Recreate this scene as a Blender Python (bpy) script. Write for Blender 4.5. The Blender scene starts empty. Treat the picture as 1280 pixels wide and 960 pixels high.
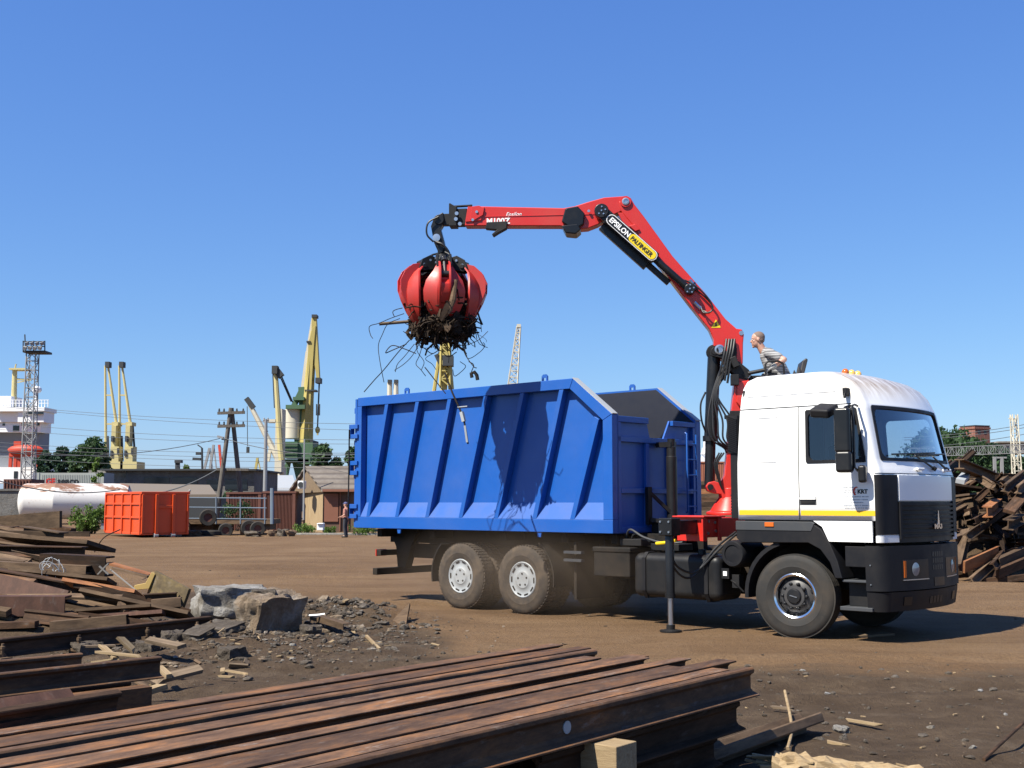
import bpy, bmesh, math, random
import numpy as np
from mathutils import Vector, Matrix, Euler, noise
random.seed(7)
R = math.radians
scene = bpy.context.scene
COL = scene.collection
# ------------------------------------------------------------------ camera
FPX, PITCH, CAMH = 1475.0, 0.0994, 1.774          # focal length in px of a 1280 px wide photo
cam_d = bpy.data.cameras.new('camera'); cam = bpy.data.objects.new('camera', cam_d); COL.objects.link(cam)
cam_d.sensor_width = 36; cam_d.lens = 36*FPX/1280; cam_d.clip_start = .1; cam_d.clip_end = 8000
cam.location = (0, 0, CAMH); cam.rotation_euler = (math.pi/2+PITCH, 0, 0)
scene.camera = cam
def ray(px, py):
    a = (px-640)/FPX; b = (480-py)/FPX; c, s = math.cos(PITCH), math.sin(PITCH)
    return Vector((a, c-b*s, s+b*c))
def at(px, py, Y):                                  # the place in the world seen at that spot of the photo, Y metres ahead
    r = ray(px, py); return r*(Y/r.y)+Vector((0, 0, CAMH))
def gnd(px, py, z=0.0):
    r = ray(px, py); return r*((z-CAMH)/r.z)+Vector((0, 0, CAMH))
# ------------------------------------------------------------------ mesh builder
I4 = Matrix.Identity(4)
class MB:
    def __init__(s): s.v = []; s.f = []; s.m = []
    def add(s, vs, fs, mi=0, M=None):
        n = len(s.v)
        s.v += [tuple(M @ Vector(p)) for p in vs] if M is not None else [tuple(p) for p in vs]
        s.f += [tuple(i+n for i in f) for f in fs]; s.m += [mi]*len(fs); return s
    def box(s, c, d, M=None, mi=0, rz=0, rx=0, ry=0):
        x, y, z = d[0]/2, d[1]/2, d[2]/2
        L = Matrix.Translation(c) @ Euler((rx, ry, rz)).to_matrix().to_4x4()
        if M is not None: L = M @ L
        vs = [(i, j, k) for i in (-x, x) for j in (-y, y) for k in (-z, z)]
        return s.add(vs, [(0,1,3,2),(4,6,7,5),(0,4,5,1),(2,3,7,6),(0,2,6,4),(1,5,7,3)], mi, L)
    def bx(s, x0, x1, y0, y1, z0, z1, M=None, mi=0):
        return s.box(((x0+x1)/2,(y0+y1)/2,(z0+z1)/2), (x1-x0,y1-y0,z1-z0), M, mi)
    def prism(s, poly, d0, d1, M=None, mi=0, axis='y'):   # polygon in x,z swept along y (or other axis)
        n = len(poly)
        if axis == 'y': A = [(p[0], d0, p[1]) for p in poly]; B = [(p[0], d1, p[1]) for p in poly]
        elif axis == 'x': A = [(d0, p[0], p[1]) for p in poly]; B = [(d1, p[0], p[1]) for p in poly]
        else: A = [(p[0], p[1], d0) for p in poly]; B = [(p[0], p[1], d1) for p in poly]
        fs = [tuple(range(n))[::-1], tuple(range(n, 2*n))]+[(i, (i+1) % n, (i+1) % n+n, i+n) for i in range(n)]
        return s.add(A+B, fs, mi, M)
    def tube(s, pts, r, n=8, M=None, mi=0, cap=True):
        pts = [Vector(p) for p in pts]; rs = r if isinstance(r, (list, tuple)) else [r]*len(pts)
        vs = []; fs = []; prev = None
        for i, p in enumerate(pts):
            t = (pts[min(i+1, len(pts)-1)]-pts[max(i-1, 0)])
            t = t.normalized() if t.length > 1e-9 else Vector((0,0,1))
            a = prev if prev is not None else (Vector((0,0,1)) if abs(t.z) < .9 else Vector((1,0,0)))
            a = (a-t*a.dot(t)); a = a.normalized() if a.length > 1e-6 else t.orthogonal().normalized()
            b = t.cross(a); prev = a
            vs += [p+(a*math.cos(2*math.pi*k/n)+b*math.sin(2*math.pi*k/n))*rs[i] for k in range(n)]
        for i in range(len(pts)-1):
            for k in range(n):
                fs.append((i*n+k, i*n+(k+1) % n, (i+1)*n+(k+1) % n, (i+1)*n+k))
        if cap: fs += [tuple(range(n))[::-1], tuple(range((len(pts)-1)*n, len(pts)*n))]
        return s.add(vs, fs, mi, M)
    def bar(s, a, b, w, h=None, M=None, mi=0, up=(0,0,1)):      # rectangular bar between two points
        a = Vector(a); b = Vector(b); h = h or w; t = (b-a); L = t.length; t.normalize()
        u = Vector(up); x = u.cross(t)
        if x.length < 1e-4: x = Vector((1,0,0)).cross(t)
        if x.length < 1e-4: x = Vector((0,1,0)).cross(t)
        x.normalize(); z = t.cross(x)
        vs = [p+x*(i*w/2)+z*(k*h/2) for p in (a, b) for i in (-1, 1) for k in (-1, 1)]
        return s.add(vs, [(0,1,3,2),(4,6,7,5),(0,4,5,1),(2,3,7,6),(0,2,6,4),(1,5,7,3)], mi, M)
    def lathe(s, prof, n=24, M=None, mi=0, close=True):         # prof [(r,h)] round local z
        vs = []; fs = []
        for r, h in prof: vs += [(r*math.cos(2*math.pi*k/n), r*math.sin(2*math.pi*k/n), h) for k in range(n)]
        for i in range(len(prof)-1):
            for k in range(n): fs.append((i*n+k, i*n+(k+1) % n, (i+1)*n+(k+1) % n, (i+1)*n+k))
        if close:
            fs += [tuple(range(n))[::-1], tuple(range((len(prof)-1)*n, len(prof)*n))]
        return s.add(vs, fs, mi, M)
    def ell(s, c, r, n=12, m=8, M=None, mi=0):
        c = Vector(c); vs = []; fs = []
        for j in range(1, m):
            a = math.pi*j/m
            vs += [(c.x+r[0]*math.sin(a)*math.cos(2*math.pi*k/n), c.y+r[1]*math.sin(a)*math.sin(2*math.pi*k/n), c.z+r[2]*math.cos(a)) for k in range(n)]
        t = len(vs); vs += [(c.x, c.y, c.z+r[2]), (c.x, c.y, c.z-r[2])]
        for j in range(m-2):
            for k in range(n): fs.append((j*n+k, (j+1)*n+k, (j+1)*n+(k+1) % n, j*n+(k+1) % n))
        for k in range(n): fs += [(t, k, (k+1) % n), (t+1, (m-2)*n+(k+1) % n, (m-2)*n+k)]
        return s.add(vs, fs, mi, M)
    def grid(s, rows, mi=0, M=None, wrap=False):                # rows: list of equally long point lists
        n = len(rows[0]); vs = [p for r in rows for p in r]; fs = []
        for i in range(len(rows)-1):
            for k in range(n if wrap else n-1): fs.append((i*n+k, i*n+(k+1) % n, (i+1)*n+(k+1) % n, (i+1)*n+k))
        return s.add(vs, fs, mi, M)
    def build(s, name, mats, parent=None, smooth=35, bevel=0, seg=2, recalc=True, loc=None, rot=None):
        me = bpy.data.meshes.new(name); me.from_pydata(s.v, [], s.f)
        mats = mats if isinstance(mats, (list, tuple)) else [mats]
        for m in mats: me.materials.append(m)
        me.polygons.foreach_set('material_index', s.m)
        if recalc:
            bm = bmesh.new(); bm.from_mesh(me); bmesh.ops.recalc_face_normals(bm, faces=bm.faces); bm.to_mesh(me); bm.free()
        if smooth:
            me.polygons.foreach_set('use_smooth', [True]*len(me.polygons)); me.set_sharp_from_angle(angle=R(smooth))
        me.update()
        o = bpy.data.objects.new(name, me); COL.objects.link(o)
        if parent is not None: o.parent = parent
        if loc is not None: o.location = loc
        if rot is not None: o.rotation_euler = rot
        if bevel:
            b = o.modifiers.new('bevel', 'BEVEL'); b.width = bevel; b.segments = seg; b.limit_method = 'ANGLE'; b.angle_limit = R(40); b.harden_normals = True
        return o
def tag(o, label, cat, group=None, kind=None):
    if label: o['label'] = label
    if cat: o['category'] = cat
    if group: o['group'] = group
    if kind: o['kind'] = kind
    return o
def empty(name, loc, label, cat, group=None, rz=0):
    o = bpy.data.objects.new(name, None); COL.objects.link(o); o.location = loc; o.rotation_euler = (0, 0, rz); o.empty_display_size = .2
    return tag(o, label, cat, group)
def dup(o, parent=None):
    c = o.copy(); COL.objects.link(c); c.parent = parent
    for ch in list(o.children): dup(ch, c)
    return c
def rnd(a, b): return random.uniform(a, b)
# ------------------------------------------------------------------ materials
class NT:
    def __init__(s, name):
        s.mat = bpy.data.materials.new(name); s.mat.use_nodes = True; s.t = s.mat.node_tree
        s.b = s.t.nodes['Principled BSDF']; s.out = s.t.nodes['Material Output']
    def n(s, typ, **kw):
        x = s.t.nodes.new(typ)
        for k, v in kw.items():
            if k in x.inputs: x.inputs[k].default_value = v
            else: setattr(x, k, v)
        return x
    def l(s, a, b): s.t.links.new(a, b)
    def coord(s, scale=(1,1,1), kind='Object'):
        tc = s.n('ShaderNodeTexCoord'); mp = s.n('ShaderNodeMapping'); mp.inputs['Scale'].default_value = scale
        s.l(tc.outputs[kind], mp.inputs['Vector']); return mp.outputs[0]
    def noise(s, vec, scale=5, detail=6, rough=.6, dist=0):
        x = s.n('ShaderNodeTexNoise'); x.inputs['Scale'].default_value = scale; x.inputs['Detail'].default_value = detail
        x.inputs['Roughness'].default_value = rough; x.inputs['Distortion'].default_value = dist
        if vec is not None: s.l(vec, x.inputs['Vector'])
        return x.outputs['Fac']
    def ramp(s, fac, stops):
        x = s.n('ShaderNodeValToRGB'); e = x.color_ramp.elements
        while len(e) < len(stops): e.new(.5)
        for k, (p, c) in zip(e, stops):
            k.position = p; k.color = (c, c, c, 1) if isinstance(c, (int, float)) else (*c, 1)
        s.l(fac, x.inputs[0]); return x.outputs[0]
    def mix(s, fac, a, b, mode='MIX'):
        x = s.n('ShaderNodeMix'); x.data_type = 'RGBA'; x.blend_type = mode
        for i, v in ((0, fac), (6, a), (7, b)):
            if isinstance(v, (int, float)): x.inputs[i].default_value = v if i == 0 else (v, v, v, 1)
            elif isinstance(v, tuple): x.inputs[i].default_value = (*v, 1)
            else: s.l(v, x.inputs[i])
        return x.outputs[2]
    def math(s, op, a, b=0):
        x = s.n('ShaderNodeMath'); x.operation = op
        for i, v in ((0, a), (1, b)):
            if isinstance(v, (int, float)): x.inputs[i].default_value = v
            else: s.l(v, x.inputs[i])
        return x.outputs[0]
    def bump(s, h, strength=.3, dist=.02):
        x = s.n('ShaderNodeBump'); x.inputs['Strength'].default_value = strength; x.inputs['Distance'].default_value = dist
        s.l(h, x.inputs['Height']); s.l(x.outputs[0], s.b.inputs['Normal']); return x
    def col(s, c):
        if isinstance(c, tuple): s.b.inputs['Base Color'].default_value = (*c, 1)
        else: s.l(c, s.b.inputs['Base Color'])
    def set(s, **kw):
        for k, v in kw.items():
            k = k.replace('_', ' ')
            if isinstance(v, (int, float)): s.b.inputs[k].default_value = v
            else: s.l(v, s.b.inputs[k])
        return s
S_ = .78                                       # base colours below are noted a little bright; whites stay as they are
def alb_(c): return c if max(c) > .7 else tuple(x*S_ for x in c)
def paint(name, c, rough=.4, dirt=.25, dcol=(.22,.16,.10), scale=1.2, metal=0, coat=0, spec=.5, bump=.05, rv=0, dent=0):
    c = alb_(c); dcol = alb_(dcol); N = NT(name); v = N.coord()
    f = N.ramp(N.noise(v, scale, 8, .65), [(.42, 0.), (.75, 1.)])
    f2 = N.ramp(N.noise(v, scale*9, 5, .7), [(.55, 0.), (.8, 1.)])
    a = N.mix(N.math('MULTIPLY', f, dirt), c, dcol)
    a = N.mix(N.math('MULTIPLY', f2, dirt*.6), a, dcol)
    if rv:
        oi = N.n('ShaderNodeObjectInfo'); a = N.mix(N.math('MULTIPLY', oi.outputs['Random'], rv), a, tuple(x*.45 for x in c))
    N.col(a); N.set(Metallic=metal, Roughness=N.math('ADD', N.math('MULTIPLY', f, .25), rough), Coat_Weight=coat, Specular_IOR_Level=spec)
    if dent: N.bump(N.noise(v, 1.7, 3, .5), dent, .12)
    elif bump: N.bump(N.noise(v, 40, 3), bump, .004)
    return N.mat
def plain(name, c, rough=.5, metal=0, spec=.5, emit=0):
    c = c if metal else alb_(c); N = NT(name); N.col(c); N.set(Roughness=rough, Metallic=metal, Specular_IOR_Level=spec); return N.mat
def rust(name, lo, mid, hi, stretch=(.8,5,5), rough=.75, var=.5, bump=.35, spec=.3, streak=.25):
    lo, mid, hi = alb_(lo), alb_(mid), alb_(hi); N = NT(name); v = N.coord(stretch); w = N.coord()
    oi = N.n('ShaderNodeObjectInfo'); off = N.n('ShaderNodeVectorMath', operation='ADD'); N.l(v, off.inputs[0])
    cb = N.n('ShaderNodeCombineXYZ')
    for i in range(3): N.l(N.math('MULTIPLY', oi.outputs['Random'], 37.+11*i), cb.inputs[i])
    N.l(cb.outputs[0], off.inputs[1]); v = off.outputs[0]
    n1 = N.noise(v, 1.6, 9, .68, .3); n2 = N.noise(v, 9, 6, .7)
    c = N.ramp(n1, [(.30, lo), (.5, mid), (.72, hi)])
    c = N.mix(N.math('MULTIPLY', N.ramp(n2, [(.45, 0.), (.7, 1.)]), .45), c, lo)
    n3 = N.noise(v, 3.1, 7, .7)
    c = N.mix(N.math('MULTIPLY', N.ramp(n3, [(.58, 0.), (.72, 1.)]), streak), c, (.25,.22,.195))
    k = N.math('ADD', N.math('MULTIPLY', oi.outputs['Random'], var), 1-var*.55)
    x = N.n('ShaderNodeVectorMath', operation='SCALE'); N.l(c, x.inputs[0]); N.l(k, x.inputs['Scale'])
    N.col(x.outputs[0]); N.set(Roughness=rough, Specular_IOR_Level=spec)
    N.bump(N.noise(w, 45, 6, .7), bump, .006); return N.mat
M = {}
M['blue'] = paint('blue_paint', (.007,.100,.44), .40, .10, (.13,.12,.15), .8, coat=.1, dent=.10)
M['blue_dust'] = paint('dusty_blue_paint', (.020,.108,.42), .55, .25, (.15,.15,.20), 2.5)
M['red'] = paint('red_paint', (.64,.026,.016), .33, .14, (.12,.03,.02), 1.5, coat=.25)
M['grapple_red'] = paint('scuffed_red_paint', (.56,.03,.022), .42, .4, (.10,.03,.02), 3, coat=.1, bump=.12)
M['white'] = paint('white_cab_paint', (.78,.78,.77), .3, .05, (.5,.46,.40), 1.3, coat=.3)
M['black'] = paint('black_steel', (.011,.0115,.013), .45, .18, (.08,.06,.04), 2, spec=.3)
M['blackgloss'] = paint('black_gloss', (.010,.011,.013), .3, .1, (.07,.05,.04), 2, coat=.08, spec=.35)
M['plastic'] = paint('dark_grey_plastic', (.0105,.011,.014), .5, .10, (.09,.07,.05), 2, spec=.25)
M['greyplastic'] = paint('grey_plastic_trim', (.055,.060,.068), .5, .15, (.13,.10,.07), 2, spec=.3)
M['dustyblack'] = paint('dusty_black_steel', (.014,.013,.012), .7, .45, (.09,.062,.04), 1.4, spec=.2)
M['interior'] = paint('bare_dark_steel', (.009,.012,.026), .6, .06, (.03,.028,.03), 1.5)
M['rubber'] = paint('tyre_rubber', (.030,.029,.028), .75, .45, (.11,.085,.062), 3, spec=.3)
M['dustrubber'] = paint('dusty_tyre_rubber', (.050,.043,.038), .85, .8, (.17,.125,.085), 4, spec=.2)
M['rimgrey'] = paint('grey_rim_paint', (.40,.43,.45), .45, .25, (.30,.24,.18), 4)
M['chrome'] = plain('chrome', (.75,.76,.78), .18, 1)
M['steel'] = plain('bright_steel', (.55,.56,.58), .32, 1)
M['hose'] = plain('black_hose_rubber', (.012,.012,.013), .45)
M['yellow'] = plain('yellow_sticker', (.72,.52,.01), .4)
M['goldstripe'] = plain('golden_yellow_stripe', (.72,.42,.015), .4)
M['textwhite'] = plain('white_lettering', (.8,.8,.8), .5)
M['textblack'] = plain('black_lettering', (.012,.012,.013), .5)
M['textgrey'] = plain('grey_lettering', (.42,.45,.50), .6)
M['textred'] = plain('red_lettering', (.6,.03,.02), .5)
M['orangelens'] = plain('orange_lens', (.62,.14,.02), .15)
M['steeldull'] = plain('dull_steel_fitting', (.30,.30,.31), .45, 1)
M['amberlens'] = plain('amber_lens', (.75,.42,.10), .12)
M['redlens'] = plain('red_lens', (.65,.03,.02), .2)
M['seatfoam'] = paint('black_seat_vinyl', (.02,.02,.022), .5, .2)
def glass_mat(name, tint, refl=1.0, rough=.02):
    N = NT(name); N.t.nodes.remove(N.b)
    tr = N.n('ShaderNodeBsdfTransparent'); tr.inputs[0].default_value = (*tint, 1)
    gl = N.n('ShaderNodeBsdfGlossy'); gl.inputs['Roughness'].default_value = rough; gl.inputs[0].default_value = (.9,.93,1,1)
    fr = N.n('ShaderNodeFresnel'); fr.inputs[0].default_value = 1.55
    mx = N.n('ShaderNodeMixShader'); N.l(N.math('MULTIPLY', fr.outputs[0], refl), mx.inputs[0]); N.l(tr.outputs[0], mx.inputs[1]); N.l(gl.outputs[0], mx.inputs[2])
    N.l(mx.outputs[0], N.out.inputs[0]); return N.mat
M['glass'] = glass_mat('windscreen_glass', (.86,.90,.92), 2.4)
M['sideglass'] = glass_mat('side_window_glass', (.62,.70,.75), 2.0)
M['lampglass'] = plain('lamp_glass', (.22,.25,.28), .08, .3)
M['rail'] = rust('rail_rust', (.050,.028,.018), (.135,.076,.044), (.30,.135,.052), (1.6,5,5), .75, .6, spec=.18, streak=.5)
M['scrap'] = rust('scrap_rust', (.022,.015,.011), (.072,.042,.026), (.155,.08,.043), (1,5,5), .8, .9, streak=.22, spec=.15)
M['dryrust'] = rust('dry_rust', (.055,.036,.024), (.135,.09,.057), (.22,.145,.088), (1,5,5), .85, .7, streak=.2, spec=.15)
M['orangerust'] = rust('orange_rust', (.16,.06,.025), (.32,.13,.05), (.40,.19,.08), (1,5,5), .8, .2)
M['yellowrust'] = rust('worn_yellow_steel', (.07,.052,.03), (.15,.11,.055), (.30,.21,.07), (2,3,3), .8, .1)
M['darkscrap'] = rust('dark_scrap', (.008,.007,.006), (.022,.017,.014), (.06,.04,.028), (3,3,3), .8, .4, streak=.1)
M['redrust'] = rust('red_brown_plate', (.05,.026,.018), (.105,.050,.033), (.16,.075,.045), (2,1,1), .7, .2)
def wood_mat(name, a, b, stretch=(1,12,12)):
    a, b = alb_(a), alb_(b); N = NT(name); v = N.coord(stretch); n1 = N.noise(v, 3, 8, .7, .5)
    N.col(N.ramp(n1, [(.3, a), (.7, b)])); N.set(Roughness=.85, Specular_IOR_Level=.2); N.bump(n1, .5, .01); return N.mat
M['wood'] = wood_mat('pale_split_wood', (.24,.16,.085), (.42,.32,.19))
M['oldwood'] = wood_mat('old_grey_wood', (.09,.065,.042), (.26,.19,.125))
M['polewood'] = wood_mat('weathered_pole_wood', (.07,.062,.055), (.20,.18,.155), (6,6,.7))
def concrete_mat(name, a, b, c, sc=2):
    a, b, c = (tuple(x*.66 for x in q) for q in (a, b, c)); N = NT(name); v = N.coord(); n1 = N.noise(v, sc, 9, .7, .4); n2 = N.noise(v, sc*6, 6, .7)
    k = N.ramp(n1, [(.33, a), (.5, b), (.66, c)])
    N.col(N.mix(N.math('MULTIPLY', N.ramp(n2, [(.5, 0.), (.68, 1.)]), .45), k, (.09,.07,.05)))
    N.set(Roughness=.9, Specular_IOR_Level=.2); N.bump(N.math('ADD', N.math('ADD', n2, N.math('MULTIPLY', n1, .8)), N.math('MULTIPLY', N.noise(v, 60, 4), .4)), 1., .05); return N.mat
M['conc'] = concrete_mat('pale_concrete', (.22,.19,.15), (.36,.34,.31), (.50,.49,.47), 3)
M['concbrown'] = concrete_mat('stained_concrete', (.20,.14,.09), (.33,.25,.175), (.46,.42,.37), 3)
M['rubble'] = concrete_mat('rubble_stone', (.07,.055,.042), (.14,.115,.09), (.24,.21,.18), 3)
M['wallconc'] = concrete_mat('wall_concrete', (.13,.13,.125), (.19,.185,.175), (.25,.24,.225), .6)
M['wallpale'] = concrete_mat('pale_wall_plaster', (.30,.28,.25), (.38,.36,.32), (.44,.42,.38), .8)
# ------------------------------------------------------------------ light and sky
SUN = Vector((-.55, -.417, .90)).normalized()                  # towards the sun
SUN_EL = math.asin(SUN.z)
sd = bpy.data.lights.new('sun', 'SUN'); so = bpy.data.objects.new('sun', sd); COL.objects.link(so)
sd.energy = 5.0; sd.angle = R(.53); sd.color = (1, .94, .82); so.rotation_euler = (-SUN).to_track_quat('-Z', 'Y').to_euler(); so.location = (-30, -25, 60)
w = bpy.data.worlds.new('World'); scene.world = w; w.use_nodes = True
wt = w.node_tree; bg = wt.nodes['Background']; sky = wt.nodes.new('ShaderNodeTexSky')
sky.sky_type = 'NISHITA'; sky.sun_disc = False; sky.sun_elevation = SUN_EL; sky.sun_rotation = math.atan2(SUN.x, SUN.y)
sky.altitude = 0; sky.air_density = 1.0; sky.dust_density = .35; sky.ozone_density = 2.6
# a deeper blue air than the default atmosphere: one response curve per channel
sepc = wt.nodes.new('ShaderNodeSeparateColor'); comb = wt.nodes.new('ShaderNodeCombineColor'); wt.links.new(sky.outputs[0], sepc.inputs[0])
for i, (pw_, k_) in enumerate(((.97, .70), (.84, 1.143), (.51, 2.94))):
    a_ = wt.nodes.new('ShaderNodeMath'); a_.operation = 'POWER'; a_.inputs[1].default_value = pw_; wt.links.new(sepc.outputs[i], a_.inputs[0])
    m_ = wt.nodes.new('ShaderNodeMath'); m_.operation = 'MULTIPLY'; m_.inputs[1].default_value = k_; wt.links.new(a_.outputs[0], m_.inputs[0]); wt.links.new(m_.outputs[0], comb.inputs[i])
wt.links.new(comb.outputs[0], bg.inputs[0]); bg.inputs[1].default_value = .062
scene.view_settings.view_transform = 'Standard'; scene.view_settings.look = 'None'; scene.view_settings.exposure = 1.0; scene.view_settings.gamma = 1
scene.view_settings.use_curve_mapping = False
# ------------------------------------------------------------------ the truck's frame
TH = .7476; TX, TY = 3.678, 15.666
UX = Vector((math.cos(TH), -math.sin(TH), 0)); VX = Vector((math.sin(TH), math.cos(TH), 0))
def tw(s, t, z=0): return Vector((TX, TY, 0))+UX*s+VX*t+Vector((0, 0, z))
# ------------------------------------------------------------------ ground
def sm(a, b, x):
    t = max(0., min(1., (x-a)/(b-a))); return t*t*(3-2*t)
def nz(x, y, z=0.): return noise.noise(Vector((x, y, z)))
def fbm(x, y, z=0., o=4):
    a = 1.; t = 0.
    for i in range(o): t += a*nz(x, y, z+i*7.3); x *= 2.03; y *= 2.03; a *= .5
    return t
def soil(x, y):
    wob = .9*fbm(x*.45, y*.45, 3.1, 4)
    a = 1-sm(11.4+1.6*sm(1.5,-1.,x), 14.4+.6*sm(1.5,-1.,x), y+wob*1.1+.08*x)
    d = math.hypot((x+3.5)/2.9, (y-15.0)/2.9)
    b = 1-sm(.75, 1.15, d+wob*.28)
    d2 = math.hypot((x+7.5)/5.5, (y-17.5)/6.); c = 1-sm(.8, 1.15, d2+wob*.25)  # dark ground under the left heap, painted shade for the gaps
    d3 = math.hypot((x-15)/5.6, (y-31.5)/4.0); e = (1-sm(.8, 1.1, d3+wob*.25))  # dark tone under the right heap stands in for its shaded interior
    return max(a, b, c, e)
def heapz(x, y):
    if y < 14.5 or y > 34 or x > 0: return 0.
    hh = ip(y, ((15.2,0.),(16,.22),(17,.44),(18.9,.70),(22.7,.95),(29,1.1),(31,1.0),(33.5,0.)))
    return hh*(1-sm(-1.2, .1, x-ip(y, XR)))
XR = ((15,-4.4),(16,-4.8),(17,-5.7),(18.5,-6.6),(21,-7.6),(25,-9.6),(29,-11.6),(33,-13.))
def ip(v, T):
    if v <= T[0][0]: return T[0][1]
    for (a, b), (c, d) in zip(T, T[1:]):
        if v <= c: return b+(d-b)*(v-a)/(c-a)
    return T[-1][1]
def height(x, y):
    if abs(x) > 70 or y > 95 or y < -25: return 0.
    d = (Vector((x, y, 0))-Vector((TX, TY, 0))); s = d.dot(UX); t = d.dot(VX)
    flat = 1-(1-sm(0, 1.6, max(abs(s+3.5)-5.5, 0)))*(1-sm(0, 1.2, max(abs(t-1.2)-1.6, 0)))
    h = .035*fbm(x*.35, y*.35, 1.7, 4)*(.25+.75*flat)+.012*fbm(x*2.1, y*2.1, 8.2, 3)*(.3+.7*flat)
    q = soil(x, y)
    h += q*flat*(.030*fbm(x*1.5, y*1.5, 2.2, 4)+.018*fbm(x*5, y*5, 5.5, 3))
    h += .30*math.exp(-(((x+2.35)/1.15)**2+((y-17.6)/.95)**2))*(1+.35*fbm(x*2.4, y*2.4, 4.4, 4))
    h += .16*math.exp(-(((x+3.6)/1.5)**2+((y-14.6)/1.3)**2))*(1+.4*fbm(x*2.4, y*2.4, 9.4, 4))
    h += .12*math.exp(-(((x+7.5)/3.4)**2+((y-17)/2.)**2))
    h += heapz(x, y)+2.0*sm(9.4,11.6,x)*(1-sm(21,24,x))*math.exp(-((y-31.2-.1*(x-10))/1.7)**2)
    # wheel ruts running across the yard
    for k, (c0, sl) in enumerate(((23.5, .06), (25.4, .07), (31., -.03), (33.1, -.02), (20.6, -.12), (28.2, .05), (36.5, .03), (41., -.05), (27.0, -.16), (11.3, .10), (12.9, .12))):
        u = y-(c0+sl*x+.5*nz(x*.08, k*3.3)); h -= .035*math.exp(-(u/.22)**2)-.025*math.exp(-((abs(u)-.42)/.16)**2)
    return h
def build_ground():
    N = 400; ky = math.asinh(3600/4.2); kx = math.asinh(3600/5.)
    ys = [15+4.2*math.sinh(ky*(2*i/N-1)) for i in range(N+1)]; xs = [-.5+5.*math.sinh(kx*(2*i/N-1)) for i in range(N+1)]
    b = MB(); q = []
    for y in ys:
        for x in xs: b.v.append((x, y, height(x, y))); q.append(soil(x, y) if (abs(x) < 60 and y < 60) else 0.)
    n = N+1
    for j in range(N):
        for i in range(N): b.f.append((j*n+i, j*n+i+1, (j+1)*n+i+1, (j+1)*n+i)); b.m.append(0)
    Nn = NT('dirt_yard'); v = Nn.coord()
    at_ = Nn.n('ShaderNodeAttribute', attribute_name='soil')
    n1 = Nn.noise(v, .22, 9, .62, .3); n2 = Nn.noise(v, 2.3, 8, .7); n3 = Nn.noise(v, 22, 6, .75); ns = Nn.noise(Nn.coord((.10, .9, 1)), 1.0, 7, .65, .5)
    c = Nn.ramp(n1, [(.30, (.126,.075,.038)), (.5, (.165,.101,.053)), (.7, (.203,.132,.073))])
    c = Nn.mix(Nn.math('MULTIPLY', Nn.ramp(ns, [(.45, 0.), (.66, 1.)]), .55), c, (.088,.050,.025))
    c = Nn.mix(Nn.math('MULTIPLY', Nn.ramp(n2, [(.5, 0.), (.72, 1.)]), .40), c, (.205,.142,.088))
    d = Nn.ramp(n2, [(.3, (.045,.030,.018)), (.52, (.073,.050,.031)), (.72, (.116,.083,.053))])
    d = Nn.mix(Nn.math('MULTIPLY', Nn.ramp(Nn.noise(v, .9, 8, .7, .4), [(.56, 0.), (.70, 1.)]), .5), d, (.145,.112,.08))
    k = Nn.math('ADD', at_.outputs['Fac'], Nn.math('MULTIPLY', Nn.math('SUBTRACT', n2, .5), 1.1))
    c = Nn.mix(Nn.ramp(k, [(.25, 0.), (.85, 1.)]), c, d)
    c = Nn.mix(Nn.math('MULTIPLY', Nn.ramp(n3, [(.40, 1.), (.56, 0.)]), .38), c, (.058,.038,.026))
    Nn.col(c); Nn.set(Roughness=.95, Specular_IOR_Level=.15)
    hb = Nn.math('ADD', Nn.math('MULTIPLY', n2, 1.0), Nn.math('MULTIPLY', n3, .55))
    hb = Nn.math('ADD', hb, Nn.math('MULTIPLY', Nn.noise(v, 75, 3, .6), .25))
    hb = Nn.math('ADD', hb, Nn.math('MULTIPLY', ns, .7))
    Nn.bump(hb, .9, .07)
    o = b.build('ground', Nn.mat, smooth=0, recalc=False)
    me = o.data; me.polygons.foreach_set('use_smooth', [True]*len(me.polygons))
    a = me.attributes.new('soil', 'FLOAT', 'POINT'); a.data.foreach_set('value', q)
    tag(o, None, None, kind='structure'); return o
build_ground()
ICO = None
def rock_pts(r, seed_rng):
    t = (1+5**.5)/2; P = [(-1,t,0),(1,t,0),(-1,-t,0),(1,-t,0),(0,-1,t),(0,1,t),(0,-1,-t),(0,1,-t),(t,0,-1),(t,0,1),(-t,0,-1),(-t,0,1)]
    q = Euler((seed_rng.uniform(0,6), seed_rng.uniform(0,6), seed_rng.uniform(0,6))).to_matrix()
    sc = (seed_rng.uniform(.6,1.3), seed_rng.uniform(.5,1.1), seed_rng.uniform(.35,.8))
    out = []
    for p in P:
        v = q @ (Vector(p).normalized()*seed_rng.uniform(.7,1.25)); out.append(Vector((v.x*sc[0], v.y*sc[1], v.z*sc[2]))*r)
    return out
ICOF = [(0,11,5),(0,5,1),(0,1,7),(0,7,10),(0,10,11),(1,5,9),(5,11,4),(11,10,2),(10,7,6),(7,1,8),(3,9,4),(3,4,2),(3,2,6),(3,6,8),(3,8,9),(4,9,5),(2,4,11),(6,2,10),(8,6,7),(9,8,1)]
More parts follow.
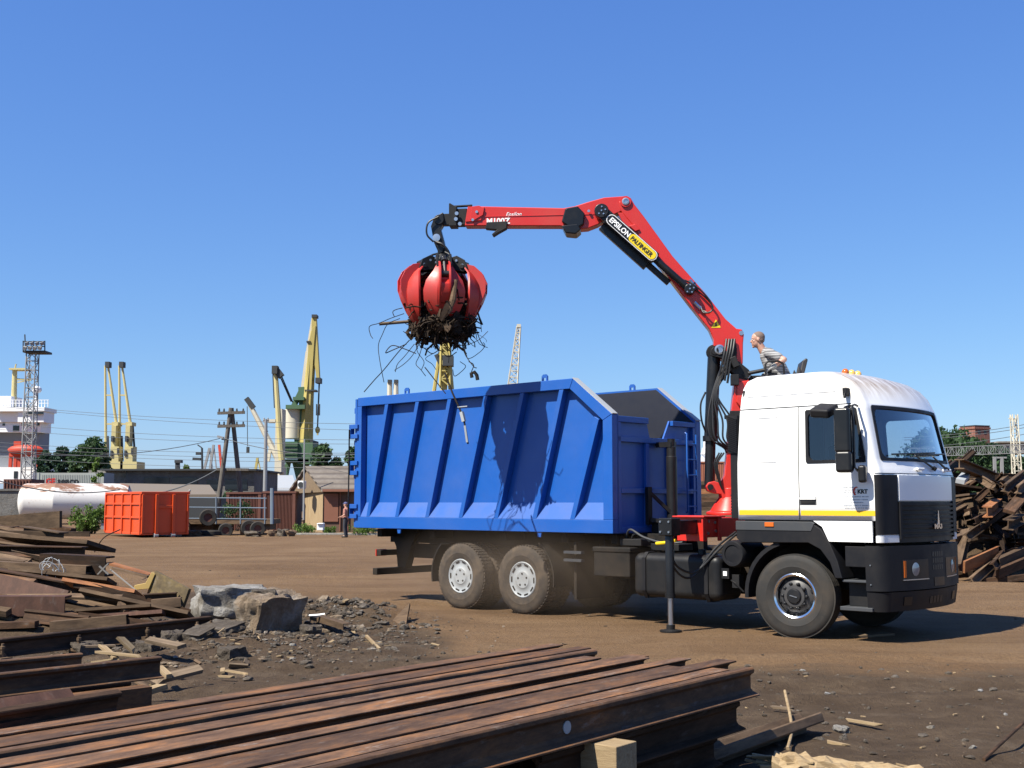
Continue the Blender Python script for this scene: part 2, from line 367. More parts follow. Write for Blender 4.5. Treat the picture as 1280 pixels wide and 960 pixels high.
def gravel():
    g = random.Random(3); b = MB(); n = 0
    def put(x, y, r, mi):
        z = height(x, y); P = rock_pts(r, g); b.add([(p.x+x, p.y+y, p.z+z+r*.12) for p in P], ICOF, mi)
    for _ in range(15000):
        u = g.random()
        if u < .45: x = g.gauss(-3.3, 1.25); y = g.gauss(15.3, 1.4)
        elif u < .62: x = g.gauss(-2.3, .75); y = g.gauss(17.4, .7)
        elif u < .70: x = g.uniform(1.2, 7); y = g.uniform(8, 13)
        else: x = g.uniform(-14, 12); y = g.uniform(12, 32)
        if u >= .70 and g.random() < .5: continue
        if g.random() > .12+.88*soil(x, y): continue
        r = .005+.034*g.random()**5
        if u < .62 and g.random() < .2: r *= 1.8
        if .45 <= u < .62: r *= 1.5
        put(x, y, r, 0 if g.random() < .86 else (1 if g.random() < .75 else 2)); n += 1
    o = b.build('gravel', [M['rubble'], M['concbrown'], M['conc']], smooth=0, recalc=False)
    tag(o, 'small stones and crumbs of rubble strewn over the dark soil', 'gravel', kind='stuff')
    b = MB()
    for _ in range(230):
        u = g.random()*.88
        if u < .6: x = g.gauss(-3.5, 1.2); y = g.gauss(14.6, 1.2)
        elif u < .85: x = g.uniform(1.6, 6.5); y = g.uniform(8.3, 13.)
        else: x = g.uniform(-8, 10); y = g.uniform(13, 24)
        z = height(x, y); L = g.uniform(.03, .11) if u < .6 else g.uniform(.02, .06)
        b.box((x, y, z+.012), (L, L*g.uniform(.1,.35), .010), rz=g.uniform(0, 6.28), rx=g.uniform(-.3,.3), ry=g.uniform(-.25,.25), mi=0 if g.random() < .5 else 1)
    o = b.build('wood_chips', [M['wood'], M['oldwood']], smooth=0)
    tag(o, 'small chips and splinters of wood scattered on the soil', 'wood chips', kind='stuff')
gravel()
# ------------------------------------------------------------------ the truck
W = 2.36
truck = empty('truck', (TX, TY, 0), 'white six wheeled truck with a blue scrap body and red loader crane', 'truck', rz=-TH)
CABL = [(1.26,-.80,1.19,1.26,.10,.15,0),(2.1,-.80,1.19,1.26,.10,.15,0),(2.3,-.80,1.12,1.20,.14,.14,.005),(3.0,-.77,.98,1.06,.20,.12,.045),
        (3.2,-.75,.88,.97,.23,.11,.06),(3.32,-.73,.76,.87,.26,.10,.085),(3.42,-.70,.60,.72,.30,.10,.14),(3.49,-.62,.40,.52,.40,.08,.26),(3.515,-.5,.25,.3,.5,.05,.42)]
def lev(z, T=CABL):
    if z <= T[0][0]: return T[0]
    for a, b in zip(T, T[1:]):
        if z <= b[0]:
            f = (z-a[0])/(b[0]-a[0]); return tuple(x+(y-x)*f for x, y in zip(a, b))
    return T[-1]
def cab0(z, q, T=CABL):
    _, re, se, cs, ct, bu, ins = lev(z, T)
    if q > 3: far = True; q2 = 5-q if q <= 5 else None
    else: far = False; q2 = q
    if q > 5:
        f = q-5; return Vector((re, (W-ins)+(2*ins-W)*f, z))
    if q2 <= .5: s = re+(.13-re)*q2/.5; t = ins
    elif q2 <= 1: s = .13+(se-.13)*(q2-.5)/.5; t = ins
    elif q2 <= 2:
        a = (q2-1)*math.pi/2; s = se+(cs-se)*math.sin(a); t = ins+(ct-ins)*(1-math.cos(a))
    else:
        x = q2-2; t = ct+(W-2*ct)*x; s = cs+bu*(1-(2*x-1)**2)
    if far: t = W-t
    return Vector((s, t, z))
def cabp(z, q, off=0., T=CABL):
    p = cab0(z, q, T)
    if off:
        e = .004; a = cab0(z, min(q+e, 5.999), T)-cab0(z, max(q-e, 0), T); b = cab0(z+e, q, T)-cab0(z-e, q, T)
        n = a.cross(b)
        if n.length > 1e-9: p = p+n.normalized()*off
    return p
def fr_(a, b, n): return [a+(b-a)*i/n for i in range(n+1)]
def patch(b, z0, z1, q0, q1, off, th=.02, nz_=6, nq=8, mi=0, T=CABL):
    zs = fr_(z0, z1, nz_); qs = fr_(q0, q1, nq)
    F = [[cabp(z, q, off, T) for q in qs] for z in zs]; B = [[cabp(z, q, off-th, T) for q in qs] for z in zs]
    b.grid(F, mi); b.grid(B, mi)
    b.grid([F[0], B[0]], mi); b.grid([F[-1], B[-1]], mi); b.grid([[r[0] for r in F], [r[0] for r in B]], mi); b.grid([[r[-1] for r in F], [r[-1] for r in B]], mi)
    return b
QS = sorted(set([0,.2,.4,.5,.57]+fr_(.57,.965,5)+[1]+fr_(1,2,6)+[2.02]+fr_(2.02,2.98,10)+[2.98]+fr_(3,4,6)+fr_(4,4.035,1)+[5-x for x in fr_(.57,.965,5)]+[4.5,4.6,4.8,5]+[5.25,5.5,5.75]))
ZS = [1.26,1.4,1.53,1.78,2.0,2.1,2.2,2.30,2.32,2.47,2.63,2.80,2.95,2.98,3.03,3.1,3.2,3.26,3.32,3.37,3.42,3.455,3.49,3.505,3.515]
def cab_shell():
    b = MB(); n = len(QS); e = 1e-6
    for z in ZS: b.v += [tuple(cabp(z, q)) for q in QS]
    for i in range(len(ZS)-1):
        z0, z1 = ZS[i], ZS[i+1]
        for k in range(n):
            q0 = QS[k]; q1 = QS[(k+1) % n] if k < n-1 else 6
            if z1 <= 1.53+e and (q1 <= 1+e or q0 >= 4-e): continue
            if z0 >= 2.30-e and z1 <= 2.95+e and ((q0 >= .57-e and q1 <= .965+e) or (q0 >= 4.035-e and q1 <= 4.43+e)): continue
            if z0 >= 2.32-e and z1 <= 2.98+e and q0 >= 2.02-e and q1 <= 2.98+e: continue
            b.f.append((i*n+k, i*n+(k+1) % n, (i+1)*n+(k+1) % n, (i+1)*n+k)); b.m.append(0)
    b.f.append(tuple(range((len(ZS)-1)*n, len(ZS)*n))); b.m.append(0)
    return b
# roof dirt on the white paint: a brown wash near the front of the roof
def white_roof():
    N = NT('white_cab_paint_dusty_roof'); v = N.coord(); sp = N.n('ShaderNodeSeparateXYZ'); N.l(v, sp.inputs[0])
    zz = N.ramp(N.math('MULTIPLY', N.math('SUBTRACT', sp.outputs[2], 3.05), 2.), [(0., 0.), (.5, 1.)])
    xx = N.ramp(sp.outputs[0], [(.25, 0.), (.62, 1.)])
    st = N.noise(N.coord((1.2,6,.6)), 2.0, 7, .7, .4); f = N.math('MULTIPLY', N.math('MULTIPLY', zz, xx), N.ramp(st, [(.36, .35), (.60, 1.)]))
    f0 = N.ramp(N.noise(v, 1.4, 8, .7), [(.5, 0.), (.8, .10)])
    c = N.mix(f, (.80,.80,.79), (.33,.26,.18)); c = N.mix(f0, c, (.45,.40,.34))
    N.col(c); N.set(Roughness=.30, Coat_Weight=.3); N.b.inputs['Coat Roughness'].default_value = .15
    return N.mat
M['cabwhite'] = white_roof()
cab = cab_shell().build('cab', M['cabwhite'], truck, smooth=30)
solid = cab.modifiers.new('sheet', 'SOLIDIFY'); solid.thickness = .03; solid.offset = -1
# doors' lower panel beside the arch
for y0, y1 in ((0., .03), (W-.03, W)):
    b = MB(); b.prism([(.32,1.53),(.45,1.45),(.54,1.265),(1.14,1.265),(1.14,1.53)], y0, y1); b.build('lower_door_panel', M['white'], cab)
# seams, roof joint, moulded creases (thin dark gaps on the sheet metal)
b = MB()
for a_ in ((3.024,3.036,0.,.95,.003,.006,1,14),(3.024,3.036,4.05,5.,.003,.006,1,14),(1.54,3.02,.498,.504,.0025,.005,10,1),(1.27,2.28,1.02,1.05,.0025,.005,8,1),(1.53,1.536,0.,1.,.0025,.005,1,8),(2.125,2.135,1.1,3.9,.003,.006,1,20)):
    b = MB(); patch(b, *a_); b.build('panel_seam', M['plastic'], cab)
b = MB()
patch(b, 2.30, 2.315, .16, .32, .008, .012, 1, 4); patch(b, 2.90, 2.915, .16, .32, .008, .012, 1, 4)
patch(b, 3.20, 3.215, .05, .85, .008, .012, 1, 10); patch(b, 2.31, 2.905, .155, .165, .006, .01, 4, 1)
b.build('pressed_crease', M['white'], cab)
# golden stripe, painted band
b = MB(); patch(b, 1.595, 1.66, .01, .492, .002, .004, 1, 6); patch(b, 1.595, 1.66, .51, 1.0, .002, .004, 1, 6)
patch(b, 1.595, 1.66, 4.0, 4.99, .002, .004, 1, 6); b.build('reflective_stripe', M['goldstripe'], cab)
# window gaskets and glass
def rrect(n, rc, ax, ay):
    out = []
    for i in range(4*n):
        c, k = divmod(i, n); a = math.pi/2*(c+k/(n-1)); cx = (1 if c in (0, 3) else -1)*(1-rc/ax); cy = (1 if c in (0, 1) else -1)*(1-rc/ay)
        out.append((cx+rc/ax*math.cos(a), cy+rc/ay*math.sin(a)))
    return out
def window(z0, z1, q0, q1, name, gmat, rc=.09, wm=1.0, gw=.028):
    zc, zh = (z0+z1)/2, (z1-z0)/2; qc, qh = (q0+q1)/2, (q1-q0)/2; ax = wm/2; ay = zh
    inn = rrect(8, rc, ax-.012, ay-.012); out = rrect(8, .03, ax+gw, ay+gw)
    def mp(p, kx, ky, off): return cabp(zc+p[1]*zh*ky, qc+p[0]*qh*kx, off)
    kx, ky = (ax-.012)/ax, (ay-.012)/ay; ox, oy = (ax+gw)/ax, (ay+gw)/ay
    # subdivide the straight runs so the ring follows the curved sheet
    def dense(L):
        r = []
        for a, c in zip(L, L[1:]+L[:1]):
            d = math.hypot((a[0]-c[0])*ax, (a[1]-c[1])*ay); m = max(1, int(d/.08))
            r += [(a[0]+(c[0]-a[0])*i/m, a[1]+(c[1]-a[1])*i/m) for i in range(m)]
        return r
    di = []; do = []
    for i in range(len(inn)):
        a, c = inn[i], inn[(i+1) % len(inn)]; A, C = out[i], out[(i+1) % len(out)]
        m = max(1, int(math.hypot((a[0]-c[0])*ax, (a[1]-c[1])*ay)/.08))
        for j in range(m): di.append((a[0]+(c[0]-a[0])*j/m, a[1]+(c[1]-a[1])*j/m)); do.append((A[0]+(C[0]-A[0])*j/m, A[1]+(C[1]-A[1])*j/m))
    b = MB()
    b.grid([[mp(p, ox, oy, .001) for p in do], [mp(p, ox, oy, .009) for p in do], [mp(p, kx, ky, .009) for p in di], [mp(p, kx, ky, -.04) for p in di]], wrap=True)
    g = b.build(name+'_gasket', M['plastic'], cab, smooth=40)
    b = MB(); b.grid([[cabp(z, q, -.012) for q in fr_(q0, q1, 12)] for z in fr_(z0, z1, 6)])
    return b.build(name, gmat, cab, smooth=60)
window(2.32, 2.98, 2.02, 2.98, 'windscreen', M['glass'], .10, 1.95)
window(2.30, 2.95, .57, .965, 'door_window', M['sideglass'], .08, .78)
window(2.30, 2.95, 4.035, 4.43, 'door_window', M['sideglass'], .08, .78)
# inside of the cab
b = MB(); b.bx(-.74, 1.05, .05, W-.05, 1.30, 1.42); b.bx(-.74, -.70, .06, W-.06, 1.42, 3.3); b.bx(.88, 1.16, .12, W-.12, 1.42, 2.22)
b.bx(.82, .96, 1.35, 2.1, 2.05, 2.32)
b.build('cab_interior', M['plastic'], cab, bevel=.03)
b = MB()
for t in (.55, 1.80):
    b.bx(-.1, .42, t-.26, t+.26, 1.75, 1.92); b.box((-.16, t, 2.22), (.14, .5, .72), ry=-.12); b.box((-.21, t, 2.66), (.1, .28, .2))
b.build('cab_seat', M['seatfoam'], cab, bevel=.04)
b = MB(); b.lathe([(.20,-.015),(.215,0),(.20,.015),(.185,0),(.20,-.015)], 24, Matrix.Translation((.72, 1.80, 2.22)) @ Euler((0, -.9, 0)).to_matrix().to_4x4(), close=False)
b.build('steering_wheel', M['seatfoam'], cab)
b = MB(); b.box((.30,1.24,3.15), (.5,2.0,.03)); b.box((.82, .55, 2.90), (.02, .75, .16), ry=.5); b.build('headliner', M['greyplastic'], cab)
# wipers
for k, (qa, qb) in enumerate(((2.56, 2.10), (2.80, 2.36))):
    b = MB(); p0 = cabp(2.20, qa, .03); p1 = cabp(2.36, (qa+qb)/2, .05); b.tube([p0, p1], [.018, .010], 6); b.tube([p0+Vector((-.01,0,-.02)), p0+Vector((.02,0,.02))], .03, 8)
    L = [cabp(2.37+.05*f, qb+(qa+.1-qb)*f, .03) for f in fr_(0, 1, 8)]; b.tube(L, .010, 6); b.build('wiper', M['hose'], cab)
# door handle, text, marker lamps
b = MB(); b.bx(.14,.38,-.004,.004,1.73,1.84, mi=0); b.bx(.145,.375,-.022,-.003,1.80,1.835, mi=1); b.bx(.16,.36,-.012,-.005,1.745,1.785, mi=2)
b.build('door_handle', [M['greyplastic'], M['white'], M['black']], cab, bevel=.006)
def text(st, size, mat, name, parent, O, xd, up, ext=.002, align='LEFT', shear=0, bold=0, sx=1):
    c = bpy.data.curves.new(name, 'FONT'); c.body = st; c.size = size; c.extrude = ext; c.align_x = align; c.shear = shear; c.offset = bold; c.resolution_u = 3
    t = bpy.data.objects.new(name, c); COL.objects.link(t); dg = bpy.context.evaluated_depsgraph_get(); me = bpy.data.meshes.new_from_object(t.evaluated_get(dg)); bpy.data.objects.remove(t)
    me.materials.clear(); me.materials.append(mat); me.name = name
    xd = Vector(xd).normalized(); up = Vector(up).normalized(); nn = xd.cross(up)
    T = Matrix(((xd.x*sx, up.x, nn.x, O[0]), (xd.y*sx, up.y, nn.y, O[1]), (xd.z*sx, up.z, nn.z, O[2]), (0,0,0,1))); me.transform(T)
    o = bpy.data.objects.new(name, me); COL.objects.link(o)
    if parent is not None: o.parent = parent
    return o
SX, SU = (1,0,0), (0,0,1)
text('KRT', .074, M['textblack'], 'door_lettering', cab, (.955, -.003, 1.878), SX, SU, bold=.003, sx=1.0)
b = MB()
arc = [(math.cos(a), math.sin(a)) for a in fr_(1.4, 4.2, 12)]
pts = [(.945+.05*x, 1.905+.06*y) for x, y in arc]+[(.945+.034*x+.006, 1.905+.045*y) for x, y in arc[::-1]]
b.prism(pts, -.005, -.001); b.build('door_logo', M['textred'], cab)
g = random.Random(5); b = MB()
for k, (zz, x0, x1) in enumerate(((1.955,.76,.93),(1.925,.77,.93),(1.895,.77,.93),(1.838,.76,1.10),(1.80,.80,1.08),(1.765,.86,1.03),(1.727,.76,1.11),(1.695,.78,1.11))):
    x = x0
    while x < x1:
        ww = g.uniform(.006,.016); b.bx(x, x+ww, -.0035, -.001, zz-.008, zz+.008*g.uniform(.6,1)); x += ww+g.choice((.005,.005,.006,.014))
b.build('door_small_print', M['textgrey'], cab)
b = MB(); b.bx(-.38,-.24,-.035,-.014,1.44,1.50); b.build('side_marker_lamp', M['orangelens'], cab, bevel=.008)
for k, tt in enumerate((.62,.80,.98)):
    b = MB(); b.ell((0,0,.03), (.05,.05,.055), 12, 8); o = b.build('roof_marker_lamp', [M['amberlens'], M['orangelens']][k == 0], cab, loc=(.52, tt, 3.47)); 
b = MB(); b.bx(.46,.58,.54,1.06,3.455,3.485); b.build('roof_lamp_base', M['plastic'], cab, bevel=.01)
b = MB(); b.bx(.80,.86,-.03,.07,3.13,3.23); b.tube([(.83,-.02,3.16),(.84,-.05,3.10)], .02, 8); b.build('roof_edge_bracket', M['plastic'], cab, bevel=.01)
# front: black corner panels, white hood panel, grille
for (qa, qb) in ((1.0, 2.115), (2.885, 4.0)):
    b = MB(); patch(b, 1.36, 2.11, qa, qb, .012, .03, 8, 14); b.build('corner_panel', M['plastic'], cab, smooth=40)
    b = MB(); patch(b, 1.265, 1.345, qa, qb, .010, .03, 2, 14); b.build('corner_panel_foot', M['white'], cab, smooth=40)
b = MB(); patch(b, 1.79, 2.105, 2.125, 2.875, .016, .03, 6, 12); b.build('hood_panel', M['cabwhite'], cab, smooth=40)
gr = MB(); patch(gr, 1.258, 1.78, 2.12, 2.88, .006, .02, 4, 10); gr = gr.build('grille', M['black'], cab, smooth=40)
b = MB()
for k in range(8): zz = 1.325+.057*k; patch(b, zz, zz+.030, 2.13, 2.87, .030, .03, 2, 12)
patch(b, 1.30, 1.78, 2.12, 2.137, .032, .03, 5, 2); patch(b, 1.30, 1.78, 2.863, 2.88, .032, .03, 5, 2)
b.build('grille_slats', M['plastic'], cab, smooth=30)
p0 = cabp(1.50, 2.53, .045); ft = (cabp(1.5,2.56)-cabp(1.5,2.5)).normalized()
b = MB(); N_ = ft.cross(Vector((0,0,1)))
MT = Matrix(((ft.x,-N_.x,0,p0.x),(ft.y,-N_.y,0,p0.y),(ft.z,-N_.z,1,p0.z),(0,0,0,1)))
b.prism([(-.035,-.02),(.035,-.02),(.022,.05),(.008,.16),(-.008,.16),(-.022,.05)], -.01, .01, MT)
b.build('badge_spire', M['chrome'], cab)
text('MA3', .085, M['chrome'], 'badge_letters', cab, p0+Vector((0,0,-.075)), ft, (0,0,1), ext=.006, align='CENTER', bold=.004, sx=1.5)
for q in (2.36, 2.80):
    b = MB(); p = cabp(2.185, q, .03); b.box(p, (.05,.16,.035), rz=-.15); b.build('front_grab_handle', M['white'], cab, bevel=.012)
# bumper
BUMP = [(.40,.5,1.10,1.28,.22,.14,.05),(.62,.5,1.11,1.31,.20,.15,.01),(1.22,.5,1.11,1.31,.20,.15,0.0)]
b = MB(); patch(b, .66, 1.22, .96, 4.04, 0, .12, 6, 44, T=BUMP); patch(b, .40, .645, .96, 4.04, -.015, .10, 4, 44, T=BUMP)
bumper = b.build('bumper', M['plastic'], truck, smooth=40)
for (qa, qb) in ((2.08, 2.36), (2.64, 2.92)):
    b = MB(); patch(b, .80, 1.04, qa, qb, .004, .02, 3, 6, T=BUMP); hl = b.build('headlight', M['blackgloss'], bumper)
    near = qa < 2.5
    qc = qa+.13 if near else qb-.13
    p = cabp(.92, qc, .0, BUMP); p2 = cabp(.92, qc+.02, .0, BUMP); tt = (p2-p).normalized(); nn = tt.cross(Vector((0,0,1)))
    b = MB(); b.add([p+tt*.08*math.cos(a)+Vector((0,0,.085*math.sin(a)))+nn*.006 for a in fr_(0, 2*math.pi, 24)[:-1]]+[p+nn*.03], [(k, (k+1) % 24, 24) for k in range(24)])
    b.build('headlight_reflector', M['lampglass'], bumper, recalc=False)
    b = MB(); patch(b, .82, 1.03, *( (qa+.012, qa+.032) if near else (qb-.032, qb-.012)), .009, .02, 2, 2, T=BUMP); b.build('turn_signal', M['orangelens'], bumper)
    b = MB(); patch(b, .785, .797, qa, qb, .012, .02, 1, 6, T=BUMP); b.build('headlight_trim', M['steel'], bumper)
    b = MB(); patch(b, .47, .58, *((qa+.02, qa+.1) if near else (qb-.1, qb-.02)), -.006, .02, 2, 3, T=BUMP); b.build('fog_lamp', M['blackgloss'], bumper)  # dark patch in place of an open hole in the bumper, no lamp
b = MB()
for r in range(3):
    for k in range(5): b = MB(); patch(b, .90+.085*r, .96+.085*r, 2.42+.034*k, 2.446+.034*k, .003, .01, 1, 1, T=BUMP); b.build('bumper_vent', M['hose'], bumper)
for k in range(4): b = MB(); patch(b, .47, .56, 2.40+.05*k, 2.44+.05*k, -.010, .01, 1, 1, T=BUMP); b.build('bumper_vent', M['hose'], bumper)
b = MB(); patch(b, .69, .80, 2.44, 2.60, .004, .01, 1, 3, T=BUMP); b.build('plate_holder', M['blackgloss'], bumper)
b = MB()
for s_, z_ in ((1.10,.98),(1.10,.74)): b.lathe([(.009,0),(.009,.006)], 10, Matrix.Translation((s_, .0, z_)) @ Euler((math.pi/2,0,0)).to_matrix().to_4x4())
b.build('bumper_bolt', M['steel'], bumper)
# wheel arch trim and steps
for t0, t1, tt in ((-.014, .32, 0), (W-.32, W+.014, 1)):
    b = MB(); b.prism([(-.83,1.50),(.30,1.50),(.44,1.42),(.56,1.24),(.66,1.02),(.72,.80),(.62,.80),(.55,1.0),(.42,1.16),(.25,1.24),(-.75,1.22),(-.83,1.28)], t0, t1)
    a = b.build('wheel_arch', M['plastic'], truck, bevel=.012)
    b = MB(); b.prism([(-.835,1.515),(.31,1.515),(.35,1.49),(.30,1.39),(-.835,1.39)], *( (-.022, .05) if not tt else (W-.05, W+.022))); b.build('arch_trim', M['greyplastic'], a, bevel=.008)
    b = MB(); C = [(.68*math.cos(x), .54+.68*math.sin(x)) for x in fr_(1.85, 3.22, 10)]; C2 = [(.735*math.cos(x), .54+.735*math.sin(x)) for x in fr_(1.85, 3.22, 10)][::-1]
    b.prism(C+C2, *((.02, .36) if not tt else (W-.36, W-.02))); b.build('front_mudguard', M['plastic'], truck)
    b = MB(); y0, y1 = (.04, .5) if not tt else (W-.5, W-.04)
    b.bx(.74,1.10,y0,y1,.95,1.21); b.bx(.70,1.10,y0-.02,y1,.755,.785, mi=1); b.bx(.72,1.04,y0+.12,y1,.45,.755, mi=2); b.bx(.66,1.10,y0-.02,y1,.40,.45, mi=1)
    b.build('cab_step', [M['plastic'], M['greyplastic'], M['black']], truck, bevel=.008)
# mirrors
mir = MB(); mir.box((.935,-.30,2.665), (.20,.17,.57), rz=.2); mir.box((.945,-.30,2.27), (.20,.18,.27), rz=.2)
mirror = mir.build('mirror', M['blackgloss'], truck, bevel=.04, seg=3)
b = MB(); b.tube([(.98,.02,2.99),(1.0,-.10,3.0),(1.03,-.22,2.98),(1.045,-.24,2.8),(1.045,-.24,2.2),(1.02,-.1,2.16),(1.0,.02,2.17)], .016, 8); b.tube([(.955,-.28,2.95),(.99,-.2,2.98)], .02, 6); b.build('mirror_arm', M['hose'], mirror)
b = MB(); b.box((.66,-.26,2.93), (.27,.30,.12), rx=.35, ry=.1); b.build('kerb_mirror', M['plastic'], mirror, bevel=.035, seg=3)
b = MB(); b.tube([(.62,-.16,2.99),(.64,.02,3.02)], .018, 6); b.build('kerb_mirror_arm', M['hose'], mirror)
b = MB(); b.box((1.09,-.12,2.12), (.10,.14,.22), rz=.3); b.build('front_mirror', M['blackgloss'], mirror, bevel=.035, seg=3)
# wheels
RX = Euler((math.pi/2, 0, 0)).to_matrix().to_4x4()
def tyre_mb(w, tread, mi=0):
    b = MB(); k = w/.30
    prof = [(.285,-.125),(.33,-.145),(.40,-.152),(.46,-.150),(.505,-.140),(.530,-.118),(.537,-.06),(.537,.06),(.530,.118),(.505,.140),(.46,.150),(.40,.152),(.385,.156),(.37,.151),(.33,.145),(.29,.125),(.28,.09),(.28,-.09),(.285,-.125)]
    b.lathe([(r, h*k) for r, h in prof], 64, RX, close=False)
    n = 56
    for i in range(n):
        a = 2*math.pi*i/n
        Mx = RX @ Matrix.Rotation(a, 4, 'Z')
        for h, sk in ((-.085,.35),(-.028,-.2),(.028,.2),(.085,-.35)) if tread else ((-.09,0),(-.03,0),(.03,0),(.09,0)):
            L = Mx @ Matrix.Translation((.538, 0, h*k)) @ Matrix.Rotation(sk, 4, 'X')
            b.box((0,0,0), (.022, .042 if tread else .062, .050*k), L)
    return b
def wheel(name, s, t, w, front, steer=0, flip=False):
    b = MB()
    if front: b.lathe([(.06,.145),(.14,.14),(.15,.10),(.20,.085),(.225,.06),(.25,.05),(.255,-.05),(.25,-.1),(.06,-.1)], 40, RX)
    else: b.lathe([(.05,.045),(.15,.06),(.24,.075),(.27,.09),(.27,-.1),(.05,-.1)], 40, RX)
    hub = b.build(name, M['hubgrey'], truck, loc=(s, t, .54), rot=(0, 0, steer+(math.pi if flip else 0)))
    tyre_mb(w, not front).build('tyre', M['rubber'] if front else M['dustrubber'], hub, smooth=30)
    b = MB()
    if front:
        b.lathe([(.250,.085),(.262,.125),(.285,.137),(.30,.128),(.29,.11),(.262,.07),(.25,.085)], 48, RX, close=False); b.build('rim', M['chrome'], hub)
        b = MB(); b.lathe([(.02,.168),(.085,.165),(.10,.15),(.105,.135)], 32, RX)
        for i in range(10):
            a = 2*math.pi*i/10; b.lathe([(.020,.10),(.020,.145),(.012,.152)], 8, RX @ Matrix.Translation((.165*math.cos(a), .165*math.sin(a), 0)))
        b.build('hub_cap', M['blackgloss'], hub)
        b = MB(); b.box((0,-.172,0), (.10,.008,.012), ry=.25); b.build('hub_badge', M['steel'], hub)  # steel bar standing in for a highlight on the hub cap
        b = MB()
        for i in range(10):
            a = 2*math.pi*(i+.5)/10; b.lathe([(.022,.055),(.022,.075)], 10, RX @ Matrix.Translation((.222*math.cos(a), .222*math.sin(a), 0)))
        b.build('rim_hole', M['hose'], hub)
    else:
        b.lathe([(.03,.128),(.13,.132),(.15,.118),(.205,.112),(.255,.122),(.272,.134),(.285,.126),(.285,.06)], 48, RX); b.build('rim', M['rimgrey'], hub)
        b = MB()
        for i in range(10):
            a = 2*math.pi*i/10; b.box((0,0,0), (.022,.085,.012), RX @ Matrix.Rotation(a, 4, 'Z') @ Matrix.Translation((.238,0,.121)))
        b.build('rim_slot', M['black'], hub); b = MB()
        for i in range(5):
            a = 2*math.pi*(i+.3)/5; b = MB(); b.lathe([(.017,.115),(.017,.135)], 8, RX @ Matrix.Translation((.095*math.cos(a), .095*math.sin(a), 0))); b.build('rim_nut', M['black'], hub)
    return hub
M['hubgrey'] = paint('dark_wheel_steel', (.045,.045,.048), .45, .2, (.12,.09,.06), 3)
fw = wheel('front_wheel', 0, .15, .30, True, R(7)); rw = wheel('rear_wheel', -4.81, .15, .30, False)
def put(src, s, t, flip=0, steer=0): o = dup(src, truck); o.location = (s, t, .54); o.rotation_euler = (0, 0, steer+math.pi*flip); return o
put(fw, 0, W-.15, 1, R(7))
for s in (-4.81, -6.21):
    if s != -4.81: put(rw, s, .15)
    put(rw, s, .48); put(rw, s, W-.15, 1); put(rw, s, W-.48, 1)
# chassis
b = MB()
for t in (.72, 1.56): b.bx(-8.6,1.1,t,t+.08,.76,1.02)
for s in (-8.5,-7.3,-5.5,-4.1,-2.9,-.9,.6): b.bx(s,s+.1,.8,1.56,.8,.98)
for s in (-4.81,-6.21,0): b.tube([(s,.3,.54),(s,W-.3,.54)], .09, 12); b.ell((s,W/2,.54), (.24,.24,.22), 16, 10)
for t in (.66, 1.62): b.bx(-7.1,-3.9,t-.05,t+.05,.60,.76)
b.bx(-.6,1.1,.55,W-.55,.62,1.25)
b.tube([(-4.6,W/2,.6),(-1,W/2,.8)], .06, 10)
chassis = b.build('chassis', M['dustyblack'], truck, bevel=.01)
b = MB()
for t in (.70, 1.54): b.bx(-8.75,-2.4,t,t+.12,1.03,1.29)
for s in (-8.6,-7.2,-5.5,-4.2,-3.2): b.bx(s,s+.12,.25,W-.25,1.14,1.285)
b.prism([(-8.7,1.28),(-7.9,1.28),(-8.1,.95),(-8.25,.55),(-8.45,.55),(-8.5,.95)], .62, .78); b.prism([(-8.7,1.28),(-7.9,1.28),(-8.1,.95),(-8.25,.55),(-8.45,.55),(-8.5,.95)], 1.6, 1.76)
b.build('subframe', M['dustyblack'], truck, bevel=.008)
b = MB(); b.bx(-8.45,-8.33,.02,W-.02,.47,.59); b.build('underrun_bar', M['dustyblack'], truck, bevel=.01)
b = MB(); b.bx(-8.62,-8.5,.25,W-.25,.80,.90); b.build('tail_lamp_bar', M['dustyblack'], truck, bevel=.01)
for t0 in (.25, W-.5):
    b = MB(); b.bx(-8.64,-8.622,t0,t0+.25,.79,.91); b.build('tail_lamp', M['redlens'], truck)
for s0, a0, a1 in ((-6.21, 2.3, 3.35), (-4.81, -.15, 1.0)):
    for y0, y1 in ((.0, .62), (W-.62, W)):
        b = MB(); C = [(s0+.66*math.cos(x), .56+.66*math.sin(x)) for x in fr_(a0, a1, 10)]; C2 = [(s0+.685*math.cos(x), .56+.685*math.sin(x)) for x in fr_(a0, a1, 10)][::-1]
        b.prism(C+C2, y0, y1); b.bar((s0+.68*math.cos((a0+a1)/2), y1, .56+.68*math.sin((a0+a1)/2)), (s0+.9*math.cos((a0+a1)/2), W/2, .9), .04)
        b.build('rear_mudguard', M['dustyblack'], truck)
b = MB(); b.bx(-3.95,-3.6,.02,.1,.98,1.02); b.bx(-3.95,-3.6,.02,.1,.86,.90); b.build('hose_bracket', M['greyplastic'], truck)
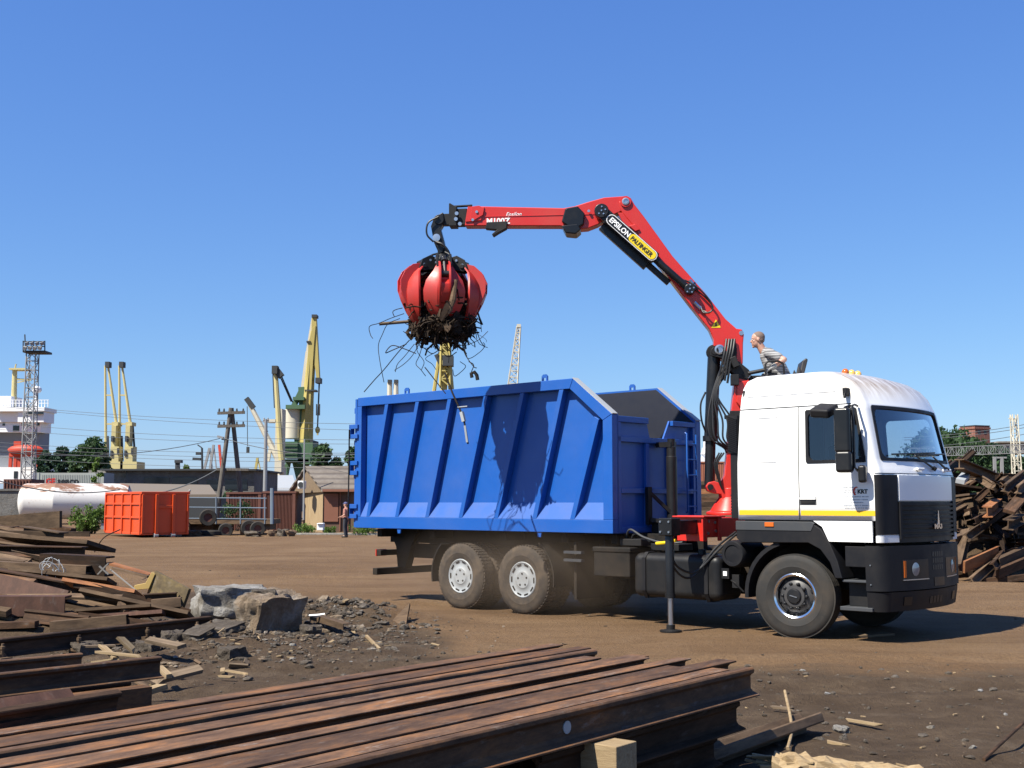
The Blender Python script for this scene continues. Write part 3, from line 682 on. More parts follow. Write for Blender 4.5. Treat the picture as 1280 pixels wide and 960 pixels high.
# tanks and boxes hung on the far side of the frame
for x0, x1, z0, z1 in ((-3.55,-2.45,.36,1.08),(-2.35,-1.05,.38,1.10)):
    b = MB(); b.bx(x0,x1,W-.70,W-.04,z0,z1); b.build('far_side_tank', M['dustyblack'], truck, bevel=.06, seg=3)
b = MB(); b.bx(-3.85,-3.80,.15,.85,.28,1.15); b.build('mud_flap', M['dustyblack'], truck); b = MB(); b.bx(-3.85,-3.80,W-.85,W-.1,.28,1.15); b.build('mud_flap', M['dustyblack'], truck)
b = MB(); b.bx(-3.6,-1.0,.80,1.52,.58,.76); b.tube([(-3.7,1.2,.72),(-3.0,1.2,.70),(-1.2,1.2,.78)], .16, 12); b.build('gearbox_and_driveshaft', M['dustyblack'], truck)
b = MB(); b.bx(-2.64,-1.14,.03,.66,.40,1.03); tank = b.build('fuel_tank', M['black'], truck, bevel=.11, seg=5)
for s in (-2.42,-1.35):
    b = MB(); L = [(.30,1.045),(.10,1.04),(.02,.96),(.016,.5),(.08,.39),(.3,.385)]
    for p, q in zip(L, L[1:]): b.bar((s,p[0],p[1]), (s,q[0],q[1]), .06, .012)
    b.build('tank_strap', M['plastic'], tank)
b = MB(); b.lathe([(.06,0),(.06,.05),(.05,.07)], 16, Matrix.Translation((-1.6,.3,1.03))); b.build('fuel_cap', M['black'], tank)
b = MB(); b.bx(-3.38,-2.70,.05,.66,.66,1.09); b.bx(-3.40,-2.68,.035,.68,1.02,1.10); bb = b.build('battery_box', M['dustyblack'], truck, bevel=.02)
b = MB(); b.bx(-3.38,-3.36,.3,.6,1.1,1.2); b.bx(-3.0,-2.6,.2,.6,1.12,1.22); b.bx(-2.5,-2.0,.3,.66,1.06,1.16); b.build('valve_block', M['black'], truck, bevel=.01)
b = MB(); b.lathe([(.03,.06),(.12,.055),(.125,.07),(.165,.07),(.18,.05),(.19,.0),(.19,-.5),(.1,-.52)], 36, Matrix.Translation((-.93,.10,1.06)) @ RX); b.build('air_filter', M['plastic'], truck)
b = MB(); b.bx(-1.12,-1.0,.05,.09,.72,.86, mi=0); b.bx(-.97,-.86,.08,.2,.60,.78, mi=0); b.bx(-1.09,-1.03,.044,.052,.76,.82, mi=1); b.tube([(-1.0,.1,.7),(-.9,.06,.66),(-.8,.1,.55)], .012, 6); b.build('side_valve', [M['black'], M['textwhite']], truck)
def hose(pts, r, name, par, mat='hose', n=8, m=10):
    P = [Vector(p) for p in pts]; out = []
    ext = [P[0]*2-P[1]]+P+[P[-1]*2-P[-2]]
    for i in range(1, len(ext)-2):
        a, b_, c, d = ext[i-1:i+3]
        for k in range(m):
            t = k/m; out.append(.5*((2*b_)+(c-a)*t+(2*a-5*b_+4*c-d)*t*t+(3*b_-a-3*c+d)*t**3))
    out.append(P[-1]); mb = MB(); mb.tube(out, r, n); return mb.build(name, M[mat], par)
hose([(-3.0,.35,1.2),(-2.8,.2,1.36),(-2.5,.15,1.25),(-2.1,.12,1.18),(-1.8,.2,1.2)], .016, 'brake_hose', truck, 'greyplastic')
hose([(-2.9,.35,1.2),(-2.7,.2,1.30),(-2.4,.15,1.20)], .014, 'brake_hose', truck, 'greyplastic')
hose([(-2.25,.10,1.17),(-2.05,.08,1.19),(-1.90,.08,1.22)], .024, 'coiled_hose', truck, 'yellow')
hose([(-1.05,.4,1.35),(-1.2,.1,1.1),(-1.4,-.05,.85),(-1.5,-.2,.80),(-1.58,-.42,.95),(-1.58,-.45,1.3)], .016, 'stabilizer_hose', truck)
hose([(-1.10,.4,1.35),(-1.25,.1,1.12),(-1.45,-.08,.78),(-1.53,-.25,.73),(-1.6,-.42,.9),(-1.6,-.45,1.2)], .016, 'stabilizer_hose', truck)
# intake stack behind the cab
b = MB(); b.bx(-.98,-.83,.06,.30,2.44,2.96)
for k in range(18): b.box((-.985,.18,2.47+.027*k), (.02,.24,.012)); b.box((-.905,.052,2.47+.027*k), (.15,.016,.012), ry=.35)
b.bx(-.96,-.85,.08,.28,1.55,2.44); b.build('intake_stack', M['plastic'], truck)
b = MB()
for k in range(7): b.lathe([(.07,0),(.085,.02),(.07,.04)], 16, Matrix.Translation((-.95,.2,1.6+.04*k)))
b.build('intake_bellows', M['hose'], truck)
# ------------------------------------------------------------------ dump body
b = MB(); b.bx(-8.92,-2.98,.02,W-.02,1.30,1.36)
body = b.build('dump_body', M['blue'], truck)
OUT = [(-8.93,1.30),(-2.97,1.30),(-2.97,3.09),(-3.73,3.68),(-8.90,3.68)]
ST = [-8.10,-7.29,-6.48,-5.62,-4.80,-3.97,-3.27]; SB = [-8.58,-7.80,-7.02,-6.20,-5.38,-4.54,-3.76]
for sgn in (0, 1):
    Y = lambda t: t if not sgn else W-t
    def pr(b, poly, t0, t1): a, c = sorted((Y(t0), Y(t1))); return b.prism(poly, a, c)
    b = MB(); pr(b, OUT, .13, .155); side = b.build('side_wall', M['blue'], body)
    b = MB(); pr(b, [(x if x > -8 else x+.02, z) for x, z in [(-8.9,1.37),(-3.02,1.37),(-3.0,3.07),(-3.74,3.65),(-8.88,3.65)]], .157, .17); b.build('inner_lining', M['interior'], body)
    b = MB()
    pr(b, [(-8.90,3.68),(-3.73,3.68),(-3.80,3.52),(-8.90,3.52)], 0, .129); pr(b, [(-3.728,3.678),(-2.97,3.09),(-3.15,3.00),(-3.797,3.52)], .002, .129)
    pr(b, [(-3.15,1.502),(-2.97,1.502),(-2.97,3.085),(-3.15,2.997)], .001, .129); pr(b, [(-8.93,1.30),(-2.97,1.30),(-2.97,1.50),(-8.93,1.50)], 0, .129)
    pr(b, [(-8.93,1.502),(-8.79,1.502),(-8.79,3.518),(-8.91,3.518)], .001, .129)
    b.build('side_frame', M['blue'], body, bevel=.008)
    b = MB(); prof = [(Y(.004),1.503),(Y(.128),1.76),(Y(.128),1.503)]; b.prism(prof, -8.788, -3.152, axis='x'); b.build('sloped_sill', M['blue_dust'], body)
    for st, sb_ in zip(ST, SB):
        top = 3.517 if st < -3.5 else 3.02; b = MB(); pr(b, [(sb_-.045,1.505),(sb_+.045,1.505),(st+.045,top-.0),(st-.045,top+(.045 if st > -3.5 else 0))], .004, .128); b.build('side_rib', M['blue'], body, bevel=.006)
    b = MB(); L = [(-3.735,3.687),(-2.962,3.096)]; b.bar((L[0][0],Y(.065),L[0][1]), (L[1][0],Y(.065),L[1][1]), .125, .015); b.build('rim_edge', M['rimgrey'], body)
    for s in ((-7.62,-4.36) if not sgn else (-7.6,-4.31)):
        b = MB(); b.prism([(s-.06,3.68),(s-.06,3.76),(s-.03,3.79),(s+.03,3.79),(s+.06,3.76),(s+.06,3.68),(s+.03,3.68),(s+.03,3.735),(s-.03,3.735),(s-.03,3.68)], Y(.065)-.012, Y(.065)+.012); b.build('lifting_eye', M['blue'], body)
    for s in (-7.75,-4.45):
        b = MB(); b.prism([(s-.05,1.30),(s+.05,1.30),(s+.03,1.22),(s-.03,1.22)], Y(.03)-.012, Y(.03)+.012); b.build('tarp_hook', M['blue'], body)
b = MB(); b.prism([(.10,1.36),(W-.05,1.36),(W-.05,3.06),(1.57,3.06),(1.40,2.77),(1.03,2.77),(.93,3.07),(.10,3.07)], -3.06, -3.03, axis='x'); fp = b.build('front_wall', M['blue'], body)
b = MB()
for t0, t1, z0, z1 in ((.132,.93,2.98,3.07),(.132,W-.132,2.68,2.765),(1.58,W-.132,2.98,3.06),(.132,.22,1.31,2.975),(W-.22,W-.132,1.31,2.975),(.85,.94,1.40,2.675),(1.48,1.57,1.40,2.675),(.225,W-.225,1.90,1.98),(.225,W-.225,1.31,1.40)): b.bx(-3.028,-2.97,t0,t1,z0,z1)
b.build('front_frame', M['blue'], body, bevel=.006)
b = MB(); b.tube([(-2.93,1.86,1.60),(-2.90,1.86,1.62),(-2.90,1.86,2.86),(-2.93,1.86,2.88)], .016, 8); b.tube([(-2.93,2.12,1.60),(-2.90,2.12,1.62),(-2.90,2.12,2.86)], .016, 8)
for k in range(5): b.tube([(-2.90,1.86,1.7+.25*k),(-2.90,2.12,1.7+.25*k)], .012, 6)
b.build('ladder', M['blue'], body)
b = MB(); b.prism([(.02,1.31),(W-.02,1.31),(W-.02,3.66),(.02,3.66)], -8.99, -8.935, axis='x')
for z in (1.6,2.2,2.8,3.4): b.bx(-9.05,-8.99,.05,W-.05,z,z+.1)
b.build('tailgate', M['blue'], body)
for z in (3.06, 2.39, 1.60):
    b = MB(); b.bx(-9.10,-8.86,-.035,-.003,z+.05,z+.13); b.bx(-9.10,-8.86,-.035,-.003,z-.13,z-.05); b.bx(-9.10,-9.05,-.035,.06,z-.13,z+.13); b.build('tailgate_hinge', M['blue'], body, bevel=.006)
b = MB(); b.tube([(-9.07,-.05,1.5),(-9.07,-.05,3.1)], .013, 8); b.build('hinge_rod', M['black'], body)
b = MB(); b.lathe([(.085,0),(.085,1.02),(.075,1.03),(.075,1.17),(.062,1.18),(.062,1.30)], 24, Matrix.Translation((-2.74,1.2,1.45))); b.bx(-2.98,-2.7,1.12,1.28,2.62,2.70); b.build('tipping_cylinder', M['blackgloss'], truck)
b = MB(); b.bar((-2.95,.85,1.95), (-2.72,1.15,1.6), .05); b.bx(-2.96,-2.9,.80,.90,1.42,2.0); b.bx(-2.95,-2.55,.95,1.4,1.28,1.46); b.bar((-2.9,.85,1.5),(-2.6,1.1,1.45),.06); b.build('cylinder_bracket', M['black'], truck)
# ------------------------------------------------------------------ loader crane (parts of the truck)
CA = R(-142.71)
CM = Matrix.Translation((-1.72, 1.25, 0)) @ Matrix.Rotation(CA, 4, 'Z')           # crane plane (r, w, z) -> truck frame; w looks towards the photographer
TM = Matrix.Translation((TX, TY, 0)) @ Matrix.Rotation(-TH, 4, 'Z')
WM = TM @ CM
CE = (WM.to_3x3() @ Vector((1,0,0))); CW = (WM.to_3x3() @ Vector((0,1,0))); C0 = WM.translation.copy()
def cp(px, py, w=0.):                              # photo spot -> point of the crane's plane (in r, w, z)
    r = ray(px, py); o = Vector((0,0,CAMH)); k = (w-(o-C0).dot(CW))/r.dot(CW); P = o+r*k-C0; return Vector((P.dot(CE), w, P.z))
def pw(P): return WM @ Vector(P)                   # crane plane -> world
# base and stabilizers
b = MB(); b.bx(-1.84,-1.42,.10,W-.10,1.27,1.55); cb = b.build('crane_base', M['red'], truck, bevel=.015)
b = MB(); b.bx(-1.42,-1.39,.42,.50,1.22,1.58); b.bx(-1.42,-1.39,.02,.10,1.22,1.58); b.bx(-1.86,-1.39,.06,.12,1.22,1.58); b.bx(-1.90,-1.36,.0,.55,1.552,1.575)
b.build('base_flange', M['red'], cb, bevel=.008)
b = MB()
for t_, z_ in ((.2,1.50),(.36,1.48),(.18,1.33),(.38,1.36)): b.lathe([(.022,0),(.022,.015)], 8, Matrix.Translation((-1.42,t_,z_)) @ Euler((0,math.pi/2,0)).to_matrix().to_4x4())
b.build('base_bolt', M['steel'], cb)
for y, sg in ((-.49, 1), (W+.49, -1)):
    b = MB(); y0, y1 = sorted((y-.08*sg, .12 if sg == 1 else W-.12)); b.bx(-1.71,-1.51,y0,y1,1.32,1.52); b.box((-1.6,y,1.43), (.22,.22,.24))
    beam = b.build('stabilizer_beam', M['blackgloss'], truck, bevel=.012)
    b = MB(); b.lathe([(.062,.48),(.062,1.40),(.055,1.42)], 20, Matrix.Translation((-1.6,y,0))); b.lathe([(.072,.46),(.072,.52)], 20, Matrix.Translation((-1.6,y,0))); leg = b.build('stabilizer_leg', M['blackgloss'], truck)
    b = MB(); b.lathe([(.036,.05),(.036,.50)], 16, Matrix.Translation((-1.6,y,0))); b.build('piston_rod', M['steel'], leg)
    b = MB(); b.lathe([(.15,.005),(.15,.025),(.06,.04),(.06,.10)], 24, Matrix.Translation((-1.6,y,0))); b.build('foot_plate', M['black'], leg)
    b = MB()
    for dx in (-.07,.07):
        for dz in (-.07,.07): b.lathe([(.016,0),(.016,.014)], 8, Matrix.Translation((-1.6+dx,y-.11*sg,1.43+dz)) @ Euler((math.pi/2*sg,0,0)).to_matrix().to_4x4())
    b.build('beam_bolt', M['steel'], beam)
# column
b = MB(); b.lathe([(.36,1.575),(.36,1.62),(.30,1.64),(.20,1.80),(.17,1.84),(.17,1.98)], 28, CM)
b.prism([(.10,1.72),(.14,1.88),(.26,1.90),(.34,1.93),(.37,2.0),(.33,2.06),(.24,2.08),(.16,2.05),(.09,2.16),(-.02,3.05),(-.10,3.70),(-.16,3.76),(-.27,3.76),(-.31,3.68),(-.22,3.05),(-.12,2.12),(-.13,1.95),(-.10,1.72)], -.15, .15, CM)
b.prism([(-.10,3.25),(-.12,3.56),(-.30,3.58),(-.30,3.2),(-.2,3.13)], -.2, .2, CM)
column = b.build('crane_column', M['red'], truck, bevel=.015)
b = MB()
for r_, z_, rad in ((.30,1.99,.045),(-.26,3.66,.05)):
    b = MB(); b.lathe([(rad,-.19),(rad,.19)], 20, CM @ Matrix.Translation((r_,0,z_)) @ RX); b.build('column_pin', M['black'], column)
b = MB()
for k in range(3): b.bx(-.03-.06*k,.005-.06*k,.17,.20,1.62,1.80, CM)
b.build('slewing_bolt', M['black'], column)
b = MB(); b.tube([(-.17,.19,2.15),(-.27,.19,3.0)], .055, 10, CM); b.build('column_pipe', M['red'], column)
hose([CM @ Vector(p) for p in [(-.12,.24,2.1),(-.22,.26,2.05),(-.24,.24,2.3),(-.28,.24,2.9)]], .018, 'column_hose', column)
# lift cylinder and links
b = MB(); b.tube([(.305,0,1.99),(.30,0,2.10),(.275,0,2.72)], [.075,.078,.078], 20, CM); b.tube([(.275,0,2.72),(.20,0,3.98)], .098, 20, CM); b.lathe([(.115,-.0),(.115,.08)], 20, CM @ Matrix.Translation((.277,0,2.68)))
lift = b.build('lift_cylinder', M['blackgloss'], truck)
b = MB(); 
for w_ in (-.14, .14):
    b.prism([(.27,4.10),(.14,4.12),(-.30,3.74),(-.34,3.64),(-.26,3.58),(-.12,3.62),(.10,3.92),(.27,3.96)], w_-.02, w_+.02, CM)
b.lathe([(.06,-.17),(.06,.17)], 20, CM @ Matrix.Translation((.20,0,4.03)) @ RX); b.lathe([(.11,-.06),(.11,.06)], 20, CM @ Matrix.Translation((.21,0,4.03)) @ RX)
b.bx(-.62,-.25,-.1,.1,3.60,3.66, CM)
lk = b.build('boom_link', M['black'], truck, bevel=.008)
b = MB(); b.lathe([(.075,.161),(.075,.175),(.05,.18),(.048,.165)], 24, CM @ Matrix.Translation((.13,0,4.05)) @ RX.inverted()); b.lathe([(.05,.161),(.05,.18),(.02,.18)], 20, CM @ Matrix.Translation((-.27,0,3.66)) @ RX.inverted()); b.build('link_pin', M['steel'], lk)
# main boom
BOOM = [(1.53,6.455),(1.44,6.43),(1.38,6.32),(1.24,6.13),(.81,5.50),(.31,4.90),(.03,4.52),(-.13,4.37),(-.21,4.36),(-.24,4.28),(-.225,4.15),(-.215,3.85),(-.19,3.74),(-.10,3.73),(.0,3.78),(.10,3.92),(.22,4.03),(.21,4.20),(.28,4.37),(.56,4.74),(.94,5.26),(1.24,5.66),(1.40,5.98),(1.50,6.10),(1.60,6.24),(1.62,6.36)]
b = MB(); b.prism(BOOM, -.13, .13, CM); boom = b.build('main_boom', M['red'], truck, bevel=.018)
b = MB()
b.prism([(.02,4.12),(-.05,4.22),(-.11,4.20),(-.13,4.05),(-.12,3.82),(.0,3.82)], .131, .134, CM); b.build('hose_slot', M['black'], boom)
b = MB(); b.lathe([(.085,-.16),(.085,.16)], 24, CM @ Matrix.Translation((1.515,0,6.36)) @ RX); b.build('elbow_boss', M['red'], boom)
b = MB(); b.lathe([(.055,.161),(.055,.172),(.035,.175),(.033,.16)], 20, CM @ Matrix.Translation((1.515,0,6.36)) @ RX.inverted()); b.lathe([(.035,.13),(.035,.14)], 16, CM @ Matrix.Translation((-.20,0,4.30)) @ RX.inverted()); b.build('elbow_pin', M['steel'], boom)
def sticker_tri(px, py, s):
    c = cp(px, py, .133); b = MB(); b.prism([(c.x+s,c.z-s*.8),(c.x-s,c.z-s*.8),(c.x,c.z+s)], .131, .135, CM); b.build('warning_sticker', M['yellow'], boom)
    b = MB(); b.prism([(c.x+s*.18,c.z-s*.5),(c.x-s*.18,c.z-s*.5),(c.x-s*.1,c.z+s*.35),(c.x+s*.1,c.z+s*.35)], .134, .137, CM); b.build('warning_mark', M['textblack'], boom)
sticker_tri(895, 405, .07)
b = MB(); c = cp(886, 374, .15)
for px, py, qx, qy in ((862,350,868,358),(868,378,876,386)): b.tube([cp(px,py,.17), cp(qx,qy,.17)], .03, 8, CM)
b.build('hose_fitting', M['steel'], boom)
def chose(L, r, name, par, w=.17, mat='hose'): return hose([CM @ cp(px, py, w+dw) for px, py, dw in L], r, name, par, mat)
chose([(822,320,.0),(845,345,0),(860,352,.02),(875,362,.05),(888,377,.06),(890,388,.06),(880,391,.05),(876,383,0)], .013, 'boom_hose', boom)
chose([(870,362,.0),(884,374,.03),(891,384,.05),(886,391,.05),(878,388,.0)], .013, 'boom_hose', boom)
for k in range(4):
    x = 905+3.4*k
    chose([(x+3,424,.0),(x+1,438,.06),(x-2,452,.07),(x-6,470+3*k,.05)], .017, 'hose_line', boom)
    b = MB(); b.tube([cp(x+3,426,.18), cp(x+1.8,433,.21)], .014, 8, CM); b.build('hose_end', M['steeldull'], boom)
g = random.Random(11)
for k in range(6):
    x0 = 899+3*k
    chose([(x0+4,455,.02),(x0-8-2*k,490,.06),(x0-14+k*3,525,.10),(x0-10+2*k,548,.12),(x0+6,560,.06),(x0+9,566,.0)], .0145, 'hose_loop', column, w=.12)
chose([(882,490,.05),(876,505,.05),(877,525,.05),(882,540,.0)], .014, 'hose_loop', column, w=.12)
for k in range(3):
    chose([(899+3*k,566,.0),(893+2*k,580,.03),(898+k,600,.02),(903,612,0)], .013, 'hose_loop', column, w=.17)
b = MB(); b.bx(-.22,.08,.16,.2,3.0,3.06, CM); b.bx(-.14,-.02,.16,.28,3.5,3.66, CM); b.box((-.08,.22,3.85),(.10,.12,.16), CM, ry=.4); b.bx(-.2,.0,.16,.26,3.02,3.12, CM); b.build('hose_clamp', M['black'], column, bevel=.01)
# jib
JIB = [(3.965,6.345),(3.78,6.35),(2.47,6.29),(2.30,6.315),(2.12,6.37),(1.85,6.44),(1.52,6.455),(1.44,6.42),(1.42,6.34),(1.48,6.27),(1.62,6.20),(1.76,6.14),(1.94,6.02),(2.10,5.96),(2.26,5.95),(2.53,6.01),(3.56,6.035),(4.01,6.045)]
b = MB(); b.prism(JIB, -.12, .12, CM); jib = b.build('jib', M['red'], truck, bevel=.015)
b = MB(); b.prism([(4.0,6.10),(3.75,6.12),(3.70,6.33),(3.96,6.345)], .121, .14, CM); b.prism([(3.90,6.34),(3.78,6.352),(3.7,6.3),(3.72,6.2),(3.86,6.12),(3.92,6.14)], .141, .155, CM); b.build('jib_end_plate', M['red'], jib, bevel=.006)
b = MB()
for px, py in ((596,265),(591,275),(736,264)): 
    c = cp(px, py, .15); b.lathe([(.022,0),(.022,.02)], 10, CM @ Matrix.Translation(c) @ RX.inverted())
b.build('jib_bolt', M['steel'], jib)
b = MB(); b.prism([(2.50,6.06),(2.44,6.27),(2.25,6.30),(2.14,6.18),(2.16,6.02),(2.3,5.92)], .121, .19, CM); b.prism([(2.50,6.00),(2.44,5.88),(2.28,5.86),(2.2,5.93),(2.25,6.02)], -.15, .2, CM); b.build('hose_reel', M['blackgloss'], jib, bevel=.02)
b = MB(); b.prism([(3.66,6.08),(3.34,6.09),(3.35,5.98),(3.48,5.91),(3.56,5.86),(3.58,5.89),(3.5,5.96),(3.68,5.98)], .05, .18, CM); b.build('jib_bracket', M['black'], jib, bevel=.008)
b = MB(); b.bx(2.0,3.7,.1215,.128,6.175,6.187, CM); b.build('jib_weld', M['red'], jib)
XD = CM.to_3x3() @ Vector((-1,0,0)); ZU = Vector((0,0,1))
c = cp(608, 280, .124); text('M100Z', .125, M['textwhite'], 'jib_lettering', jib, CM @ c, XD, ZU, bold=.004)
c = cp(632, 270, .124); text('Epsilon', .085, M['textwhite'], 'jib_script', jib, CM @ c, XD, ZU, shear=.35)
b = MB(); b.prism([(4.22,6.33),(3.98,6.33),(3.98,6.07),(4.22,6.07)], -.085, .085, CM); b.prism([(4.16,6.36),(4.14,6.36),(4.14,6.05),(4.26,6.05),(4.26,6.41),(4.24,6.41)], -.12, .12, CM); b.bx(4.22,4.42,-.06,.06,6.08,6.26, CM); b.tube([(4.2,.05,6.37),(3.9,.05,6.38)], .02, 8, CM)
ext = b.build('boom_extension', M['black'], truck, bevel=.01)
b = MB()
for px, py in ((571,267),(570,274),(575,280)): c = cp(px, py, .125); b.lathe([(.03,0),(.03,.02)], 10, CM @ Matrix.Translation(c) @ RX.inverted())
b.build('extension_bolt', M['steel'], ext)
b = MB(); b.prism([(4.36,6.28),(4.50,6.20),(4.55,6.06),(4.50,5.80),(4.42,5.62),(4.36,5.64),(4.34,5.80),(4.40,6.02),(4.33,6.14)], -.08, .08, CM); b.lathe([(.08,-.1),(.08,.1)], 20, CM @ Matrix.Translation((4.42,0,6.16)) @ RX)
hl_ = b.build('jib_hanger', M['blackgloss'], truck, bevel=.01)
b = MB(); b.lathe([(.06,.09),(.06,.11),(.03,.112)], 16, CM @ Matrix.Translation((4.455,0,5.87)) @ RX.inverted()); b.build('hanger_pin', M['steel'], hl_)
hose([CM @ Vector(p) for p in [(4.42,.12,6.2),(4.58,.14,6.1),(4.60,.14,5.92),(4.50,.12,5.80)]], .014, 'hanger_hose', hl_)
hose([CM @ Vector(p) for p in [(4.46,.12,5.8),(4.34,.14,5.74),(4.25,.12,5.60),(4.3,.1,5.48)]], .02, 'hanger_hose', hl_)
# jib cylinder with the maker's label
A = cp(752, 265, .24); B = cp(819, 324, .24); Cc = cp(862, 362, .20)
b = MB(); b.bar(A+(A-B).normalized()*.06, B, .185, .15, CM, up=(0,1,0)); b.lathe([(.11,-.10),(.11,.10)], 20, CM @ Matrix.Translation(A) @ RX)
b.tube([B, Cc], .055, 16, CM); b.lathe([(.08,-.08),(.08,.08)], 20, CM @ Matrix.Translation(Cc) @ RX); b.bar(Cc+Vector((.0,0,0)), Cc+Vector((-.06,-.1,.08)), .12, .12, CM)
jc = b.build('jib_cylinder', M['blackgloss'], truck, bevel=.012)
b = MB()
for P_ in (A, Cc):
    for k in range(5):
        a = 2*math.pi*k/5+.4; r_ = .06 if k else 0; b.lathe([(.012,.0),(.012,.012)], 8, CM @ Matrix.Translation(P_+Vector((r_*math.cos(a), .10 if P_ is A else .08, r_*math.sin(a)))) @ RX.inverted())
b.build('cylinder_bolt', M['steel'], jc)
d = (B-A).normalized(); upv = Vector((0,1,0)).cross(d)
def lab(P0, P1, h, mat, name, off):
    n = 10; pts = []
    L = (P1-P0).length
    for k in range(2*n):
        s = 1 if k < n else -1; a = (-math.pi/2+math.pi*(k % n)/(n-1)) if s == 1 else (math.pi/2+math.pi*(k % n)/(n-1))
        cx = (L-h) if s == 1 else h; cc = P0+d*cx; pts.append(cc+(d*math.cos(a)+upv*math.sin(a))*h)
    b = MB(); V = [p+Vector((0,off,0)) for p in pts]+[p+Vector((0,off-.004,0)) for p in pts]; m = len(pts)
    b.add(V, [tuple(range(m)), tuple(range(m, 2*m))]+[(i, (i+1) % m, (i+1) % m+m, i+m) for i in range(m)], 0, CM); return b.build(name, mat, jc, smooth=0)
S0 = A+d*.14; S1 = A+d*1.10
lab(S0-d*.012, S1+d*.012, .081, M['textwhite'], 'label_rim', .079); lab(S0, S1, .072, M['blackgloss'], 'label_plate', .082); lab(S0+d*.44, S1-d*.008, .066, M['yellow'], 'label_yellow_field', .084)
dd = CM.to_3x3() @ d; uu = CM.to_3x3() @ upv
text('EPSILON', .112, M['textwhite'], 'label_lettering', jc, CM @ (S0+d*.045-upv*.042+Vector((0,.0855,0))), dd, uu, bold=.003, sx=.93)
text('PALFINGER', .095, M['textblack'], 'label_lettering', jc, CM @ (S0+d*.475-upv*.036+Vector((0,.0865,0))), dd, uu, bold=.002, sx=.88)
b = MB(); b.bar(cp(752,283,.05), cp(808,333,.05), .13, .13, CM, up=(0,1,0)); b.bar(cp(800,322,.05), cp(836,354,.04), .09, .08, CM, up=(0,1,0)); b.bar(cp(754,276,.06), cp(785,303,.06), .06,.06, CM, up=(0,1,0)); b.build('link_rod', M['blackgloss'], truck, bevel=.01)
b = MB(); b.prism([tuple(cp(x,y).xz) for x, y in ((772,268),(783,268),(800,298),(818,320),(808,326),(790,303))], -.16, .12, CM); b.prism([tuple(cp(x,y).xz) for x, y in ((786,285),(794,283),(800,290),(794,292))], .12, .16, CM); b.build('elbow_link', M['red'], truck, bevel=.01)
# crane seat
b = MB(); b.box((-.82,0,3.44), (.46,.46,.09), CM, ry=-.08); b.prism([(-.98,3.46),(-1.08,3.86),(-1.13,3.90),(-1.16,3.88),(-1.10,3.66),(-1.05,3.42)], -.24, .24, CM); b.prism([(-.93,3.44),(-.99,3.70),(-1.02,3.78),(-1.05,3.72),(-1.03,3.44)], -.26, -.22, CM); b.prism([(-.93,3.44),(-.99,3.70),(-1.02,3.78),(-1.05,3.72),(-1.03,3.44)], .22, .26, CM)
b.build('crane_seat', M['seatfoam'], truck, bevel=.03, seg=3)
b = MB(); b.bar((-.2,0,3.30), (-.85,0,3.36), .10, .08, CM); b.tube([(-.28,.22,3.68),(-.5,.26,3.72),(-.62,.28,3.70)], .03, 8, CM); b.tube([(-.52,.36,3.64),(-.52,.36,3.80),(-.56,.36,3.84),(-.72,.36,3.84),(-.78,.36,3.80),(-.80,.36,3.5)], .016, 8, CM); b.bx(-.7,-.55,.22,.3,3.60,3.68, CM); b.tube([(-.60,.22,3.68),(-.61,.22,3.80)], .012, 8, CM); b.tube([(-.60,-.22,3.5),(-.61,-.22,3.80)], .012, 8, CM)
b.bx(-.42,-.32,-.25,.25,3.02,3.06, CM); b.bar((-.36,0,3.04),(-.2,0,2.9),.06,.06, CM)
b.build('seat_frame', M['black'], truck, bevel=.006)
# ------------------------------------------------------------------ grapple hanging from the jib
GC = pw((4.375, 0, 5.62))
gra = empty('grapple', GC, 'red orange peel grapple closed on a tangle of scrap, hanging from the crane arm', 'grapple', rz=math.atan2(CE.y, CE.x))
b = MB(); b.lathe([(.09,0),(.10,-.06),(.13,-.08),(.13,-.16),(.20,-.18),(.22,-.30),(.16,-.36),(.06,-.6)], 24); b.bx(-.07,.07,-.05,.05,-.04,.10); rot = b.build('rotator', M['black'], gra, bevel=.008)
hose([(.06,.1,.0),(.16,.14,-.05),(.14,.14,-.18),(.06,.12,-.22)], .016, 'rotator_hose', gra)
hose([(-.06,.1,.02),(-.14,.16,-.05),(-.10,.2,-.2),(-.02,.16,-.25)], .016, 'rotator_hose', gra)
TP = [(.30,-.19,.09),(.45,-.24,.13),(.57,-.36,.20),(.645,-.51,.275),(.66,-.66,.315),(.63,-.81,.305),(.555,-.96,.245),(.45,-1.08,.155),(.31,-1.18,.035)]
TP = [(.29+(r_-.30)*.80, z_, wd*(.86 if z_ > -.45 else 1.02)) for r_, z_, wd in TP]
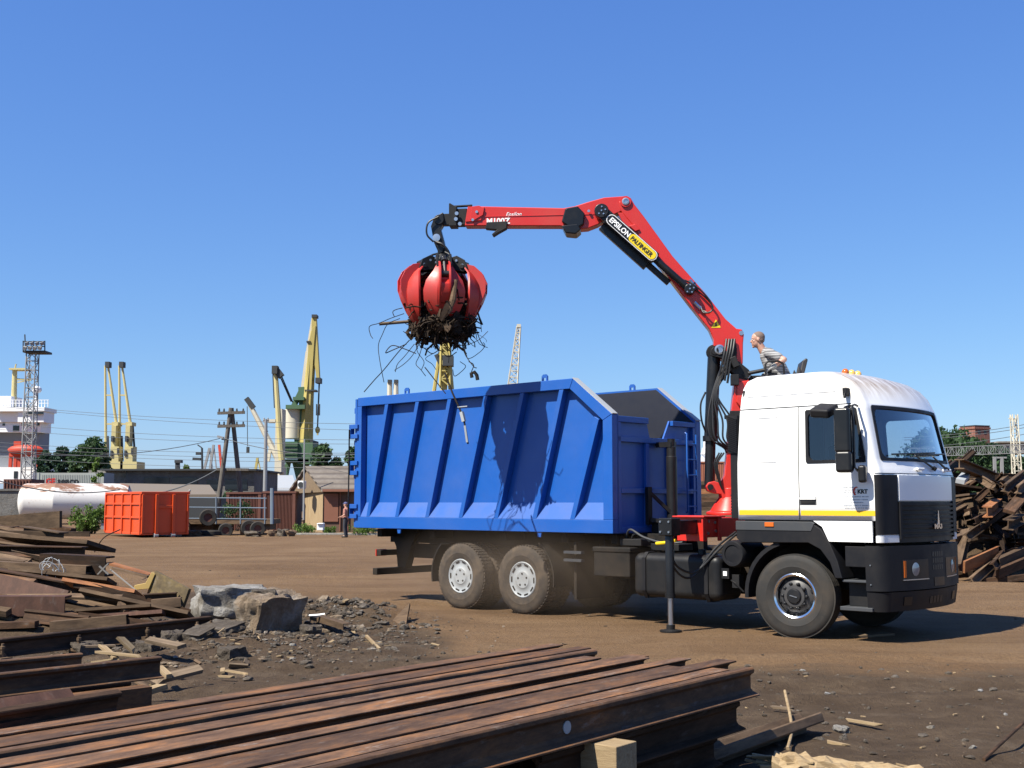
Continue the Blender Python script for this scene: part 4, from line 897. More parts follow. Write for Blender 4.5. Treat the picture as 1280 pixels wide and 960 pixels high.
def tine(ang, op=0., sd=0.):
    Mz = Matrix.Rotation(ang+sd, 4, 'Z') @ Matrix.Translation((.33,0,-.22)) @ Matrix.Rotation(op, 4, 'Y') @ Matrix.Translation((-.33,0,.22)); b = MB(); F = []; B = []
    for r_, z_, wd in TP:
        row = [(r_-(.0 if abs(x) < .4 else (abs(x)-.36)*wd*.55), wd*x, z_+(.0 if abs(x) < .4 else .02*abs(x))) for x in (-1,-.68,-.37,-.12,.12,.37,.68,1)]
        F.append(row); B.append([(p[0]-.03, p[1]*.97, p[2]+.012) for p in row])
    b.grid(F, 0, Mz); b.grid(B, 0, Mz); b.grid([F[0], B[0]], 0, Mz); b.grid([F[-1], B[-1]], 0, Mz); b.grid([[r[0] for r in F], [r[0] for r in B]], 0, Mz); b.grid([[r[-1] for r in F], [r[-1] for r in B]], 0, Mz)
    t = b.build('tine', M['grapple_red'], gra, smooth=27)
    b = MB()
    for y in (-.075, .075):
        O = [(r_+.015+.11*math.sin(math.pi*min(1,(i+1.0)/6.6)), z_+.02) for i, (r_, z_, wd) in enumerate(TP[:7])]; I = [(r_-.05, z_) for r_, z_, wd in TP[:7]][::-1]
        b.prism(O+I, y-.014, y+.014, Mz)
    b.prism([(.50,-.44),(.65,-.56),(.65,-.70),(.57,-.84)], -.06, .06, Mz)
    b.build('tine_rib', M['grapple_red'], t, bevel=.004)
    b = MB(); b.tube([(.20,0,-.10),(.40,0,-.20)], .055, 12, Mz); b.tube([(.40,0,-.20),(.54,0,-.40)], .03, 10, Mz); b.lathe([(.05,-.06),(.05,.06)], 12, Mz @ Matrix.Translation((.54,0,-.40)) @ RX); b.build('tine_cylinder', M['hose'], t)
    b = MB()
    for y in (-.10, .10): b.prism([(.12,-.07),(.26,-.04),(.38,-.12),(.42,-.27),(.34,-.30),(.2,-.26),(.12,-.28)], y-.02, y+.02, Mz)
    b.lathe([(.035,-.14),(.035,.14)], 12, Mz @ Matrix.Translation((.33,0,-.22)) @ RX); b.build('tine_lug', M['black'], t, bevel=.006)
    b = MB(); 
    for y in (-.125,.122): b.lathe([(.02,0),(.02,.01)], 8, Mz @ Matrix.Translation((.25,y,-.12)) @ RX); b.lathe([(.02,0),(.02,.01)], 8, Mz @ Matrix.Translation((.34,y,-.20)) @ RX)
    b.build('lug_bolt', M['steel'], t)
for k, (op_, sd_) in enumerate(((.03,.0),(-.07,.05),(.05,-.04),(-.02,.03),(-.09,-.03))): tine(R(90+13)+2*math.pi*k/5, op_, sd_)
# ------------------------------------------------------------------ the scrap in its grip
g = random.Random(21)
M['clump'] = rust('tangled_scrap', (.012,.009,.007), (.034,.024,.017), (.11,.07,.045), (4,4,4), .85, .3, streak=.15, spec=.15)
scr = empty('scrap_bundle', GC, 'dark ragged tangle of scrap metal and wire gripped in the red grapple', 'scrap metal', rz=math.atan2(CE.y, CE.x))
b = MB(); n, m = 36, 22; rows = []
for j in range(m+1):
    a = math.pi*j/m; row = []
    for k in range(n):
        p = 2*math.pi*k/n; d0 = Vector((math.sin(a)*math.cos(p), math.sin(a)*math.sin(p), math.cos(a)))
        f = 1+.35*fbm(d0.x*2.2, d0.y*2.2, d0.z*2.2+5, 4); row.append((d0.x*.38*f, d0.y*.38*f, -1.0+d0.z*.28*f))
    rows.append(row)
b.grid(rows, wrap=True)
for _ in range(430):
    a = g.uniform(0, 6.283); rr = .46*math.sqrt(g.random())+.06; z = -1.06-.26*g.random()-(.14*g.random() if rr < .4 else 0)
    if g.random() < .42: rr = g.uniform(.38,.54); z = g.uniform(-1.22,-.70)
    c = (rr*math.cos(a), rr*math.sin(a), z); L = g.uniform(.04,.18)
    if g.random() < .7: b.box(c, (L, L*g.uniform(.15,.8), g.uniform(.004,.02)), rx=g.uniform(0,3.1), ry=g.uniform(0,3.1), rz=g.uniform(0,3.1))
    else:
        dv = Vector((g.uniform(-1,1), g.uniform(-1,1), g.uniform(-1.4,.3))).normalized()*L; P = Vector(c); b.tube([P, P+dv, P+dv*1.6+Vector((g.uniform(-.05,.05), g.uniform(-.05,.05), -.03))], g.uniform(.005,.016), 5)
for (a, r0, L, wd) in ((2.7,.36,.40,.09),(1.45,.34,.46,.10),(.7,.40,.42,.09),(1.9,.38,.38,.08),(2.4,.40,.28,.13),(1.2,.30,.36,.16),(.4,.45,.30,.12),(1.7,.12,.42,.20),(2.0,.25,.36,.15),(3.0,.42,.30,.12),(5.,.3,.3,.2),(.9,.15,.40,.17)):   # hanging rags and torn sheets
    x, y = r0*math.cos(a), r0*math.sin(a); rr = []
    for i in range(7):
        f = i/6; ww = wd*(1-.55*f)*(1+.5*math.sin(i*2.3+a)); rr.append([(x-ww/2+.03*g.uniform(-1,1), y+.03*g.uniform(-1,1), -1.0-L*f+.02*g.uniform(-1,1)), (x, y+.04, -1.0-L*f-.01), (x+ww/2+.03*g.uniform(-1,1), y+.02*g.uniform(-1,1), -1.0-L*f+.03*g.uniform(-1,1))])
    b.grid(rr)
for _ in range(46):                                             # thin wires and straps hanging out of the clump
    a = g.uniform(0, 6.283); rr = g.uniform(.15,.5); P = Vector((rr*math.cos(a), rr*math.sin(a), -1.15)); pts = [P]; dv = Vector((math.cos(a)*g.uniform(-.1,.5), math.sin(a)*g.uniform(-.1,.5), -1)).normalized()
    for s_ in range(g.randint(3,6)): dv = (dv+Vector((g.gauss(0,.45), g.gauss(0,.45), g.gauss(0,.35)))).normalized(); pts.append(pts[-1]+dv*g.uniform(.05,.11))
    b.tube(pts, g.uniform(.003,.008), 4)
b.build('tangle', M['clump'], scr, smooth=0)
def gp(px, py, w=0.): p = cp(px, py, w); return Vector((p.x-4.375, w, p.z-5.62))
def ghose(L, r, name, mat, w): return hose([gp(x, y, w+.05*g.uniform(-1,1)) for x, y in L], r, name, scr, mat, 5, 6)
WIRES = [[(505,392),(488,398),(474,404),(462,408),(463,418),(466,423)],[(500,398),(485,405),(478,418),(473,432),(475,452),(480,478)],[(512,425),(498,440),(480,462),(468,475),(455,490)],[(508,430),(490,438),(482,441),(490,432),(505,436),(520,442)],[(518,430),(506,445),(497,455),(494,465)],[(524,430),(515,445),(505,455),(493,463)],[(528,432),(524,445),(520,455),(526,462),(532,470)],[(520,428),(522,440),(530,452),(527,462)],[(586,425),(576,432),(570,428),(580,432),(598,425),(610,414)],[(580,430),(583,445),(592,458),(596,460)],[(578,432),(585,448),(600,440),(606,432),(604,428)],[(575,452),(582,458),(575,466),(568,470),(566,462)],[(586,452),(592,456),(590,463),(588,468)],[(545,440),(532,448),(540,455),(545,462)],[(590,395),(595,410),(600,425),(606,434)],[(592,392),(600,402),(602,415)],[(503,385),(495,387),(491,390),(493,396)],[(530,435),(540,442),(550,438),(560,446),(571,440)]]
for k, L in enumerate(WIRES): ghose(L, .005+.003*g.random(), 'wire', 'darkscrap', g.uniform(0,.45))
b = MB(); b.tube([gp(474,405,.2), gp(522,401,.1)], .025, 8); b.build('pipe', M['oldwood'], scr)
b = MB(); b.bar(gp(531,459,.32), gp(557,492,.36), .025, .012); b.build('rod', M['darkscrap'], scr)
hose([gp(556,466,.34), gp(566,492,.38), gp(575,512,.4), gp(580,526,.42), gp(585,555,.42)], .014, 'rod', scr, 'darkscrap', 6, 6)
b = MB(); b.bar(gp(577,515,.4), gp(580,527,.42), .05, .05); b.tube([gp(572,509,.4), gp(584,508,.42)], .01, 6); b.bar(gp(581,532,.42), gp(584,553,.42), .045, .03); b.build('rod_joint', M['rimgrey'], scr)
b = MB(); b.tube([gp(590,472,.3), gp(589,467,.3), gp(593,465,.3), gp(596,469,.3), gp(597,475,.3)], .028, 6); b.build('bent_hook', M['darkscrap'], scr)
b = MB(); b.tube([gp(560,392,.62), gp(566,375,.6), gp(570,350,.56)], [.03,.05,.03], 8); b.grid([[gp(549,398,.66), gp(556,380,.68), gp(562,376,.66)],[gp(552,402,.62), gp(560,388,.66), gp(567,380,.62)],[gp(560,393,.6), gp(566,388,.6), gp(566,382,.58)]]); b.build('torn_sheet', M['dryrust'], scr)
# ------------------------------------------------------------------ people
def blob(caps, ells, voxel, name, mat, parent, Mx=I4, it=3):
    b = MB()
    for p0, p1, r0, r1 in caps:
        p0, p1 = Vector(p0), Vector(p1); k = 6; P = [p0.lerp(p1, i/k) for i in range(k+1)]; b.tube(P, [r0+(r1-r0)*i/k for i in range(k+1)], 14); b.ell(p0, (r0,)*3, 14, 10); b.ell(p1, (r1,)*3, 14, 10)
    for c, r in ells: b.ell(c, r, 18, 14)
    me = bpy.data.meshes.new('t'); me.from_pydata(b.v, [], b.f); o = bpy.data.objects.new('t', me); COL.objects.link(o)
    md = o.modifiers.new('r', 'REMESH'); md.mode = 'VOXEL'; md.voxel_size = voxel; md.use_smooth_shade = True
    s = o.modifiers.new('s', 'SMOOTH'); s.factor = .5; s.iterations = it
    dg = bpy.context.evaluated_depsgraph_get(); m2 = bpy.data.meshes.new_from_object(o.evaluated_get(dg)); bpy.data.objects.remove(o); m2.name = name
    m2.transform(Mx); m2.materials.clear(); m2.materials.append(mat); m2.polygons.foreach_set('use_smooth', [True]*len(m2.polygons))
    r = bpy.data.objects.new(name, m2); COL.objects.link(r); r.parent = parent; return r
def skin_mat():
    N = NT('skin'); n1 = N.noise(N.coord(), 9, 5); N.col(N.ramp(n1, [(.3, (.36,.19,.135)), (.7, (.47,.27,.20))])); N.set(Roughness=.5, Subsurface_Weight=.0); return N.mat
M['skin'] = skin_mat()
def stripe_mat():
    N = NT('striped_shirt_cloth'); wv = N.n('ShaderNodeTexWave'); wv.bands_direction = 'Z'; wv.inputs['Scale'].default_value = 4.2; wv.inputs['Distortion'].default_value = 1.2; wv.inputs['Detail'].default_value = 2
    N.l(N.coord(), wv.inputs['Vector']); N.col(N.ramp(wv.outputs[0], [(.2, (.13,.13,.135)), (.42, (.30,.30,.30)), (.6, (.44,.44,.44)), (.85, (.20,.20,.205))])); N.set(Roughness=.9); N.bump(N.noise(N.coord(), 14, 4), .4, .02); return N.mat
M['stripes'] = stripe_mat(); M['trousers'] = paint('dark_trousers_cloth', (.03,.035,.05), .9, .2, bump=.2); M['glove'] = paint('grey_work_glove', (.40,.40,.38), .9, .3); M['hair'] = plain('close_cropped_hair', (.20,.135,.105), .8); M['pinkcloth'] = paint('pale_red_cloth', (.42,.19,.15), .9, .15)
M['boot'] = plain('black_boot_leather', (.02,.018,.016), .6); M['bluecap'] = plain('blue_cap_cloth', (.09,.10,.22), .9)
def hand(caps, wrist, fwd, side, up, curl=.6, s=1.):   # palm and five fingers as capsules
    wv, f, sd, u = Vector(wrist), Vector(fwd).normalized(), Vector(side).normalized(), Vector(up).normalized()
    for i in (-1, 0, 1): caps.append((wv+sd*.022*i*s+f*.01*s, wv+f*.085*s+sd*.026*i*s, .016*s, .014*s))
    for i, L in ((-1.5,.062),(-.5,.078),(.5,.082),(1.5,.072)):
        p = wv+f*.09*s+sd*.019*i*s; q = p+(f*math.cos(curl)-u*math.sin(curl))*L*.5*s; e = q+(f*math.cos(curl*2.3)-u*math.sin(curl*2.3))*L*.5*s
        caps.append((p, q, .0095*s, .009*s)); caps.append((q, e, .009*s, .008*s))
    p = wv+sd*.03*s+f*.02*s; q = p+(f*.6+sd*.75-u*.3)*.045*s; caps.append((p, q, .013*s, .011*s)); caps.append((q, q+(f*.9+sd*.1-u*.5)*.03*s, .011*s, .009*s))
op = empty('person', pw((-.80, 0, 3.48)), 'person in a striped short sleeved shirt sitting on the crane seat above the cab', 'person', rz=math.atan2(CE.y, CE.x))
def hd(c, tilt=0.):     # head facing +x: skull, jaw, nose, ears, brow, lips
    c = Vector(c); Rm = Matrix.Rotation(tilt, 3, 'Y'); q = lambda x, y, z: c+Rm @ Vector((x, y, z))
    e = [(q(-.012,0,.03),(.098,.078,.092)), (q(.022,0,-.045),(.066,.058,.072)), (q(.088,0,-.012),(.020,.013,.022)), (q(.10,0,-.026),(.013,.014,.012)), (q(-.005,.078,-.005),(.018,.012,.030)), (q(-.005,-.078,-.005),(.018,.012,.030)), (q(.072,.03,.022),(.02,.026,.010)), (q(.072,-.03,.022),(.02,.026,.010)), (q(.078,0,-.058),(.014,.026,.008)), (q(.078,0,-.074),(.014,.022,.008)), (q(.066,0,-.102),(.022,.022,.018)), (q(.055,.04,-.02),(.022,.018,.02)), (q(.055,-.04,-.02),(.022,.018,.02))]
    return e, q
def L_(p): return (p[0]+.80, p[1], p[2]-3.48)
e, q = hd(L_((-.45,0,4.21)), .06)
caps = [(L_((-.54,0,4.02)), L_((-.48,0,4.14)), .062, .058), (L_((-.80,0,3.58)), L_((-.70,0,3.80)), .15, .15), (L_((-.70,0,3.80)), L_((-.61,0,3.96)), .15, .12)]
ells = e+[(L_((-.66,0,3.86)), (.125,.185,.17)), (L_((-.80,0,3.57)), (.15,.18,.13))]
for sg in (-1, 1):
    sh = L_((-.60,.19*sg,3.98)); el = L_((-.80,.31*sg,3.87)); wr = L_((-.625,.30*sg,3.755))
    caps += [(sh, el, .058, .044), (el, wr, .043, .030)]
    hand(caps, wr, (.75,0,-.45), (0,-sg,0), (.3,0,.9), .75)
    hp = L_((-.78,.10*sg,3.55)); kn = L_((-.37,.15*sg,3.53)); an = L_((-.38,.15*sg,3.12)); caps += [(hp, kn, .085, .062), (kn, an, .06, .045), (an, L_((-.25,.16*sg,3.09)), .045, .035)]
opb = blob(caps, ells, .009, 'body', M['skin'], op, it=2)
c2 = [(L_((-.80,0,3.58)), L_((-.70,0,3.80)), .166, .166), (L_((-.70,0,3.80)), L_((-.61,0,3.96)), .165, .13), (L_((-.57,0,4.0)), L_((-.545,0,4.04)), .078, .070)]
for sg in (-1, 1):
    sh = Vector(L_((-.60,.19*sg,3.98))); el = Vector(L_((-.80,.31*sg,3.87))); c2 += [(sh, sh.lerp(el,.62), .074, .070), (sh, L_((-.59,.05*sg,4.0)), .07, .07)]
blob(c2, [(L_((-.66,0,3.86)), (.14,.20,.185)), (L_((-.80,0,3.60)), (.165,.195,.13))], .012, 'shirt', M['stripes'], op)
c3 = []
for sg in (-1, 1): c3 += [(L_((-.78,.10*sg,3.55)), L_((-.37,.15*sg,3.53)), .10, .078), (L_((-.37,.15*sg,3.53)), L_((-.38,.15*sg,3.16)), .076, .06)]
blob(c3, [(L_((-.80,0,3.55)), (.165,.195,.12))], .014, 'trousers', M['trousers'], op)
blob([(L_((-.38,.15*s_,3.12)), L_((-.25,.16*s_,3.09)), .058, .045) for s_ in (-1,1)], [], .012, 'shoes', M['boot'], op)
blob([], [(q(-.022,0,.042),(.096,.080,.088)), (q(-.05,0,.0),(.06,.070,.06))], .009, 'hair', M['hair'], op)
c4 = []
for sg in (-1, 1):
    wr = Vector(L_((-.625,.30*sg,3.755))); el = Vector(L_((-.80,.31*sg,3.87))); n0 = len(c4); hand(c4, wr, (.75,0,-.45), (0,-sg,0), (.3,0,.9), .75, 1.); c4 = c4[:n0]+[(a, b_, r0+.003, r1+.003) for a, b_, r0, r1 in c4[n0:]]; c4.append((wr.lerp(el,.25), wr, .040, .036))
blob(c4, [], .006, 'gloves', M['glove'], op, it=1)
b = MB()
for sg in (-1, 1): b.ell(q(.078,.031*sg,.004), (.010,.012,.009), 10, 8)
b.build('eyes', M['textwhite'], op); b = MB()
for sg in (-1, 1): b.ell(q(.084,.031*sg,.004), (.006,.006,.006), 8, 6)
b.build('pupils', M['textblack'], op)
# the man standing behind the body's tail
mp = gnd(432, 672)
pm = empty('person', mp, 'person in pale red top and dark trousers standing on the dirt behind the blue body', 'person', rz=math.pi-.25)
e, q = hd((.03,0,1.63), .15)
caps = [((0,0,1.42),(.02,0,1.55),.058,.055),((0,0,.98),(0,0,1.2),.14,.14),((0,0,1.2),(0,0,1.36),.14,.12)]; ells = e+[((0,0,1.24),(.115,.18,.2)),((0,0,.96),(.12,.165,.13))]
c2 = []; c3 = []
for sg in (-1, 1):
    sh = Vector((0,.19*sg,1.38)); el = Vector((-.03 if sg > 0 else .08,.26*sg,1.12)); wr = Vector((.20,.20*sg,1.02)); caps += [(sh,el,.055,.042),(el,wr,.04,.03)]; hand(caps, wr, (1,0,-.1), (0,-sg,0), (0,0,1), .6)
    hp = (0,.09*sg,.94); kn = (.03,.10*sg,.50); an = (-.02,.10*sg,.09); caps += [(hp,kn,.085,.06),(kn,an,.058,.042),(an,(.14,.11*sg,.05),.042,.035)]
    c2 += [(sh, sh.lerp(el,.6), .070,.066)]; c3 += [(hp,kn,.10,.075),(kn,(-.02,.10*sg,.12),.074,.06)]
blob(caps, ells, .011, 'body', M['skin'], pm)
blob(c2+[((0,0,.98),(0,0,1.2),.155,.155),((0,0,1.2),(0,0,1.36),.155,.135)], [((0,0,1.24),(.13,.195,.215))], .014, 'shirt', M['pinkcloth'], pm)
blob(c3, [((0,0,.95),(.135,.18,.13))], .014, 'trousers', M['trousers'], pm)
blob([((-.03,.10*s_,.06),(.14,.11*s_,.05),.055,.042) for s_ in (-1,1)], [], .012, 'boots', M['boot'], pm)
blob([], [(q(-.015,0,.055),(.103,.086,.080)),(q(.09,0,.05),(.06,.06,.012))], .010, 'cap', M['bluecap'], pm)
# ------------------------------------------------------------------ rails and beams
def rail_prof(k=1.):
    h = [(.075,0),(.075,.011),(.025,.028),(.010,.045),(.009,.125),(.020,.138),(.0365,.147),(.0365,.170),(.028,.18)]
    return [(y*k, z*k) for y, z in h]+[(-y*k, z*k) for y, z in h[::-1]]
def prof(kind, w=.15, h=.18):
    if kind == 'rail': return rail_prof(h/.18)
    if kind == 'ibeam': t = .1*h; a = w/2; q = .04*w+.004; return [(a,0),(a,t),(q,t*1.3),(q,h-t*1.3),(a,h-t),(a,h),(-a,h),(-a,h-t),(-q,h-t*1.3),(-q,t*1.3),(-a,t),(-a,0)]
    if kind == 'channel': t = .08*h+.004; a = w/2; return [(-a,0),(a,0),(a,t),(-a+t,t),(-a+t,h-t),(a,h-t),(a,h),(-a,h)]
    if kind == 'angle': t = .10*h; a = w/2; return [(-a,0),(a,0),(a,t),(-a+t,t),(-a+t,h),(-a,h)]
    a = w/2; return [(-a,0),(a,0),(a,h),(-a,h)]
def beam(name, kind, A, B, w, h, mat, label, cat, group=None, roll=0., seg=1, bend=0., torn=0.):
    A, B = Vector(A), Vector(B); L = (B-A).length; d = (B-A)/L; P = prof(kind, w, h); b = MB(); n = max(1, seg); rows = []
    g = random.Random(len(label)*31+int(L*100))
    for i in range(n+1):
        x = -L/2+L*i/n; dz = bend*(1-(2*i/n-1)**2)
        rows.append([(x+(g.uniform(-torn, torn) if i in (0, n) else 0), y, z-h/2+dz) for y, z in P])
    m = len(P); b.grid(rows, wrap=True); b.f += [tuple(range(m))[::-1], tuple(range(n*m, n*m+m))]; b.m += [0, 0]
    o = b.build(name, mat, smooth=25, bevel=.003 if kind in ('rail','ibeam') and L > 2 else 0)
    z = Vector((0,0,1)); y = z.cross(d); y = y.normalized() if y.length > 1e-4 else Vector((0,1,0)); z = d.cross(y)
    Rm = Matrix((d, y, z)).transposed().to_4x4() @ Matrix.Rotation(roll, 4, 'X')
    o.matrix_world = Matrix.Translation((A+B)/2) @ Rm
    return tag(o, label, cat, group)
D_ = Vector((.625,.78,0)); N_2 = Vector((.78,-.625,0)); ZV = Vector((0,0,1))
def ab(a, b, z=0.): return D_*a+N_2*b+ZV*z
M['darkbeam2'] = rust('dark_rail_rust', (.016,.011,.008), (.045,.028,.018), (.09,.05,.03), (1,5,5), .85, .6, streak=.15, spec=.1)  # darker copy of the rail rust, shade of the lower layers painted in
ORD = ['first','second','third','fourth','fifth','sixth','seventh','eighth','ninth','tenth','eleventh','twelfth','thirteenth','fourteenth']
TOP = [(-5.53,'I',7.46,.86,0),(-5.395,'I',7.36,.86,-.012),(-5.26,'I',7.44,.86,0),(-5.145,'U',7.40,1.,-.006),(-4.90,'I',7.05,1.,-.004),(-4.742,'I',7.40,1.,-.012),(-4.605,'I',7.22,.72,0),(-4.49,'U',7.34,1.,-.03),(-4.37,'I',7.42,.74,-.006),(-4.245,'I',7.05,.78,-.016),(-4.10,'I',7.52,1.,-.006),(-3.945,'I',7.16,.9,-.018),(-3.785,'U',7.24,1.,0)]
random.seed(4)
for i, (bb, ty, ea, kk, dz_) in enumerate(TOP[::-1]):
    z = .68-.09*kk+dz_; s0 = -4.4+rnd(-.3,.3); sk = rnd(-.012,.012)
    lab_ = 'rusty rail lying '+('foot upward' if ty == 'I' else 'head upward')+', '+ORD[i]+' from the near edge of the foreground stack'
    if i == 0: lab_ = 'rusty upright rail along the near edge of the foreground stack, its dark web showing'
    r = beam('rail', 'rail', ab(s0, bb+sk, z+rnd(-.003,.002)), ab(ea, bb-sk, z+rnd(-.003,.002)), .15*kk, .18*kk, M['rail'], lab_, 'rail', 'rails on top of the foreground stack', roll=math.pi if ty == 'I' else 0)
    if i == 0:
        c = r.matrix_world.inverted() @ gnd(755, 913, .60); bq = MB(); bq.lathe([(.034,0),(.034,.006),(.012,.007)], 16, Matrix.Translation((c.x,-.0095,0)) @ RX); bq.build('rail_plate_mark', M['rimgrey'], r)
for i in range(9):
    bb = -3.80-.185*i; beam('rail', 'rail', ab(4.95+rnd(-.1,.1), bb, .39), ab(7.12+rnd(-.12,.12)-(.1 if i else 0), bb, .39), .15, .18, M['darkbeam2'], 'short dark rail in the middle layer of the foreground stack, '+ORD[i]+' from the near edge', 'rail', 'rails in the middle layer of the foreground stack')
for i in range(5):
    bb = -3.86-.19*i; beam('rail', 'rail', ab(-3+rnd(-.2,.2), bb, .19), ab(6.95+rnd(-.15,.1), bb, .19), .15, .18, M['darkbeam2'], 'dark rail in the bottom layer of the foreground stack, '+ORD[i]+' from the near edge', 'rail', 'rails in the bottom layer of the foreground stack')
c = gnd(769, 931, .49); ca = c.dot(D_)
for k, (a_, b0, z0, z1, lb) in enumerate(((ca, -5.5, .285, .488, 'pale sawn timber block wedged under the near edge of the foreground stack'), (6.6, -5.5, .0, .098, 'dark timber sleeper under the far end of the foreground stack'), (3.2, -5.5, .0, .098, 'dark timber sleeper beneath the middle of the foreground stack'))):
    o = MB().bx(b0+3.56, .0, -.10, .10, 0, z1-z0).build('timber_block', M['wood'] if k == 0 else M['oldwood'], bevel=.006)
    o.matrix_world = Matrix(((N_2.x, D_.x, 0, 0),(N_2.y, D_.y, 0, 0),(0,0,1,0),(0,0,0,1))); o.matrix_world.translation = ab(a_+(.07 if k == 0 else 0), -3.56 if k == 0 else -3.7, z0); tag(o, lb, 'timber')
beam('rail', 'rail', gnd(1016, 918)-Vector((.78,.98,0))*2.2+ZV*.09, gnd(1016, 914)+ZV*.085, .15, .19, M['dryrust'], 'loose rail lying on its side on the soil beside the foreground stack', 'rail', None, roll=R(68))
# the splintered log at the bottom
A = gnd(968, 966); B = gnd(1190, 985); g = random.Random(9); b = MB(); L = (B-A).length; d = (B-A)/L; y = ZV.cross(d)
rows = []
for i in range(24):
    f = i/23; r0 = .115*(1-.45*f)*(.8+.35*g.random()); rows.append([A+d*L*f+y*r0*math.cos(q_)*(1+.25*g.uniform(-1,1))+ZV*(.05+r0*.75*math.sin(q_)*(1+.3*g.uniform(-1,1))) for q_ in fr_(0, 2*math.pi, 14)[:-1]])
b.grid(rows, wrap=True)
for _ in range(55):
    f = g.random()**1.3; P = A+d*L*f+y*g.uniform(-.10,.10)+ZV*g.uniform(.03,.12)*(1-.5*f); dv = (d*g.choice((-1,1))*g.uniform(.5,1)+y*g.uniform(-.25,.25)+ZV*g.uniform(-.06,.12)).normalized()*g.uniform(.06,.24); b.bar(P, P+dv, g.uniform(.010,.035), g.uniform(.006,.018))
tag(b.build('splintered_log', M['wood'], smooth=0), 'pale splintered log with frayed fibres lying at the bottom of the photo', 'log')
hose([gnd(985,945)+ZV*.05, gnd(990,925)+ZV*.10, gnd(982,905)+ZV*.26], .012, 'bark_strip', None, 'wood'); tag(bpy.data.objects['bark_strip'], 'thin curled strip of wood leaning on the loose rail', 'wood strip')
# ------------------------------------------------------------------ left: short rails beside the foreground stack
def beam_px(name, kind, p0, p1, z0, z1, w, h, mat, label, cat, group=None, roll=0., ext=2.0, bend=0., seg=1):
    A = gnd(*p0, z0); B = gnd(*p1, z1); A = A+(A-B).normalized()*ext; return beam(name, kind, A-ZV*h/2, B-ZV*h/2, w, h, mat, label, cat, group, roll, seg, bend)
G_L = 'rails in the small stack at the lower left'
beam_px('rail','rail',(0,841),(200,820),.46,.46,.15,.18,M['rail'],'upright rusty rail with its cut end over the rubble, topmost of the lower left stack','rail',G_L)
beam_px('rail','rail',(0,825),(102,816),.40,.40,.15,.18,M['rail'],'shorter upright rail just behind the topmost rail of the lower left stack','rail',G_L)
beam_px('steel_plate','plate',(0,870),(93,857),.37,.37,.02,.17,M['redrust'],'smooth red brown steel plate leaning on the lower left rail stack','plate',None,roll=R(-52))
beam_px('rail','rail',(0,885),(147,862),.30,.30,.15,.18,M['scrap'],'rounded dark rail below the red brown plate in the lower left stack','rail',G_L,roll=R(20))
beam_px('steel_channel','channel',(60,872),(184,857),.27,.27,.16,.17,M['rail'],'brown steel channel jutting past the other ends of the lower left stack','beam',None,ext=.4)
beam_px('steel_bar','plate',(0,903),(71,889),.20,.20,.09,.05,M['scrap'],'narrow dark steel bar low in the lower left stack','bar',None)
beam_px('steel_plate','plate',(0,917),(97,893),.16,.16,.16,.03,M['orangerust'],'flat orange brown steel plate nearest the foreground rails at the lower left','plate',None)
for i in range(4):
    beam_px('rail','rail',(0,862+8*i),(150+12*(i%2),842+9*i),.19,.19,.15,.17,M['scrap'],'dark rail low inside the lower left stack, '+ORD[i]+' from the rubble','rail',G_L)
lr = beam_px('rail','rail',(0,798),(262,770),.30,.30,.15,.20,M['scrap'],'long dark rail with bolted chairs ending at the concrete blocks','rail',None,ext=3,)
for px, py in ((11,822),(85,808),(163,797),(218,789),(236,787)):
    P = lr.matrix_world.inverted() @ gnd(px, py, .12); b = MB(); b.bx(P.x-.07,P.x+.07,-.22,-.075,-.115,-.085); b.lathe([(.02,-.09),(.02,.0),(.028,.0),(.028,.03),(.016,.035),(.016,.06)], 8, Matrix.Translation((P.x,-.14,0))); b.box((P.x,-.11,-.07),(.08,.08,.04)); b.build('rail_chair', M['dryrust'], lr)
